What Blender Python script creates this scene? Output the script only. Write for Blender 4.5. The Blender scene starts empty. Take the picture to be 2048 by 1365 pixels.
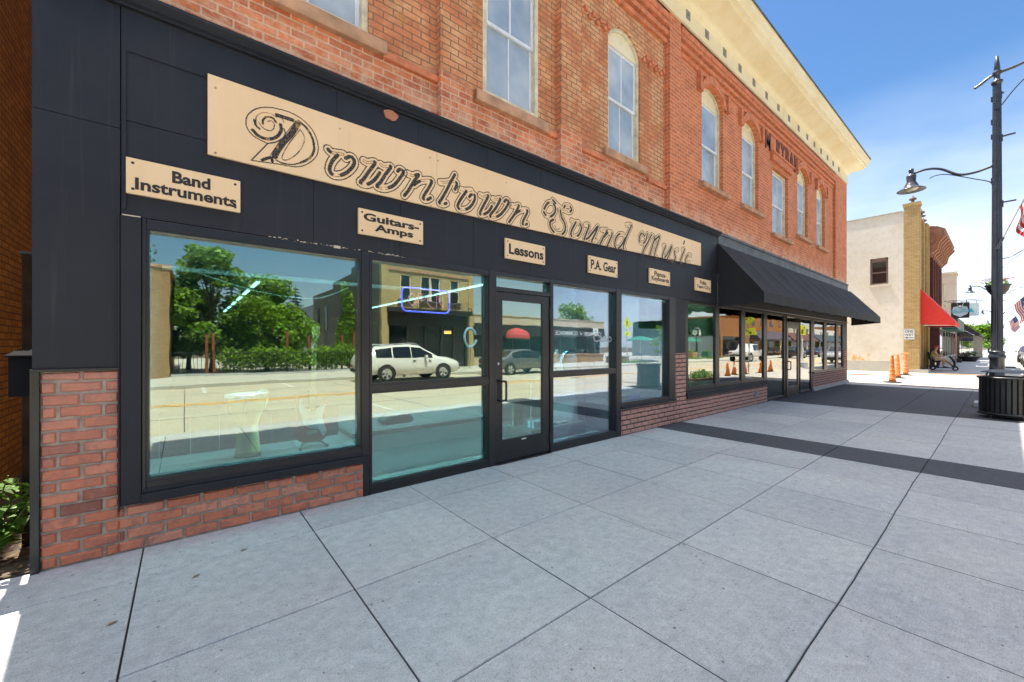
import bpy, bmesh, math, random
import numpy as np
from mathutils import Vector, Matrix
rnd = random.Random(7)
S = bpy.context.scene
COL = S.collection
PI = math.pi

# ------------------------------------------------------------------ camera
CAM_F, CAM_YAW, CAM_V0, CAM_H, CAM_D = 801.2, math.radians(50.69), 694.2, 1.45, 3.935
cd = bpy.data.cameras.new('camera'); co = bpy.data.objects.new('camera', cd); COL.objects.link(co)
cd.sensor_width = 36.0; cd.lens = CAM_F / 2048 * 36
cd.shift_y = (CAM_V0 - 682.5) / 2048
cd.clip_start = 0.05; cd.clip_end = 3000
co.location = (0, -CAM_D, CAM_H)
co.rotation_euler = (PI / 2, 0, CAM_YAW - PI / 2)
S.camera = co

# ------------------------------------------------------------------ light
SUN_EL, SUN_AZ = math.radians(68.0), math.atan2(-0.115, 1.0)      # azimuth from +y towards +x
w = bpy.data.worlds.new('World'); S.world = w; w.use_nodes = True
nt = w.node_tree; nt.nodes.clear()
def wn(t): return nt.nodes.new(t)
out = wn('ShaderNodeOutputWorld'); bg = wn('ShaderNodeBackground'); sky = wn('ShaderNodeTexSky')
sky.sky_type = 'NISHITA'; sky.sun_disc = False
sky.sun_elevation = SUN_EL; sky.sun_rotation = SUN_AZ
sky.air_density = 1.0; sky.dust_density = 0.7; sky.ozone_density = 2.0
hs = wn('ShaderNodeHueSaturation'); hs.inputs['Saturation'].default_value = 1.24; hs.inputs['Value'].default_value = 1.04
nt.links.new(sky.outputs[0], hs.inputs['Color'])
tc = wn('ShaderNodeTexCoord'); mp = wn('ShaderNodeMapping'); mp.inputs['Scale'].default_value = (1.6, 1.6, 4.2)
nz = wn('ShaderNodeTexNoise'); nz.inputs['Scale'].default_value = 2.2; nz.inputs['Detail'].default_value = 4; nz.inputs['Roughness'].default_value = 0.5
nt.links.new(tc.outputs['Generated'], mp.inputs[0]); nt.links.new(mp.outputs[0], nz.inputs['Vector'])
rmp = wn('ShaderNodeValToRGB'); rmp.color_ramp.elements[0].position = 0.20; rmp.color_ramp.elements[1].position = 0.66
nt.links.new(nz.outputs['Fac'], rmp.inputs[0])
sx = wn('ShaderNodeSeparateXYZ'); nt.links.new(tc.outputs['Generated'], sx.inputs[0])
el = wn('ShaderNodeMapRange'); el.inputs[1].default_value = 0.44; el.inputs[2].default_value = 0.10
el.inputs[3].default_value = 0.0; el.inputs[4].default_value = 1.0
nt.links.new(sx.outputs['Z'], el.inputs[0])
xm = wn('ShaderNodeMapRange'); xm.inputs[1].default_value = 0.1; xm.inputs[2].default_value = 0.85
xm.inputs[3].default_value = 0.12; xm.inputs[4].default_value = 1.0
nt.links.new(sx.outputs['X'], xm.inputs[0])
m1 = wn('ShaderNodeMath'); m1.operation = 'MULTIPLY'; nt.links.new(rmp.outputs[0], m1.inputs[0]); nt.links.new(el.outputs[0], m1.inputs[1])
m2 = wn('ShaderNodeMath'); m2.operation = 'MULTIPLY'; nt.links.new(m1.outputs[0], m2.inputs[0]); nt.links.new(xm.outputs[0], m2.inputs[1])
mx = wn('ShaderNodeMix'); mx.data_type = 'RGBA'; mx.inputs['B'].default_value = (6.6, 7.2, 7.8, 1)
nt.links.new(m2.outputs[0], mx.inputs['Factor']); nt.links.new(hs.outputs[0], mx.inputs['A'])
zc = wn('ShaderNodeMapRange'); zc.inputs[1].default_value = 0.68; zc.inputs[2].default_value = 0.86; zc.inputs[3].default_value = 0.0; zc.inputs[4].default_value = 1.0  # bright cloud veil overhead, out of view, added to lift and whiten the shade
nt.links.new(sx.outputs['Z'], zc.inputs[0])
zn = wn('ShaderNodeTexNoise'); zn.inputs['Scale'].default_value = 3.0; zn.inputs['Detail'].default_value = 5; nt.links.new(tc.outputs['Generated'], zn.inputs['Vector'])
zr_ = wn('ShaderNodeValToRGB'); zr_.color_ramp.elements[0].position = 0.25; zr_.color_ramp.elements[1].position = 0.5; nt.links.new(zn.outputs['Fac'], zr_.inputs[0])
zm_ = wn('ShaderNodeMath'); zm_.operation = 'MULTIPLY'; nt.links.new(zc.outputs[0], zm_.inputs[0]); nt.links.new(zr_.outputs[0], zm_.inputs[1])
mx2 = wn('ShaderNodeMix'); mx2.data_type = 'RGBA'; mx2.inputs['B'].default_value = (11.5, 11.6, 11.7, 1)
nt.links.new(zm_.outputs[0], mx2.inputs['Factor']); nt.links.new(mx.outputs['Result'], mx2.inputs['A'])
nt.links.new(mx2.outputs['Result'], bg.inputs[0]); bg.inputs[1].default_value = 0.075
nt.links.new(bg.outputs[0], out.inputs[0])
sd = bpy.data.lights.new('sun', 'SUN'); so = bpy.data.objects.new('sun', sd); COL.objects.link(so)
sd.energy = 5.0; sd.angle = math.radians(0.5); sd.color = (1.0, 0.95, 0.86)
sv = Vector((math.sin(SUN_AZ) * math.cos(SUN_EL), math.cos(SUN_AZ) * math.cos(SUN_EL), math.sin(SUN_EL)))
so.rotation_euler = sv.to_track_quat('Z', 'Y').to_euler()
S.view_settings.view_transform = 'Standard'; S.view_settings.look = 'None'
S.view_settings.exposure = 1.4; S.view_settings.gamma = 1.0
S.cycles.max_bounces = 8; S.cycles.transparent_max_bounces = 16; S.cycles.glossy_bounces = 4
S.cycles.diffuse_bounces = 4; S.cycles.caustics_reflective = False; S.cycles.caustics_refractive = False
S.cycles.sample_clamp_indirect = 6.0

# ------------------------------------------------------------------ survey helpers (photo pixel -> point of the facade plane)
_c, _s = math.cos(CAM_YAW), math.sin(CAM_YAW)
def P(u, v, y=0.0):
    t = (u - 1024) / CAM_F; d = (CAM_D + y) / (_s - _c * t)
    return (_c + _s * t) * d, CAM_H - (v - CAM_V0) / CAM_F * d

# ------------------------------------------------------------------ materials
def link(nt, a, b): nt.links.new(a, b)
def new_mat(name):
    m = bpy.data.materials.new(name); m.use_nodes = True
    nt = m.node_tree
    return m, nt, nt.nodes['Principled BSDF']
def noise(nt, scale, detail=4, rough=0.55, vec=None, dist=0):
    n = nt.nodes.new('ShaderNodeTexNoise'); n.inputs['Scale'].default_value = scale
    n.inputs['Detail'].default_value = detail; n.inputs['Roughness'].default_value = rough; n.inputs['Distortion'].default_value = dist
    if vec is None:
        g = nt.nodes.get('Geometry') or nt.nodes.new('ShaderNodeNewGeometry'); g.name = 'Geometry'; vec = g.outputs['Position']
    link(nt, vec, n.inputs['Vector']); return n.outputs['Fac']
def ramp(nt, fac, stops):
    r = nt.nodes.new('ShaderNodeValToRGB'); e = r.color_ramp.elements
    while len(e) < len(stops): e.new(0.5)
    for k, (p, c) in enumerate(stops):
        e[k].position = p; e[k].color = (c if len(c) == 4 else (*c, 1)) if not isinstance(c, (int, float)) else (c, c, c, 1)
    link(nt, fac, r.inputs[0]); return r.outputs[0]
def mixc(nt, fac, a, b, mode='MIX'):
    m = nt.nodes.new('ShaderNodeMix'); m.data_type = 'RGBA'; m.blend_type = mode
    for sock, val in (('Factor', fac), ('A', a), ('B', b)):
        s = m.inputs[sock] if sock == 'Factor' else [i for i in m.inputs if i.name == sock and i.type == 'RGBA'][0]
        if isinstance(val, (int, float)): s.default_value = val
        elif isinstance(val, tuple): s.default_value = (*val, 1) if len(val) == 3 else val
        else: link(nt, val, s)
    return [o for o in m.outputs if o.type == 'RGBA'][0]
def math_(nt, op, a, b=None, clamp=False):
    m = nt.nodes.new('ShaderNodeMath'); m.operation = op; m.use_clamp = clamp
    for k, val in enumerate((a, b)):
        if val is None: continue
        if isinstance(val, (int, float)): m.inputs[k].default_value = val
        else: link(nt, val, m.inputs[k])
    return m.outputs[0]
def bump(nt, bs, h, strength=0.3, dist=0.01):
    b = nt.nodes.new('ShaderNodeBump'); b.inputs['Strength'].default_value = strength; b.inputs['Distance'].default_value = dist
    link(nt, h, b.inputs['Height']); link(nt, b.outputs[0], bs.inputs['Normal'])
def pos(nt):
    g = nt.nodes.get('Geometry') or nt.nodes.new('ShaderNodeNewGeometry'); g.name = 'Geometry'
    s = nt.nodes.new('ShaderNodeSeparateXYZ'); link(nt, g.outputs['Position'], s.inputs[0]); return s.outputs
MATS = {}
def paint(name, c, rough=0.5, metal=0.0, var=0.12, scale=6.0, bmp=0.0, bscale=60, spec=0.5, coat=0.0):
    if name in MATS: return MATS[name]
    m, nt, b = new_mat(name)
    f = noise(nt, scale, 5)
    lo = tuple(max(0, k * (1 - var)) for k in c); hi = tuple(min(1, k * (1 + var)) for k in c)
    link(nt, ramp(nt, f, [(0.3, lo), (0.7, hi)]), b.inputs['Base Color'])
    b.inputs['Roughness'].default_value = rough; b.inputs['Metallic'].default_value = metal
    b.inputs['Specular IOR Level'].default_value = spec; b.inputs['Coat Weight'].default_value = coat
    if bmp: bump(nt, b, noise(nt, bscale, 3), bmp, 0.01)
    MATS[name] = m; return m
def emis(name, c, strength):
    if name in MATS: return MATS[name]
    m, nt, b = new_mat(name)
    b.inputs['Base Color'].default_value = (*c, 1); b.inputs['Emission Color'].default_value = (*c, 1); b.inputs['Emission Strength'].default_value = strength
    MATS[name] = m; return m
def glass(name, tint_t, tint_r, fac):
    if name in MATS: return MATS[name]
    m, nt, b = new_mat(name); nt.nodes.remove(b)
    o = nt.nodes['Material Output']
    t = nt.nodes.new('ShaderNodeBsdfTransparent'); t.inputs[0].default_value = (*tint_t, 1)
    g = nt.nodes.new('ShaderNodeBsdfGlossy'); g.inputs['Roughness'].default_value = 0.0; g.inputs['Color'].default_value = (*tint_r, 1)
    # a faint roll-wave in the panes
    bp = nt.nodes.new('ShaderNodeBump'); bp.inputs['Strength'].default_value = 0.012; bp.inputs['Distance'].default_value = 0.05
    link(nt, noise(nt, 2.2, 2), bp.inputs['Height']); link(nt, bp.outputs[0], g.inputs['Normal'])
    lw = nt.nodes.new('ShaderNodeLayerWeight'); lw.inputs['Blend'].default_value = 0.25
    f = math_(nt, 'ADD', math_(nt, 'MULTIPLY', lw.outputs['Fresnel'], 0.6), fac, True)
    x = nt.nodes.new('ShaderNodeMixShader'); link(nt, f, x.inputs[0]); link(nt, t.outputs[0], x.inputs[1]); link(nt, g.outputs[0], x.inputs[2])
    link(nt, x.outputs[0], o.inputs[0]); MATS[name] = m; return m
def brick(name, c1, c2, mortar, bw=0.21, bh=0.075, ms=0.008, extra=None, rough=0.85, dirt=0.35, bstr=0.5, patch=None):
    if name in MATS: return MATS[name]
    m, nt, b = new_mat(name)
    p = pos(nt)
    cv = nt.nodes.new('ShaderNodeCombineXYZ'); link(nt, math_(nt, 'ADD', p['X'], p['Y']), cv.inputs[0]); link(nt, p['Z'], cv.inputs[1])
    # hand-laid wobble
    wob = nt.nodes.new('ShaderNodeTexNoise'); wob.inputs['Scale'].default_value = 4; link(nt, cv.outputs[0], wob.inputs['Vector'])
    va = nt.nodes.new('ShaderNodeVectorMath'); va.operation = 'MULTIPLY_ADD'
    link(nt, wob.outputs['Color'], va.inputs[0]); va.inputs[1].default_value = (0.012, 0.012, 0); link(nt, cv.outputs[0], va.inputs[2])
    bt = nt.nodes.new('ShaderNodeTexBrick'); link(nt, va.outputs[0], bt.inputs['Vector'])
    bt.inputs['Scale'].default_value = 1.0; bt.inputs['Brick Width'].default_value = bw; bt.inputs['Row Height'].default_value = bh
    bt.inputs['Mortar Size'].default_value = ms; bt.inputs['Mortar Smooth'].default_value = 0.35; bt.inputs['Bias'].default_value = 0.0
    bt.inputs['Color1'].default_value = (*c1, 1); bt.inputs['Color2'].default_value = (*c2, 1); bt.inputs['Mortar'].default_value = (*mortar, 1)
    col = bt.outputs['Color']
    if extra: col = extra(nt, p, bt, col)
    n1 = noise(nt, 3.0, 6, 0.65); n2 = noise(nt, 38, 4, 0.7)
    col = mixc(nt, dirt, col, ramp(nt, n1, [(0.3, 0.62), (0.7, 1.35)]), 'MULTIPLY')
    col = mixc(nt, dirt, col, ramp(nt, n2, [(0.25, 0.55), (0.75, 1.25)]), 'MULTIPLY')
    link(nt, col, b.inputs['Base Color']); b.inputs['Roughness'].default_value = rough; b.inputs['Specular IOR Level'].default_value = 0.25
    h = math_(nt, 'SUBTRACT', math_(nt, 'MULTIPLY', n2, 0.35), bt.outputs['Fac'])
    bump(nt, b, h, bstr, 0.008)
    MATS[name] = m; return m

def old_brick(nt, p, bt, col):
    # zones of the old facade: below the sill course (red with pale mortar), panels above (tan, tight joints), painted middle bay
    up = math_(nt, 'MULTIPLY', math_(nt, 'SUBTRACT', p['Z'], math_(nt, 'ADD', math_(nt, 'MULTIPLY', noise(nt, 1.3, 4), 0.5), 4.22)), 9, True)
    mid = math_(nt, 'MULTIPLY', math_(nt, 'SUBTRACT', p['X'], 7.0), 30, True)
    blotch = noise(nt, 0.9, 5, 0.65)
    tan = mixc(nt, bt.outputs['Fac'], mixc(nt, ramp(nt, noise(nt, 2.4, 3, 0.7), [(0.42, 0), (0.62, 1)]), mixc(nt, 0.5, col, (0.56, 0.25, 0.12)), (0.64, 0.36, 0.19)), (0.27, 0.13, 0.08))
    ochre = ramp(nt, noise(nt, 4.1, 2), [(0.66, 0), (0.72, 1)])
    tan = mixc(nt, math_(nt, 'MULTIPLY', ochre, 0.6), tan, (0.46, 0.22, 0.06))
    low = mixc(nt, ramp(nt, noise(nt, 7, 6, 0.8, None, 0.5), [(0.48, 0), (0.66, 0.7)]), col, (0.64, 0.38, 0.24))
    c = mixc(nt, up, low, tan)
    painted = mixc(nt, 0.55, mixc(nt, math_(nt, 'MULTIPLY', bt.outputs['Fac'], 0.55), (0.60, 0.185, 0.08), (0.64, 0.36, 0.23)), col)
    painted = mixc(nt, ramp(nt, noise(nt, 11, 5, 0.75), [(0.50, 0), (0.72, 0.5)]), painted, (0.47, 0.26, 0.16))
    c = mixc(nt, mid, c, painted)
    # lime bloom near the top of the shopfront
    z = math_(nt, 'SUBTRACT', 4.42, p['Z']); z = math_(nt, 'MULTIPLY', z, 1.7, True)
    eff = math_(nt, 'MULTIPLY', ramp(nt, noise(nt, 5.5, 6, 0.75), [(0.42, 0), (0.56, 1)]), z, True)
    c = mixc(nt, math_(nt, 'MULTIPLY', eff, 0.8), c, (0.74, 0.55, 0.40))
    return c
M_OLD = brick('old_red_brick', (0.66, 0.205, 0.085), (0.40, 0.098, 0.048), (0.60, 0.40, 0.28), 0.212, 0.0745, 0.0085, extra=old_brick, dirt=0.45)
M_REDPAINT = paint('red_oxide_trim', (0.54, 0.18, 0.085), 0.8, var=0.3, scale=9, bmp=0.3)
M_STONE = paint('brown_sandstone', (0.44, 0.25, 0.15), 0.85, var=0.3, scale=5, bmp=0.35)
def panel_mat():
    m, nt, b = new_mat('black_panel')
    g = nt.nodes.new('ShaderNodeNewGeometry'); g.name = 'Geometry'
    mp = nt.nodes.new('ShaderNodeMapping'); mp.inputs['Scale'].default_value = (26, 26, 0.7); link(nt, g.outputs['Position'], mp.inputs[0])
    st = noise(nt, 1.0, 4, 0.6, mp.outputs[0]); du = noise(nt, 1.1, 6, 0.7); sc_ = noise(nt, 55, 3, 0.7)
    c = ramp(nt, du, [(0.3, (0.014, 0.0155, 0.020)), (0.7, (0.023, 0.025, 0.031))])
    c = mixc(nt, ramp(nt, st, [(0.60, 0), (0.80, 0.30)]), c, (0.075, 0.075, 0.078))
    c = mixc(nt, ramp(nt, sc_, [(0.70, 0), (0.78, 0.35)]), c, (0.09, 0.09, 0.09))
    link(nt, c, b.inputs['Base Color']); b.inputs['Specular IOR Level'].default_value = 0.32
    link(nt, ramp(nt, du, [(0.3, 0.42), (0.7, 0.62)]), b.inputs['Roughness'])
    bump(nt, b, math_(nt, 'ADD', noise(nt, 0.9, 2), math_(nt, 'MULTIPLY', noise(nt, 90, 2), 0.012)), 0.12, 0.06)
    return m
M_BLACK = panel_mat()
M_ALU = paint('black_aluminium', (0.016, 0.016, 0.018), 0.33, var=0.2, scale=3)
M_BRONZE = paint('bronze_aluminium', (0.075, 0.06, 0.05), 0.35, metal=0.5, var=0.2)
M_GREYTRIM = paint('grey_fascia', (0.085, 0.095, 0.11), 0.6, var=0.35, scale=2.5)
def cream_extra():
    m, nt, b = new_mat('cream_paint')
    n1 = noise(nt, 1.2, 6, 0.7); n2 = noise(nt, 9, 5, 0.7)
    c = ramp(nt, n1, [(0.35, (0.72, 0.60, 0.36)), (0.6, (0.78, 0.70, 0.50))])
    c = mixc(nt, ramp(nt, n2, [(0.6, 0), (0.78, 0.55)]), c, (0.46, 0.31, 0.14))
    link(nt, c, b.inputs['Base Color']); b.inputs['Roughness'].default_value = 0.65; bump(nt, b, n2, 0.15, 0.01)
    return m
M_CREAM = cream_extra()
M_FRAME = paint('old_cream_frame', (0.62, 0.55, 0.40), 0.6, var=0.25, scale=8)
M_WHITEF = paint('white_frame', (0.66, 0.70, 0.76), 0.5, var=0.15)
def tan_mat():
    m, nt, b = new_mat('tan_sign_board')
    g = nt.nodes.new('ShaderNodeNewGeometry'); g.name = 'Geometry'
    mp = nt.nodes.new('ShaderNodeMapping'); mp.inputs['Scale'].default_value = (14, 14, 0.6); link(nt, g.outputs['Position'], mp.inputs[0])
    c = ramp(nt, noise(nt, 1.3, 5, 0.6), [(0.3, (0.80, 0.55, 0.31)), (0.7, (0.86, 0.62, 0.37))])
    c = mixc(nt, ramp(nt, noise(nt, 1.0, 4, 0.6, mp.outputs[0]), [(0.55, 0), (0.8, 0.3)]), c, (0.66, 0.45, 0.26))
    c = mixc(nt, ramp(nt, noise(nt, 24, 4, 0.75), [(0.66, 0), (0.76, 0.3)]), c, (0.5, 0.33, 0.18))
    link(nt, c, b.inputs['Base Color']); b.inputs['Roughness'].default_value = 0.5; return m
M_TAN = tan_mat()
M_INK = paint('dark_sign_paint', (0.022, 0.018, 0.016), 0.6)
M_GOLD = paint('worn_gold_paint', (0.33, 0.19, 0.07), 0.5, var=0.4, scale=30)
M_IRON = paint('black_iron', (0.017, 0.018, 0.02), 0.38, var=0.3)
M_POLE = paint('lamp_post_paint', (0.035, 0.04, 0.055), 0.32, var=0.25, spec=0.6)
M_WHITE = paint('white_paint', (0.72, 0.72, 0.70), 0.5)
M_CHROME = paint('chrome', (0.6, 0.6, 0.62), 0.2, metal=1.0, var=0.05); M_RIM = paint('alloy_rim', (0.50, 0.50, 0.50), 0.4, metal=0.2)
M_ORANGE = paint('orange_plastic', (0.75, 0.19, 0.03), 0.5)
M_RUBBER = paint('rubber', (0.02, 0.02, 0.02), 0.8)
M_YSIGN = paint('yellow_green_sign', (0.75, 0.80, 0.03), 0.4, var=0.03)
M_SKIN = paint('skin', (0.58, 0.30, 0.20), 0.6)

def concrete(name, base, speck=1.0, streak=True):
    if name in MATS: return MATS[name]
    m, nt, b = new_mat(name)
    g = nt.nodes.new('ShaderNodeNewGeometry'); g.name = 'Geometry'
    fine = noise(nt, 190, 3, 0.7); mid = noise(nt, 14, 5, 0.65); big = noise(nt, 0.9, 5, 0.6)
    mp = nt.nodes.new('ShaderNodeMapping'); mp.inputs['Scale'].default_value = (3, 120, 1); link(nt, g.outputs['Position'], mp.inputs[0])
    br = noise(nt, 1.0, 3, 0.6, mp.outputs[0])
    lo = tuple(k * 0.62 for k in base); hi = tuple(min(1, k * 1.28) for k in base)
    c = ramp(nt, fine, [(0.30, lo), (0.47, base), (0.72, hi)])
    c = mixc(nt, 0.6, c, ramp(nt, mid, [(0.3, 0.74), (0.7, 1.2)]), 'MULTIPLY')
    c = mixc(nt, 0.8, c, ramp(nt, noise(nt, 62, 2, 0.8), [(0.30, 0.62), (0.42, 0.98), (0.6, 1.0), (0.72, 1.25)]), 'MULTIPLY')
    c = mixc(nt, 0.7, c, ramp(nt, big, [(0.3, (0.82, 0.84, 0.88)), (0.7, (1.08, 1.06, 1.02))]), 'MULTIPLY')
    if streak: c = mixc(nt, 0.30, c, ramp(nt, br, [(0.3, 0.75), (0.7, 1.15)]), 'MULTIPLY')
    # slab to slab tone, pits and small stains
    att = nt.nodes.new('ShaderNodeAttribute'); att.attribute_name = 'tone'
    c = mixc(nt, 0.4, c, ramp(nt, att.outputs['Fac'], [(0, (0.80, 0.81, 0.83)), (1, (1.14, 1.13, 1.11))]), 'MULTIPLY')
    vo = nt.nodes.new('ShaderNodeTexVoronoi'); vo.inputs['Scale'].default_value = 20; vo.inputs['Randomness'].default_value = 1
    link(nt, g.outputs['Position'], vo.inputs['Vector'])
    thr = nt.nodes.new('ShaderNodeTexWhiteNoise'); link(nt, vo.outputs['Position'], thr.inputs['Vector'])
    pit = math_(nt, 'LESS_THAN', vo.outputs['Distance'], math_(nt, 'MULTIPLY', math_(nt, 'POWER', thr.outputs['Value'], 4.0), 0.18))
    c = mixc(nt, math_(nt, 'MULTIPLY', pit, 0.75 * speck), c, (0.05, 0.05, 0.052))
    stain = ramp(nt, noise(nt, 1.9, 6, 0.72, None, 0.6), [(0.58, 0), (0.72, 0.38 * speck)])
    c = mixc(nt, stain, c, tuple(k * 0.5 for k in base))
    link(nt, c, b.inputs['Base Color']); b.inputs['Roughness'].default_value = 0.85; b.inputs['Specular IOR Level'].default_value = 0.3
    bump(nt, b, math_(nt, 'ADD', fine, math_(nt, 'MULTIPLY', br, 0.5)), 0.25, 0.004)
    MATS[name] = m; return m
M_CONC = concrete('sidewalk_concrete', (0.495, 0.50, 0.505), 0.85)
M_BAND = concrete('dark_paver', (0.085, 0.088, 0.10), 0.5)
M_ROAD = concrete('road_concrete', (0.54, 0.48, 0.37), 0.8)
M_FARWALK = concrete('far_sidewalk_concrete', (0.52, 0.49, 0.42), 0.5)
M_JOINT = paint('joint_dirt', (0.035, 0.035, 0.036), 0.95)
M_SOIL = paint('soil', (0.10, 0.07, 0.045), 0.95, var=0.6, scale=14, bmp=0.6, bscale=30)
M_LINE = paint('yellow_line', (0.62, 0.33, 0.05), 0.7, var=0.3, scale=3)
M_WLINE = paint('white_line', (0.62, 0.62, 0.58), 0.7, var=0.3, scale=3)
G_LEFT = glass('window_glass_green', (0.46, 0.80, 0.82), (1.0, 0.95, 0.82), 0.245)
G_RIGHT = glass('window_glass_violet', (0.56, 0.82, 0.86), (1.0, 0.93, 1.0), 0.22)
G_FAR = glass('window_glass_far', (0.40, 0.66, 0.50), (1.0, 0.95, 0.96), 0.30)
G_UP = glass('upper_window_glass', (0.8, 0.87, 0.95), (0.95, 0.98, 1.0), 0.10)
def milky():
    nt = G_UP.node_tree; o = nt.nodes['Material Output']; src = o.inputs[0].links[0].from_socket
    d = nt.nodes.new('ShaderNodeBsdfDiffuse'); link(nt, ramp(nt, noise(nt, 1.7, 4), [(0.3, (0.50, 0.62, 0.76)), (0.7, (0.74, 0.80, 0.84))]), d.inputs[0])
    x = nt.nodes.new('ShaderNodeMixShader'); link(nt, ramp(nt, noise(nt, 1.1, 3), [(0.3, 0.30), (0.7, 0.68)]), x.inputs[0]); link(nt, src, x.inputs[1]); link(nt, d.outputs[0], x.inputs[2]); link(nt, x.outputs[0], o.inputs[0])
milky()
M_DARKGLASS = paint('dark_glass', (0.012, 0.014, 0.016), 0.03, spec=0.8)

# ------------------------------------------------------------------ mesh helpers
class MB:
    def __init__(s): s.v = []; s.f = []; s.mi = []; s.cur = 0
    def m(s, i): s.cur = i; return s
    def face(s, pts):
        n = len(s.v); s.v += [tuple(p) for p in pts]; s.f.append(tuple(range(n, n + len(pts)))); s.mi.append(s.cur); return s
    def idx(s, verts, faces):
        n = len(s.v); s.v += [tuple(p) for p in verts]
        for f in faces: s.f.append(tuple(n + k for k in f)); s.mi.append(s.cur)
        return s
    def box(s, x0, x1, y0, y1, z0, z1):
        V = [(x0, y0, z0), (x1, y0, z0), (x1, y1, z0), (x0, y1, z0), (x0, y0, z1), (x1, y0, z1), (x1, y1, z1), (x0, y1, z1)]
        return s.idx(V, [(0, 3, 2, 1), (4, 5, 6, 7), (0, 1, 5, 4), (1, 2, 6, 5), (2, 3, 7, 6), (3, 0, 4, 7)])
    def hexa(s, V): return s.idx(V, [(0, 3, 2, 1), (4, 5, 6, 7), (0, 1, 5, 4), (1, 2, 6, 5), (2, 3, 7, 6), (3, 0, 4, 7)])
    def prism(s, poly, a, b, axis='x'):
        f = {'x': lambda p, k: (k, p[0], p[1]), 'y': lambda p, k: (p[0], k, p[1]), 'z': lambda p, k: (p[0], p[1], k)}[axis]
        n = len(poly); V = [f(p, a) for p in poly] + [f(p, b) for p in poly]
        F = [tuple(range(n)), tuple(range(2 * n - 1, n - 1, -1))] + [(i, (i + 1) % n, n + (i + 1) % n, n + i) for i in range(n)]
        return s.idx(V, F)
    def tube(s, pts, r, seg=8, cap=True):
        pts = [Vector(p) for p in pts]; rs = r if isinstance(r, (list, tuple)) else [r] * len(pts)
        V = []; F = []; ref = None
        for i, p in enumerate(pts):
            d = (pts[min(i + 1, len(pts) - 1)] - pts[max(i - 1, 0)]).normalized()
            if ref is None: ref = Vector((0, 0, 1)) if abs(d.z) < 0.9 else Vector((1, 0, 0))
            a = d.cross(ref); 
            if a.length < 1e-4: a = d.cross(Vector((0.3, 1, 0.2)))
            a.normalize(); b = d.cross(a).normalized(); ref = a.cross(d).normalized()
            for k in range(seg):
                t = 2 * PI * k / seg; V.append(p + (a * math.cos(t) + b * math.sin(t)) * rs[i])
        for i in range(len(pts) - 1):
            for k in range(seg):
                k2 = (k + 1) % seg; F.append((i * seg + k, i * seg + k2, (i + 1) * seg + k2, (i + 1) * seg + k))
        if cap: F.append(tuple(range(seg - 1, -1, -1))); F.append(tuple((len(pts) - 1) * seg + k for k in range(seg)))
        return s.idx(V, F)
    def lathe(s, prof, c=(0, 0, 0), seg=20, axis='z', sx=1, sy=1, a0=0, a1=2 * PI, cap=True):
        V = []; F = []; full = abs(a1 - a0 - 2 * PI) < 1e-6; n = seg if full else seg + 1
        for r, h in prof:
            for k in range(n):
                t = a0 + (a1 - a0) * k / seg; x, y = r * math.cos(t) * sx, r * math.sin(t) * sy
                V.append((c[0] + x, c[1] + y, c[2] + h) if axis == 'z' else (c[0] + x, c[1] + h, c[2] + y) if axis == 'y' else (c[0] + h, c[1] + x, c[2] + y))
        for i in range(len(prof) - 1):
            for k in range(seg):
                k2 = (k + 1) % n if full else k + 1
                F.append((i * n + k, i * n + k2, (i + 1) * n + k2, (i + 1) * n + k))
        if full and cap and prof[0] != prof[-1]:
            if prof[0][0] > 1e-4: F.append(tuple(range(n - 1, -1, -1)))
            if prof[-1][0] > 1e-4: F.append(tuple((len(prof) - 1) * n + k for k in range(n)))
        return s.idx(V, F)
    def text(s, txt, x0, x1, z0, z1, y, thick=0.003, facing=-1, offset=0.0, shear=0.0, spacing=1.0, axis='x', align='CENTER', line=0.9):
        V, F = text_geo(txt, offset, shear, spacing, align, line)
        xs = [p[0] for p in V]; ys = [p[1] for p in V]; ax, bx, ay, by = min(xs), max(xs), min(ys), max(ys)
        out = []
        for p in V:
            a = (p[0] - ax) / (bx - ax); b = (p[1] - ay) / (by - ay); dep = y + (thick * facing if p[2] > 0 else 0)
            h = x0 + a * (x1 - x0)
            out.append((h, dep, z0 + b * (z1 - z0)) if axis == 'x' else (dep, h, z0 + b * (z1 - z0)))
        return s.idx(out, F)
    def build(s, name, mat=None, parent=None, smooth=False, bevel=0, attr=None):
        me = bpy.data.meshes.new(name); me.from_pydata(s.v, [], s.f)
        if mat:
            for k in (mat if isinstance(mat, (list, tuple)) else [mat]): me.materials.append(k)
        me.polygons.foreach_set('material_index', s.mi)
        if smooth: me.polygons.foreach_set('use_smooth', [True] * len(s.f))
        if attr is not None:
            a = me.attributes.new('tone', 'FLOAT', 'FACE'); a.data.foreach_set('value', attr)
        bm = bmesh.new(); bm.from_mesh(me); bmesh.ops.recalc_face_normals(bm, faces=bm.faces); bm.to_mesh(me); bm.free()
        me.update()
        o = bpy.data.objects.new(name, me); COL.objects.link(o)
        if parent:
            o.parent = parent; o.matrix_parent_inverse = Matrix.Translation(-parent.location)   # children are written in world coordinates
        if bevel:
            b = o.modifiers.new('bevel', 'BEVEL'); b.width = bevel; b.segments = 2; b.limit_method = 'ANGLE'
        return o
_tcache = {}
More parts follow.
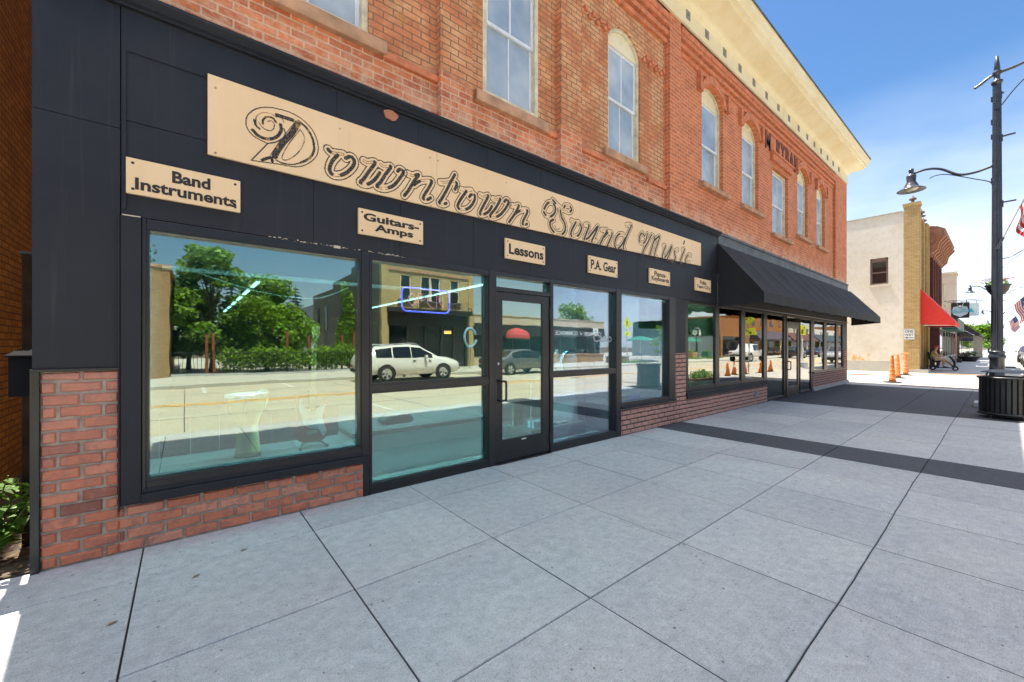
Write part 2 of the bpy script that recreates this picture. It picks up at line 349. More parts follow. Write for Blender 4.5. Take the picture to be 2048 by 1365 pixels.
def text_geo(txt, offset, shear, spacing, align, line):
    key = (txt, offset, shear, spacing, align, line)
    if key in _tcache: return _tcache[key]
    cu = bpy.data.curves.new('lettering', 'FONT'); cu.body = txt; cu.size = 1; cu.offset = offset; cu.shear = shear; cu.space_character = spacing
    cu.align_x = align; cu.space_line = line; cu.extrude = 0.01; cu.fill_mode = 'BOTH'; cu.resolution_u = 3
    o = bpy.data.objects.new('lettering', cu); COL.objects.link(o)
    dg = bpy.context.evaluated_depsgraph_get(); dg.update()
    me = o.evaluated_get(dg).to_mesh()
    V = [tuple(v.co) for v in me.vertices]; F = [tuple(p.vertices) for p in me.polygons]
    o.evaluated_get(dg).to_mesh_clear(); bpy.data.objects.remove(o); bpy.data.curves.remove(cu)
    _tcache[key] = (V, F); return V, F
def tag(o, label=None, cat=None, group=None, kind=None):
    if label: o['label'] = label
    if cat: o['category'] = cat
    if group: o['group'] = group
    if kind: o['kind'] = kind
    return o
def thing(name, label, cat, loc=(0, 0, 0), rz=0.0, group=None):
    o = bpy.data.objects.new(name, None); COL.objects.link(o); o.location = loc; o.rotation_euler = (0, 0, rz)
    o.empty_display_size = 0.1
    return tag(o, label, cat, group)
def structure(mb, name, mat, attr=None): return tag(mb.build(name, mat, attr=attr), kind='structure')
def dup(root, loc=None, rz=None, label=None, group=None):
    def cp(o, par):
        c = o.copy(); COL.objects.link(c); c.parent = par
        for k in list(o.children): cp(k, c)
        return c
    r = cp(root, None)
    if loc is not None: r.location = loc
    if rz is not None: r.rotation_euler = (0, 0, rz)
    if label: r['label'] = label
    if group: r['group'] = group
    return r
def arc(cx, cz, r, a0, a1, n): return [(cx + r * math.cos(a0 + (a1 - a0) * k / n), cz + r * math.sin(a0 + (a1 - a0) * k / n)) for k in range(n + 1)]
def arch_pts(x0, x1, zs, zt, n=14):
    """points of a segmental arch from (x0,zs) over (mid,zt) to (x1,zs)"""
    h = zt - zs; wd = (x1 - x0) / 2; r = (wd * wd + h * h) / (2 * h); cz = zt - r; a = math.asin(min(1, wd / r))
    return [((x0 + x1) / 2 + r * math.sin(-a + 2 * a * k / n), cz + r * math.cos(-a + 2 * a * k / n)) for k in range(n + 1)]
def smooth_line(pts, n=8):
    P_ = [np.array(p, float) for p in pts]; Q = [P_[0]] + P_ + [P_[-1]]; out = []
    for i in range(1, len(Q) - 2):
        a, b, c, d = Q[i - 1], Q[i], Q[i + 1], Q[i + 2]
        for k in range(n):
            t = k / n; out.append(0.5 * ((2 * b) + (-a + c) * t + (2 * a - 5 * b + 4 * c - d) * t * t + (-a + 3 * b - 3 * c + d) * t ** 3))
    out.append(P_[-1]); return out
def wall_open(mb, x0, x1, z0, z1, ops, y, depth):
    """wall face at y with openings (xa, xb, za, zs, zt): zt None = flat head; reveals run to y+depth"""
    ops = sorted(ops); x = x0
    for xa, xb, za, zs, zt in ops:
        mb.face([(x, y, z0), (xa, y, z0), (xa, y, z1), (x, y, z1)])
        mb.face([(xa, y, z0), (xb, y, z0), (xb, y, za), (xa, y, za)])
        top = arch_pts(xa, xb, zs, zt) if zt else [(xa, zs), (xb, zs)]
        for a, b in zip(top[:-1], top[1:]): mb.face([(a[0], y, a[1]), (b[0], y, b[1]), (b[0], y, z1), (a[0], y, z1)])
        ring = [(xa, za), (xb, za)] + top[::-1]
        for a, b in zip(ring, ring[1:] + ring[:1]): mb.face([(a[0], y, a[1]), (b[0], y, b[1]), (b[0], y + depth, b[1]), (a[0], y + depth, a[1])])
        x = xb
    mb.face([(x, y, z0), (x1, y, z0), (x1, y, z1), (x, y, z1)])
    return mb
def frame_ring(mb, outer, inner, y0, y1):
    """a frame between two closed outlines with equal point counts"""
    n = len(outer)
    for i in range(n):
        j = (i + 1) % n
        for (A, B) in ((outer, inner),):
            mb.face([(A[i][0], y0, A[i][1]), (A[j][0], y0, A[j][1]), (B[j][0], y0, B[j][1]), (B[i][0], y0, B[i][1])])
            mb.face([(A[i][0], y1, A[i][1]), (A[j][0], y1, A[j][1]), (B[j][0], y1, B[j][1]), (B[i][0], y1, B[i][1])])
            mb.face([(B[i][0], y0, B[i][1]), (B[j][0], y0, B[j][1]), (B[j][0], y1, B[j][1]), (B[i][0], y1, B[i][1])])
            mb.face([(A[i][0], y0, A[i][1]), (A[j][0], y0, A[j][1]), (A[j][0], y1, A[j][1]), (A[i][0], y1, A[i][1])])
    return mb
def leaf_cloud(mb, centres, n, size, rr):
    """leaf-sized faces scattered in ellipsoids (cx,cy,cz,rx,ry,rz)"""
    vol = [c[3] * c[4] * c[5] for c in centres]
    for c in centres:
        k = max(3, int(n * c[3] * c[4] * c[5] / sum(vol)))
        for _ in range(k):
            d = Vector((rr.gauss(0, 1), rr.gauss(0, 1), rr.gauss(0, 1))).normalized() * (rr.random() ** 0.45)
            p = Vector((c[0] + d.x * c[3], c[1] + d.y * c[4], c[2] + d.z * c[5]))
            a = Vector((rr.uniform(-1, 1), rr.uniform(-1, 1), rr.uniform(-0.8, 0.5))).normalized()
            b = a.cross(Vector((rr.uniform(-1, 1), rr.uniform(-1, 1), rr.uniform(-1, 1)))).normalized()
            s = size * rr.uniform(0.6, 1.4)
            mb.face([p - a * s, p + b * s * 0.5, p + a * s, p - b * s * 0.5])
def leafmat(name, c, tr=0.25):
    if name in MATS: return MATS[name]
    m, nt, b = new_mat(name)
    n = noise(nt, 0.9, 4, 0.6); n2 = noise(nt, 9, 2)
    col = ramp(nt, n, [(0.32, tuple(k * 0.55 for k in c)), (0.55, c), (0.75, tuple(k * 1.6 for k in c))])
    col = mixc(nt, 0.6, col, ramp(nt, n2, [(0.3, 0.6), (0.7, 1.4)]), 'MULTIPLY')
    link(nt, col, b.inputs['Base Color']); b.inputs['Roughness'].default_value = 0.5
    t = nt.nodes.new('ShaderNodeBsdfTranslucent'); link(nt, mixc(nt, 1.0, col, (1.2, 1.3, 0.5), 'MULTIPLY'), t.inputs[0])
    x = nt.nodes.new('ShaderNodeMixShader'); x.inputs[0].default_value = tr
    link(nt, b.outputs[0], x.inputs[1]); link(nt, t.outputs[0], x.inputs[2]); link(nt, x.outputs[0], nt.nodes['Material Output'].inputs[0])
    MATS[name] = m; return m
L_GREEN = leafmat('leaf_green', (0.16, 0.28, 0.03), 0.35); L_DARK = leafmat('leaf_dark', (0.06, 0.13, 0.028))
L_VINE = leafmat('leaf_vine', (0.22, 0.36, 0.035), 0.35); L_FIR = leafmat('fir_needle', (0.028, 0.06, 0.035), 0.1)
M_BARK = paint('bark', (0.09, 0.065, 0.045), 0.9, var=0.4, scale=12, bmp=0.5)

# ================================================================== THE SETTING
KERB = -4.6; FKERB = -15.8; FFRONT = -21.0; XR = 20.6
g = MB()
g.box(-900, 1200, -900, 900, -0.6, -0.22); structure(g, 'ground', M_SOIL)
# near sidewalk as slabs with real open joints over a dark bed
bed = MB(); bed.box(-14, 20.72, KERB + 0.02, 0.14, -0.2, -0.012); structure(bed, 'sidewalk_bed', M_JOINT)
XS = [-13.5 + 1.02 * k for k in range(13)] + [-0.225, 0.79, 1.815, 2.85, 3.86, 4.76, 5.66, 6.57, 7.46, 8.68, 9.9, 11.1, 12.28]
YS = [0.0, -0.50, -1.485, -2.43, -3.345, KERB]
slab = MB(); tone = []; band = MB(); btone = []
rs = random.Random(3)
def wob(x, y):   # the ragged sawn joint along y=-3.345
    return y + (0.006 * math.sin(x * 1.3) + 0.0015 * math.sin(x * 5.3 + 1) + 0.001 * math.sin(x * 17)) if abs(y + 3.345) < 1e-6 else y
def add_slab(mb, tl, xa, xb, ya, yb, gx0, gx1, gy):
    n = 8 if abs(ya + 3.345) < 1e-3 or abs(yb + 3.345) < 1e-3 else 1
    z = rs.uniform(-0.0015, 0.0015); t = rs.random(); b = 0.004
    q = max(gy, 0.004)
    for k in range(n):
        a, c = xa + gx0 + (xb - xa - gx0 - gx1) * k / n, xa + gx0 + (xb - xa - gx0 - gx1) * (k + 1) / n
        A = [(a, wob(a, ya) + q), (c, wob(c, ya) + q), (c, wob(c, yb) - q), (a, wob(a, yb) - q)]
        V = [(p[0], p[1], -0.05) for p in A] + [(p[0], p[1], z - b) for p in A] + [(p[0], p[1] + (b if i < 2 else -b), z) for i, p in enumerate(A)]
        mb.idx(V, [(0, 1, 5, 4), (2, 3, 7, 6), (1, 2, 6, 5), (3, 0, 4, 7), (4, 5, 9, 8), (6, 7, 11, 10), (8, 9, 10, 11)]); tl += [t] * 7
for i in range(len(XS) - 1):
    xa, xb = XS[i], XS[i + 1]
    dark = abs(xa - 6.57) < 1e-6
    for j in range(len(YS) - 1):
        strong = 0.0048 if abs(xa - 0.79) < 1e-6 or abs(xa + 0.225) < 1e-6 else 0.0034
        strong2 = 0.0048 if abs(xb - 0.79) < 1e-6 or abs(xb + 0.225) < 1e-6 else 0.0034
        gy = 0.0036 if abs(YS[j + 1] + 3.345) < 1e-6 or abs(YS[j] + 3.345) < 1e-6 else 0.0031
        add_slab(band if dark else slab, btone if dark else tone, xa, xb, YS[j + 1], YS[j], strong, strong2, gy)
for xa, xb in ((12.28, 14.8), (14.8, 17.3), (17.3, 19.9)):
    for j in range(len(YS) - 1): add_slab(band, btone, xa, xb, YS[j + 1], YS[j], 0.003, 0.003, 0.004)
for j in range(len(YS) - 1): add_slab(slab, tone, 19.9, 20.7, YS[j + 1], YS[j], 0.003, 0.003, 0.004)
structure(slab, 'sidewalk', M_CONC, tone); structure(band, 'dark_paver_band', M_BAND, btone)
k = MB(); k.box(-14, 20.7, KERB - 0.16, KERB, -0.25, 0.0); k.box(33.2, 300, KERB - 0.16, KERB, -0.25, 0.0); k.box(-120, -14, KERB - 0.16, KERB, -0.25, 0)
k.box(-120, 400, FKERB, FKERB + 0.16, -0.25, 0.0); structure(k, 'kerb', M_FARWALK)
r = MB(); r.box(-300, 900, FKERB + 0.16, KERB - 0.16, -0.3, -0.13); structure(r, 'road', M_ROAD)
r = MB(); r.box(20.72, 33.1, KERB, 60, -0.3, -0.02); structure(r, 'side_street', M_FARWALK)
r = MB(); r.box(33.1, 300, KERB, 0.5, -0.3, 0.0); structure(r, 'next_sidewalk', M_CONC)
r = MB(); r.box(-120, -14, KERB, 0.5, -0.3, -0.004); structure(r, 'previous_sidewalk', M_CONC)
r = MB(); r.box(-120, 400, -60, FKERB, -0.3, 0.0); structure(r, 'far_sidewalk', M_FARWALK)
mk = MB(); mk.box(-300, 900, -10.15, -10.0, -0.128, -0.124); mk.box(-300, 900, -9.85, -9.7, -0.128, -0.124); structure(mk, 'centre_line', M_LINE)
mk = MB()
for x in (0.5, 3.2, 12.2, 18.6): mk.box(x, x + 0.1, -15.5, -13.2, -0.127, -0.123)
for x in (4.0, 10.5, 17.0): mk.box(x, x + 0.1, -7.2, -4.9, -0.127, -0.123)
structure(mk, 'parking_line', M_WLINE)
mk = MB()
for y in range(-9): pass
for k_ in range(60): mk.box(-40 + k_ * 5, -39.985 + k_ * 5, FKERB + 0.17, KERB - 0.17, -0.129, -0.1265)
for y in (-7.4, -12.9): mk.box(-40, 260, y, y + 0.015, -0.129, -0.1265)
structure(mk, 'road_joint', M_JOINT)
M_TACT = paint('tactile_brick', (0.36, 0.20, 0.13), 0.8, var=0.3)
def tactile(x0, x1, name='tactile_paving'):
    mb = MB(); mb.box(x0, x1, -3.6, -1.5, -0.018, 0.006)
    for i in range(int((x1 - x0) / 0.08)):
        for j in range(26): mb.lathe([(0.02, 0.006), (0.012, 0.013), (0, 0.014)], (x0 + 0.04 + i * 0.08, -3.56 + j * 0.08, 0), 6)
    structure(mb, name, M_TACT)
tactile(20.73, 21.1); tactile(31.2, 31.9)
soil = MB(); soil.box(-6, -0.76, 0.02, 22, -0.3, 0.005); structure(soil, 'alley_soil', M_SOIL)

# ================================================================== MUSIC SHOP BUILDING
B = thing('shop_building', 'two-storey red brick corner building with black shopfront panels and cream cornice', 'building', (10, 4, 0))
YP, YB = 0.0, 0.10           # pilaster face, panel face
ZT = 8.3
ops_l = [(0.36, 1.44, 4.585, 6.5, 6.78)]
wl = MB(); wall_open(wl, -0.75, 2.2, 3.3, ZT, ops_l, YB, 0.14)
wall_open(wl, 2.62, 4.115, 3.3, ZT, [(2.84, 3.765, 4.57, 6.5, 6.78)], YB, 0.09)
wall_open(wl, 4.56, 7.05, 3.3, ZT, [(5.31, 6.22, 4.66, 6.50, 6.80)], YB, 0.14)
C_OPS = [(8.47, 9.5, 4.93, 6.82, 7.12), (10.55, 11.6, 4.93, 6.82, 7.12), (12.6, 13.9, 4.60, 6.45, None), (14.75, 15.8, 4.93, 6.82, 7.12), (16.8, 17.8, 4.93, 6.82, 7.12)]
wall_open(wl, 7.46, 18.9, 3.3, ZT, C_OPS, 0.08, 0.17)
for a, b in ((2.2, 2.62), (4.115, 4.56), (7.05, 7.46), (18.9, XR)): wl.box(a, b, YP, 0.3, 3.3, ZT)
wl.build('wall', M_OLD, B)
sw = MB(); sw.box(XR - 0.3, XR - 0.001, 0.301, 24, -0.2, 9.0); sw.box(-0.75, -0.45, 0.301, 24, -0.2, 9.0); sw.box(-0.75, XR, 24.0, 24.3, -0.2, 9.0); sw.build('side_wall', M_OLD, B)
# sill courses and corbels
cs = MB()
for a, b, gaps in ((-0.75, 2.2, [(0.2, 1.58)]), (2.62, 4.115, [(2.66, 3.9)]), (4.56, 7.05, [(5.2, 6.42)])):
    x = a
    for p, q in gaps + [(b, b)]:
        if p > x: cs.box(x, p, 0.055, 0.105, 4.41, 4.487)
        x = q
cs.build('sill_course', M_REDPAINT, B, bevel=0.008)
def tilt(x): return 0.018 * (x - 20.6)
def corbel(a, b):
    cs = MB()
    for i, (z0, z1, y) in enumerate(((7.42, 7.50, 0.05), (7.55, 7.64, 0.02), (7.69, 7.78, -0.01), (7.78, 7.9, -0.03))):
        cs.hexa([(a, y, z0 + tilt(a)), (b, y, z0 + tilt(b)), (b, YB + 0.02, z0 + tilt(b)), (a, YB + 0.02, z0 + tilt(a)), (a, y, z1 + tilt(a)), (b, y, z1 + tilt(b)), (b, YB + 0.02, z1 + tilt(b)), (a, YB + 0.02, z1 + tilt(a))])
    cs.build('corbel_course', M_REDPAINT, B, bevel=0.008)
for a, b in ((-0.75, 2.2), (2.62, 4.115), (4.56, 7.05), (7.46, 18.9)): corbel(a + 0.003, b - 0.003)
for x0, n in ((4.62, 8), (6.28, 8)):
    zz = MB()
    for k_ in range(n):
        zz.box(x0 + k_ * 0.092, x0 + k_ * 0.092 + 0.07, 0.06, 0.105, 6.50 + (0.08 if k_ % 2 else 0), 6.57 + (0.08 if k_ % 2 else 0))
    zz.build('brick_relief', M_REDPAINT, B, bevel=0.004)
# cornice
prof = [(0.0, 7.98), (-0.035, 7.98), (-0.035, 8.03), (-0.02, 8.03), (-0.02, 8.34), (-0.05, 8.36), (-0.10, 8.42), (-0.14, 8.44), (-0.47, 8.55), (-0.47, 8.60), (-0.53, 8.63), (-0.53, 8.70), (-0.57, 8.74), (-0.60, 8.84), (-0.62, 8.86), (-0.62, 8.92), (0.3, 8.98), (0.3, 7.98)]
cn = MB(); NX = 24
xe = [-0.75 + (XR + 0.75) * i / NX for i in range(NX + 1)]
V = []; Fq = []; n = len(prof)
for x in xe: V += [(x, p[0], p[1] + tilt(x)) for p in prof]
# mitred return at the corner
V += [(XR - p[0] if p[0] < 0 else XR, p[0], p[1]) for p in prof]
V += [(XR - p[0] if p[0] < 0 else XR, 24.3, p[1]) for p in prof]
for i in range(NX + 2 + 0):
    for j in range(n - 1): Fq.append((i * n + j, i * n + j + 1, (i + 1) * n + j + 1, (i + 1) * n + j))
cn.idx(V, Fq); cn.build('cornice', M_CREAM, B)
cap = MB(); cap.hexa([(-0.75, -0.645, 8.925 + tilt(-0.75)), (XR + 0.64, -0.645, 8.925), (XR + 0.64, 24, 8.925), (-0.75, 24, 8.925 + tilt(-0.75)), (-0.75, -0.645, 8.955 + tilt(-0.75)), (XR + 0.64, -0.645, 8.955), (XR + 0.64, 24, 9.05), (-0.75, 24, 9.05 + tilt(-0.75))])
cap.build('roof', M_GREYTRIM, B)
for zx, zy in ((205, 0), (340, 130), (467, 270), (577, 385), (677, 498), (768, 597), (853, 683), (929, 765), (998, 838), (1060, 905), (1111, 970), (1159, 1028), (1205, 1085), (1246, 1135), (1287, 1182)):
    x, _z = P(1320 + zx / 3.593, zy / 3.593, -0.03); z = 8.22 + tilt(x)
    v = MB(); v.box(x - 0.075, x + 0.075, -0.032, -0.018, z - 0.085, z + 0.085); v.lathe([(0.02, -0.045), (0.02, -0.03)], (x, 0, z), 8, 'y'); v.build('vent', M_STONE if False else paint('grey_metal', (0.22, 0.21, 0.18), 0.6), B)
# upper windows
M_BLIND = paint('pale_blind', (0.66, 0.70, 0.76), 0.8, var=0.15, scale=1.5)
M_DKROOM = paint('dark_room', (0.02, 0.02, 0.022), 0.9)
def upper_window(x0, x1, za, zs, zt, y, blind, fm, sill=True, two=True):
    fr = MB(); fw = 0.058
    top = arch_pts(x0, x1, zs, zt) if zt else [(x0, zs), (x1, zs)]
    it = arch_pts(x0 + fw, x1 - fw, zs, zt - fw) if zt else [(x0 + fw, zs - fw), (x1 - fw, zs - fw)]
    outer = [(x0, za), (x1, za)] + top[::-1]; inner = [(x0 + fw, za + fw), (x1 - fw, za + fw)] + it[::-1]
    frame_ring(fr, outer, inner, y - 0.02, y + 0.07)
    o = fr.build('window', fm, B)
    zf = zs if zt else zs
    zm = za + (zf - za) * 0.49
    if zt:   # the lunette board above the square sash
        lb = MB(); pts = [(x0 + fw, zs - 0.02), (x1 - fw, zs - 0.02)] + it[::-1][0:]
        lb.face([(p[0], y + 0.012, p[1]) for p in pts]); lb.box(x0 + fw, x1 - fw, y, y + 0.05, zs - 0.07, zs - 0.02); lb.build('lunette_board', M_CREAM, o)
    sh = MB(); a, b = x0 + fw, x1 - fw; st = 0.045; zc = zs - (0.07 if zt else fw)
    for (p, q, yy) in ((za + fw, zm + 0.03, y + 0.045), (zm - 0.02, zc, y + 0.015)):
        sh.box(a, a + st, yy, yy + 0.03, p, q); sh.box(b - st, b, yy, yy + 0.03, p, q)
        sh.box(a + st, b - st, yy, yy + 0.03, p, p + st); sh.box(a + st, b - st, yy, yy + 0.03, q - st, q)
    if two: sh.box((a + b) / 2 - 0.014, (a + b) / 2 + 0.014, y + 0.018, y + 0.04, zm + 0.03, zc - st); sh.box((a + b) / 2 - 0.010, (a + b) / 2 + 0.010, y + 0.05, y + 0.07, za + fw + st, zm - 0.0)
    sh.build('sash', M_WHITEF, o, bevel=0.004)
    gl = MB(); gl.box(a + 0.01, b - 0.01, y + 0.056, y + 0.060, za + fw, zm); gl.box(a + 0.01, b - 0.01, y + 0.026, y + 0.030, zm, zc); gl.build('pane', G_UP, o)
    bl = MB()
    if blind: bl.box(a, b, y + 0.13, y + 0.14, za + 0.02, zc)
    else: bl.box(a, b, y + 0.5, y + 0.51, za + 0.02, zc)
    bl.build('blind' if blind else 'backing', M_BLIND if blind else M_DKROOM, o)
    if sill:
        s = MB(); h = 0.15 if y < 0.2 and x1 < 7.4 else 0.12; yf = -0.03 if x1 > 7.4 else 0.035
        s.hexa([(x0 - 0.13, yf, za - h), (x1 + 0.17, yf, za - h), (x1 + 0.17, y + 0.05, za - h), (x0 - 0.13, y + 0.05, za - h), (x0 - 0.13, yf, za - 0.02), (x1 + 0.17, yf, za - 0.02), (x1 + 0.17, y + 0.05, za - 0.001), (x0 - 0.13, y + 0.05, za - 0.001)])
        s.build('sill', M_STONE, o, bevel=0.01)
    return o
upper_window(0.36, 1.44, 4.585, 6.5, 6.78, 0.15, True, M_FRAME)
upper_window(2.84, 3.765, 4.57, 6.5, 6.78, 0.12, True, M_FRAME)
upper_window(5.31, 6.22, 4.66, 6.50, 6.80, 0.15, True, M_FRAME)
for i, (a, b, za, zs, zt) in enumerate(C_OPS):
    upper_window(a, b, za, zs, zt, 0.18, i != 2, M_FRAME, two=False)
    hd = MB()
    if zt:
        A = arch_pts(a - 0.02, b + 0.02, zs, zt + 0.02); Bq = arch_pts(a - 0.10, b + 0.10, zs + 0.02, zt + 0.20)
        for p, q, r_, s_ in zip(A[:-1], A[1:], Bq[1:], Bq[:-1]):
            hd.hexa([(p[0], 0.03, p[1]), (q[0], 0.03, q[1]), (q[0], 0.09, q[1]), (p[0], 0.09, p[1]), (s_[0], 0.03, s_[1]), (r_[0], 0.03, r_[1]), (r_[0], 0.09, r_[1]), (s_[0], 0.09, s_[1])])
        hd.box(a - 0.20, a - 0.101, 0.0, 0.09, zs - 0.02, zs + 0.36); hd.box(b + 0.101, b + 0.20, 0.0, 0.09, zs - 0.02, zs + 0.36)
    else:
        hd.box(a - 0.15, b + 0.15, 0.0, 0.09, zs + 0.12, zs + 0.3); hd.box(a - 0.2, b + 0.2, -0.03, 0.09, zs + 0.3, zs + 0.36)
    hd.build('window_hood', M_REDPAINT, B)
rb = MB(); rb.text('M. RYBAK', 12.06, 14.78, 6.80, 7.29, 0.08, 0.022, offset=0.004, spacing=1.12)
rb.build('relief_lettering', paint('rust_letters', (0.17, 0.055, 0.032), 0.8, var=0.3), B)

# ---- shopfront: black panels
pn = MB()
def panel(x0, x1, z0, z1, y=-0.02): pn.box(x0, x1, y, 0.12, z0, z1)
for a, b in ((-0.75, -0.347),): panel(a, b, 1.305, 2.98); panel(a, b, 2.984, 3.84)
seams = [-0.343, 0.90, 1.72, 2.62, 3.50, 4.72, 5.94, 7.16, 8.38, 9.0]
for a, b in zip(seams[:-1], seams[1:]):
    panel(a + 0.0015, b - 0.0015, 2.382, 3.05, -0.018); panel(a + 0.0015 + (0.2 if a > 0 else 0), b - 0.0015 + 0.2, 3.053, 3.84, -0.022)
panel(9.2, XR, 2.385, 3.45, -0.015)
panel(7.2, 7.61, 1.335, 2.38, -0.012); panel(20.02, XR, 1.335, 2.384, -0.012)
pn.build('fascia_panel', M_BLACK, B)
fe = MB(); fe.box(-0.335, -0.315, -0.03, -0.019, 2.42, 3.54); fe.box(-0.335, 0.14, -0.03, -0.021, 3.54, 3.552); fe.build('panel_batten', M_BLACK, B)
tr = MB(); tr.prism([(0.12, 3.842), (-0.05, 3.842), (-0.05, 3.86), (-0.075, 3.87), (-0.075, 3.885), (-0.11, 3.91), (-0.11, 3.935), (0.12, 3.965)], -0.76, 9.02); tr.build('fascia_moulding', M_BLACK, B)
gt = MB(); gt.box(9.02, XR + 0.02, -0.03, 0.12, 3.452, 3.9); gt.box(9.02, XR + 0.03, -0.06, 0.12, 3.9, 3.95); gt.build('grey_fascia_board', M_GREYTRIM, B)
# flaked cream paint on the head of the frame
fl = MB(); rf = random.Random(11)
for x in np.arange(0.55, 1.75, 0.012):
    if rf.random() < 0.5: 
        zz_ = 2.375 + rf.uniform(-0.004, 0.006); fl.box(x, x + rf.uniform(0.006, 0.022), -0.0285, -0.0262, zz_, zz_ + rf.uniform(0.002, 0.011))
fl.box(1.07, 1.13, -0.029, -0.0262, 2.365, 2.39); fl.box(-0.335, -0.24, -0.045, -0.043, 2.372, 2.38)
tag(fl.build('paint_flakes', paint('flaked_cream', (0.55, 0.47, 0.36), 0.8), B), kind='stuff')
# bare round of plaster on the fascia
pl_ = MB(); x, z = P(782, 231, -0.03); pl_.prism([(x + (0.075 + 0.012 * math.sin(k * 2.3)) * math.cos(k * PI / 7), z + (0.05 + 0.008 * math.sin(k * 3.1)) * math.sin(k * PI / 7)) for k in range(14)], -0.036, -0.021, 'y'); pl_.build('plaster_patch', paint('terracotta_patch', (0.42, 0.17, 0.10), 0.8), B)
# ---- thin-brick base, laid brick by brick
MB_BR, nt_, b_ = new_mat('base_brick')
at = nt_.nodes.new('ShaderNodeAttribute'); at.attribute_name = 'tone'
cb = ramp(nt_, at.outputs['Fac'], [(0.0, (0.17, 0.075, 0.06)), (0.25, (0.54, 0.175, 0.10)), (0.6, (0.64, 0.205, 0.105)), (1.0, (0.66, 0.29, 0.19))])
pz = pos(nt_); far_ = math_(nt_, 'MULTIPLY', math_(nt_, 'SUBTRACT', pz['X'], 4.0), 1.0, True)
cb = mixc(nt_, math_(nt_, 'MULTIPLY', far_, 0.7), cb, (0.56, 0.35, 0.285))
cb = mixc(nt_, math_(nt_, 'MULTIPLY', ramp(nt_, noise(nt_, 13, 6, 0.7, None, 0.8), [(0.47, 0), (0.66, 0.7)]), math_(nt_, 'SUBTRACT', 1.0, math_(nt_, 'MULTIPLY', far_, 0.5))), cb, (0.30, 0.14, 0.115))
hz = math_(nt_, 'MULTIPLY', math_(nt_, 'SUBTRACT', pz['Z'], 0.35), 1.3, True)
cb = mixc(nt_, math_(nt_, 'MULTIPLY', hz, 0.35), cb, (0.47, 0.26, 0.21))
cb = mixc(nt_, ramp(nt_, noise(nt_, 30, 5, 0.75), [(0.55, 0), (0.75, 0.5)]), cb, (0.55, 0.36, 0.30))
link(nt_, cb, b_.inputs['Base Color']); b_.inputs['Roughness'].default_value = 0.85; b_.inputs['Specular IOR Level'].default_value = 0.25
bump(nt_, b_, noise(nt_, 45, 5, 0.7), 0.6, 0.006)
M_MORTAR2 = paint('dark_base_mortar', (0.10, 0.085, 0.08), 0.95)
M_MORTAR = paint('base_mortar', (0.40, 0.34, 0.27), 0.95, var=0.25, scale=20, bmp=0.5, bscale=120)
def lay_bricks(mb, tl, x0, x1, z0, z1, y=-0.012, course=0.0815, length=0.213, gap=0.013, rr=random.Random(5), ph=0.0):
    gap = 0.017 if x0 > 4 else gap
    row = int(math.floor(z0 / course)); 
    while row * course < z1 - 0.01:
        za, zb = max(z0, row * course + gap / 2), min(z1, (row + 1) * course - gap / 2)
        off = (row % 2) * length / 2 + ph; k0 = math.floor((x0 - off) / length) 
        x = k0 * length + off
        while x < x1:
            a, b = max(x0, x + gap / 2), min(x1, x + length - gap / 2)
            if b - a > 0.02 and zb - za > 0.015:
                j = lambda s=0.003: rr.uniform(-s, s)
                yf = y - 0.016 + j(0.003); e = 0.010
                a_, b_2, za_, zb_ = a + j(), b + j(), za + j(), zb + j()
                n = 4; top = []; bot = []; ft = []; fb = []
                for i in range(n + 1):
                    xx = a_ + (b_2 - a_) * i / n; dz = j(0.0028)
                    top.append((xx, y, zb_ + dz)); bot.append((xx, y, za_ - dz))
                    xi = a_ + e + (b_2 - a_ - 2 * e) * i / n; jj = j(0.002)
                    ft.append((xi, yf + jj, zb_ - e + dz)); fb.append((xi, yf - jj, za_ + e - dz))
                V = bot + fb + ft + top; m_ = n + 1; F = []
                for r_ in range(3):
                    for i in range(n): F.append((r_ * m_ + i, r_ * m_ + i + 1, (r_ + 1) * m_ + i + 1, (r_ + 1) * m_ + i))
                F.append((0, m_, 2 * m_, 3 * m_)); F.append((n, 3 * m_ + n, 2 * m_ + n, m_ + n))
                t = min(1, max(0, rr.gauss(0.60, 0.21))); mb.idx(V, F); tl += [t] * len(F)
            x += length
        row += 1
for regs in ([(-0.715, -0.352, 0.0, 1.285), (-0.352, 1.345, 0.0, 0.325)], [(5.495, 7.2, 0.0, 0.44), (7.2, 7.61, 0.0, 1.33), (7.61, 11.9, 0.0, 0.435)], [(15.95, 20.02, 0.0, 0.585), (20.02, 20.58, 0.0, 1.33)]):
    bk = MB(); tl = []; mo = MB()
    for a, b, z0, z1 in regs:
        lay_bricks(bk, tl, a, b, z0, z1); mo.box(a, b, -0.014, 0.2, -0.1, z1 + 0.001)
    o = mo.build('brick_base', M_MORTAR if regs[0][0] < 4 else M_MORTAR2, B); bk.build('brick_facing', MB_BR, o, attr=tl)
et = MB(); et.box(-0.757, -0.716, -0.04, 0.25, -0.02, 1.30); et.box(-0.757, -0.347, -0.045, 0.1, 1.287, 1.306); et.build('edge_trim', M_ALU, B, bevel=0.003)
ft_ = MB(); ft_.prism([(-0.06, -0.02), (-0.06, 0.03), (-0.03, 0.12), (0.0, 0.14), (0.0, -0.02)], 15.95, 20.75); ft_.build('footing', M_FARWALK, B)
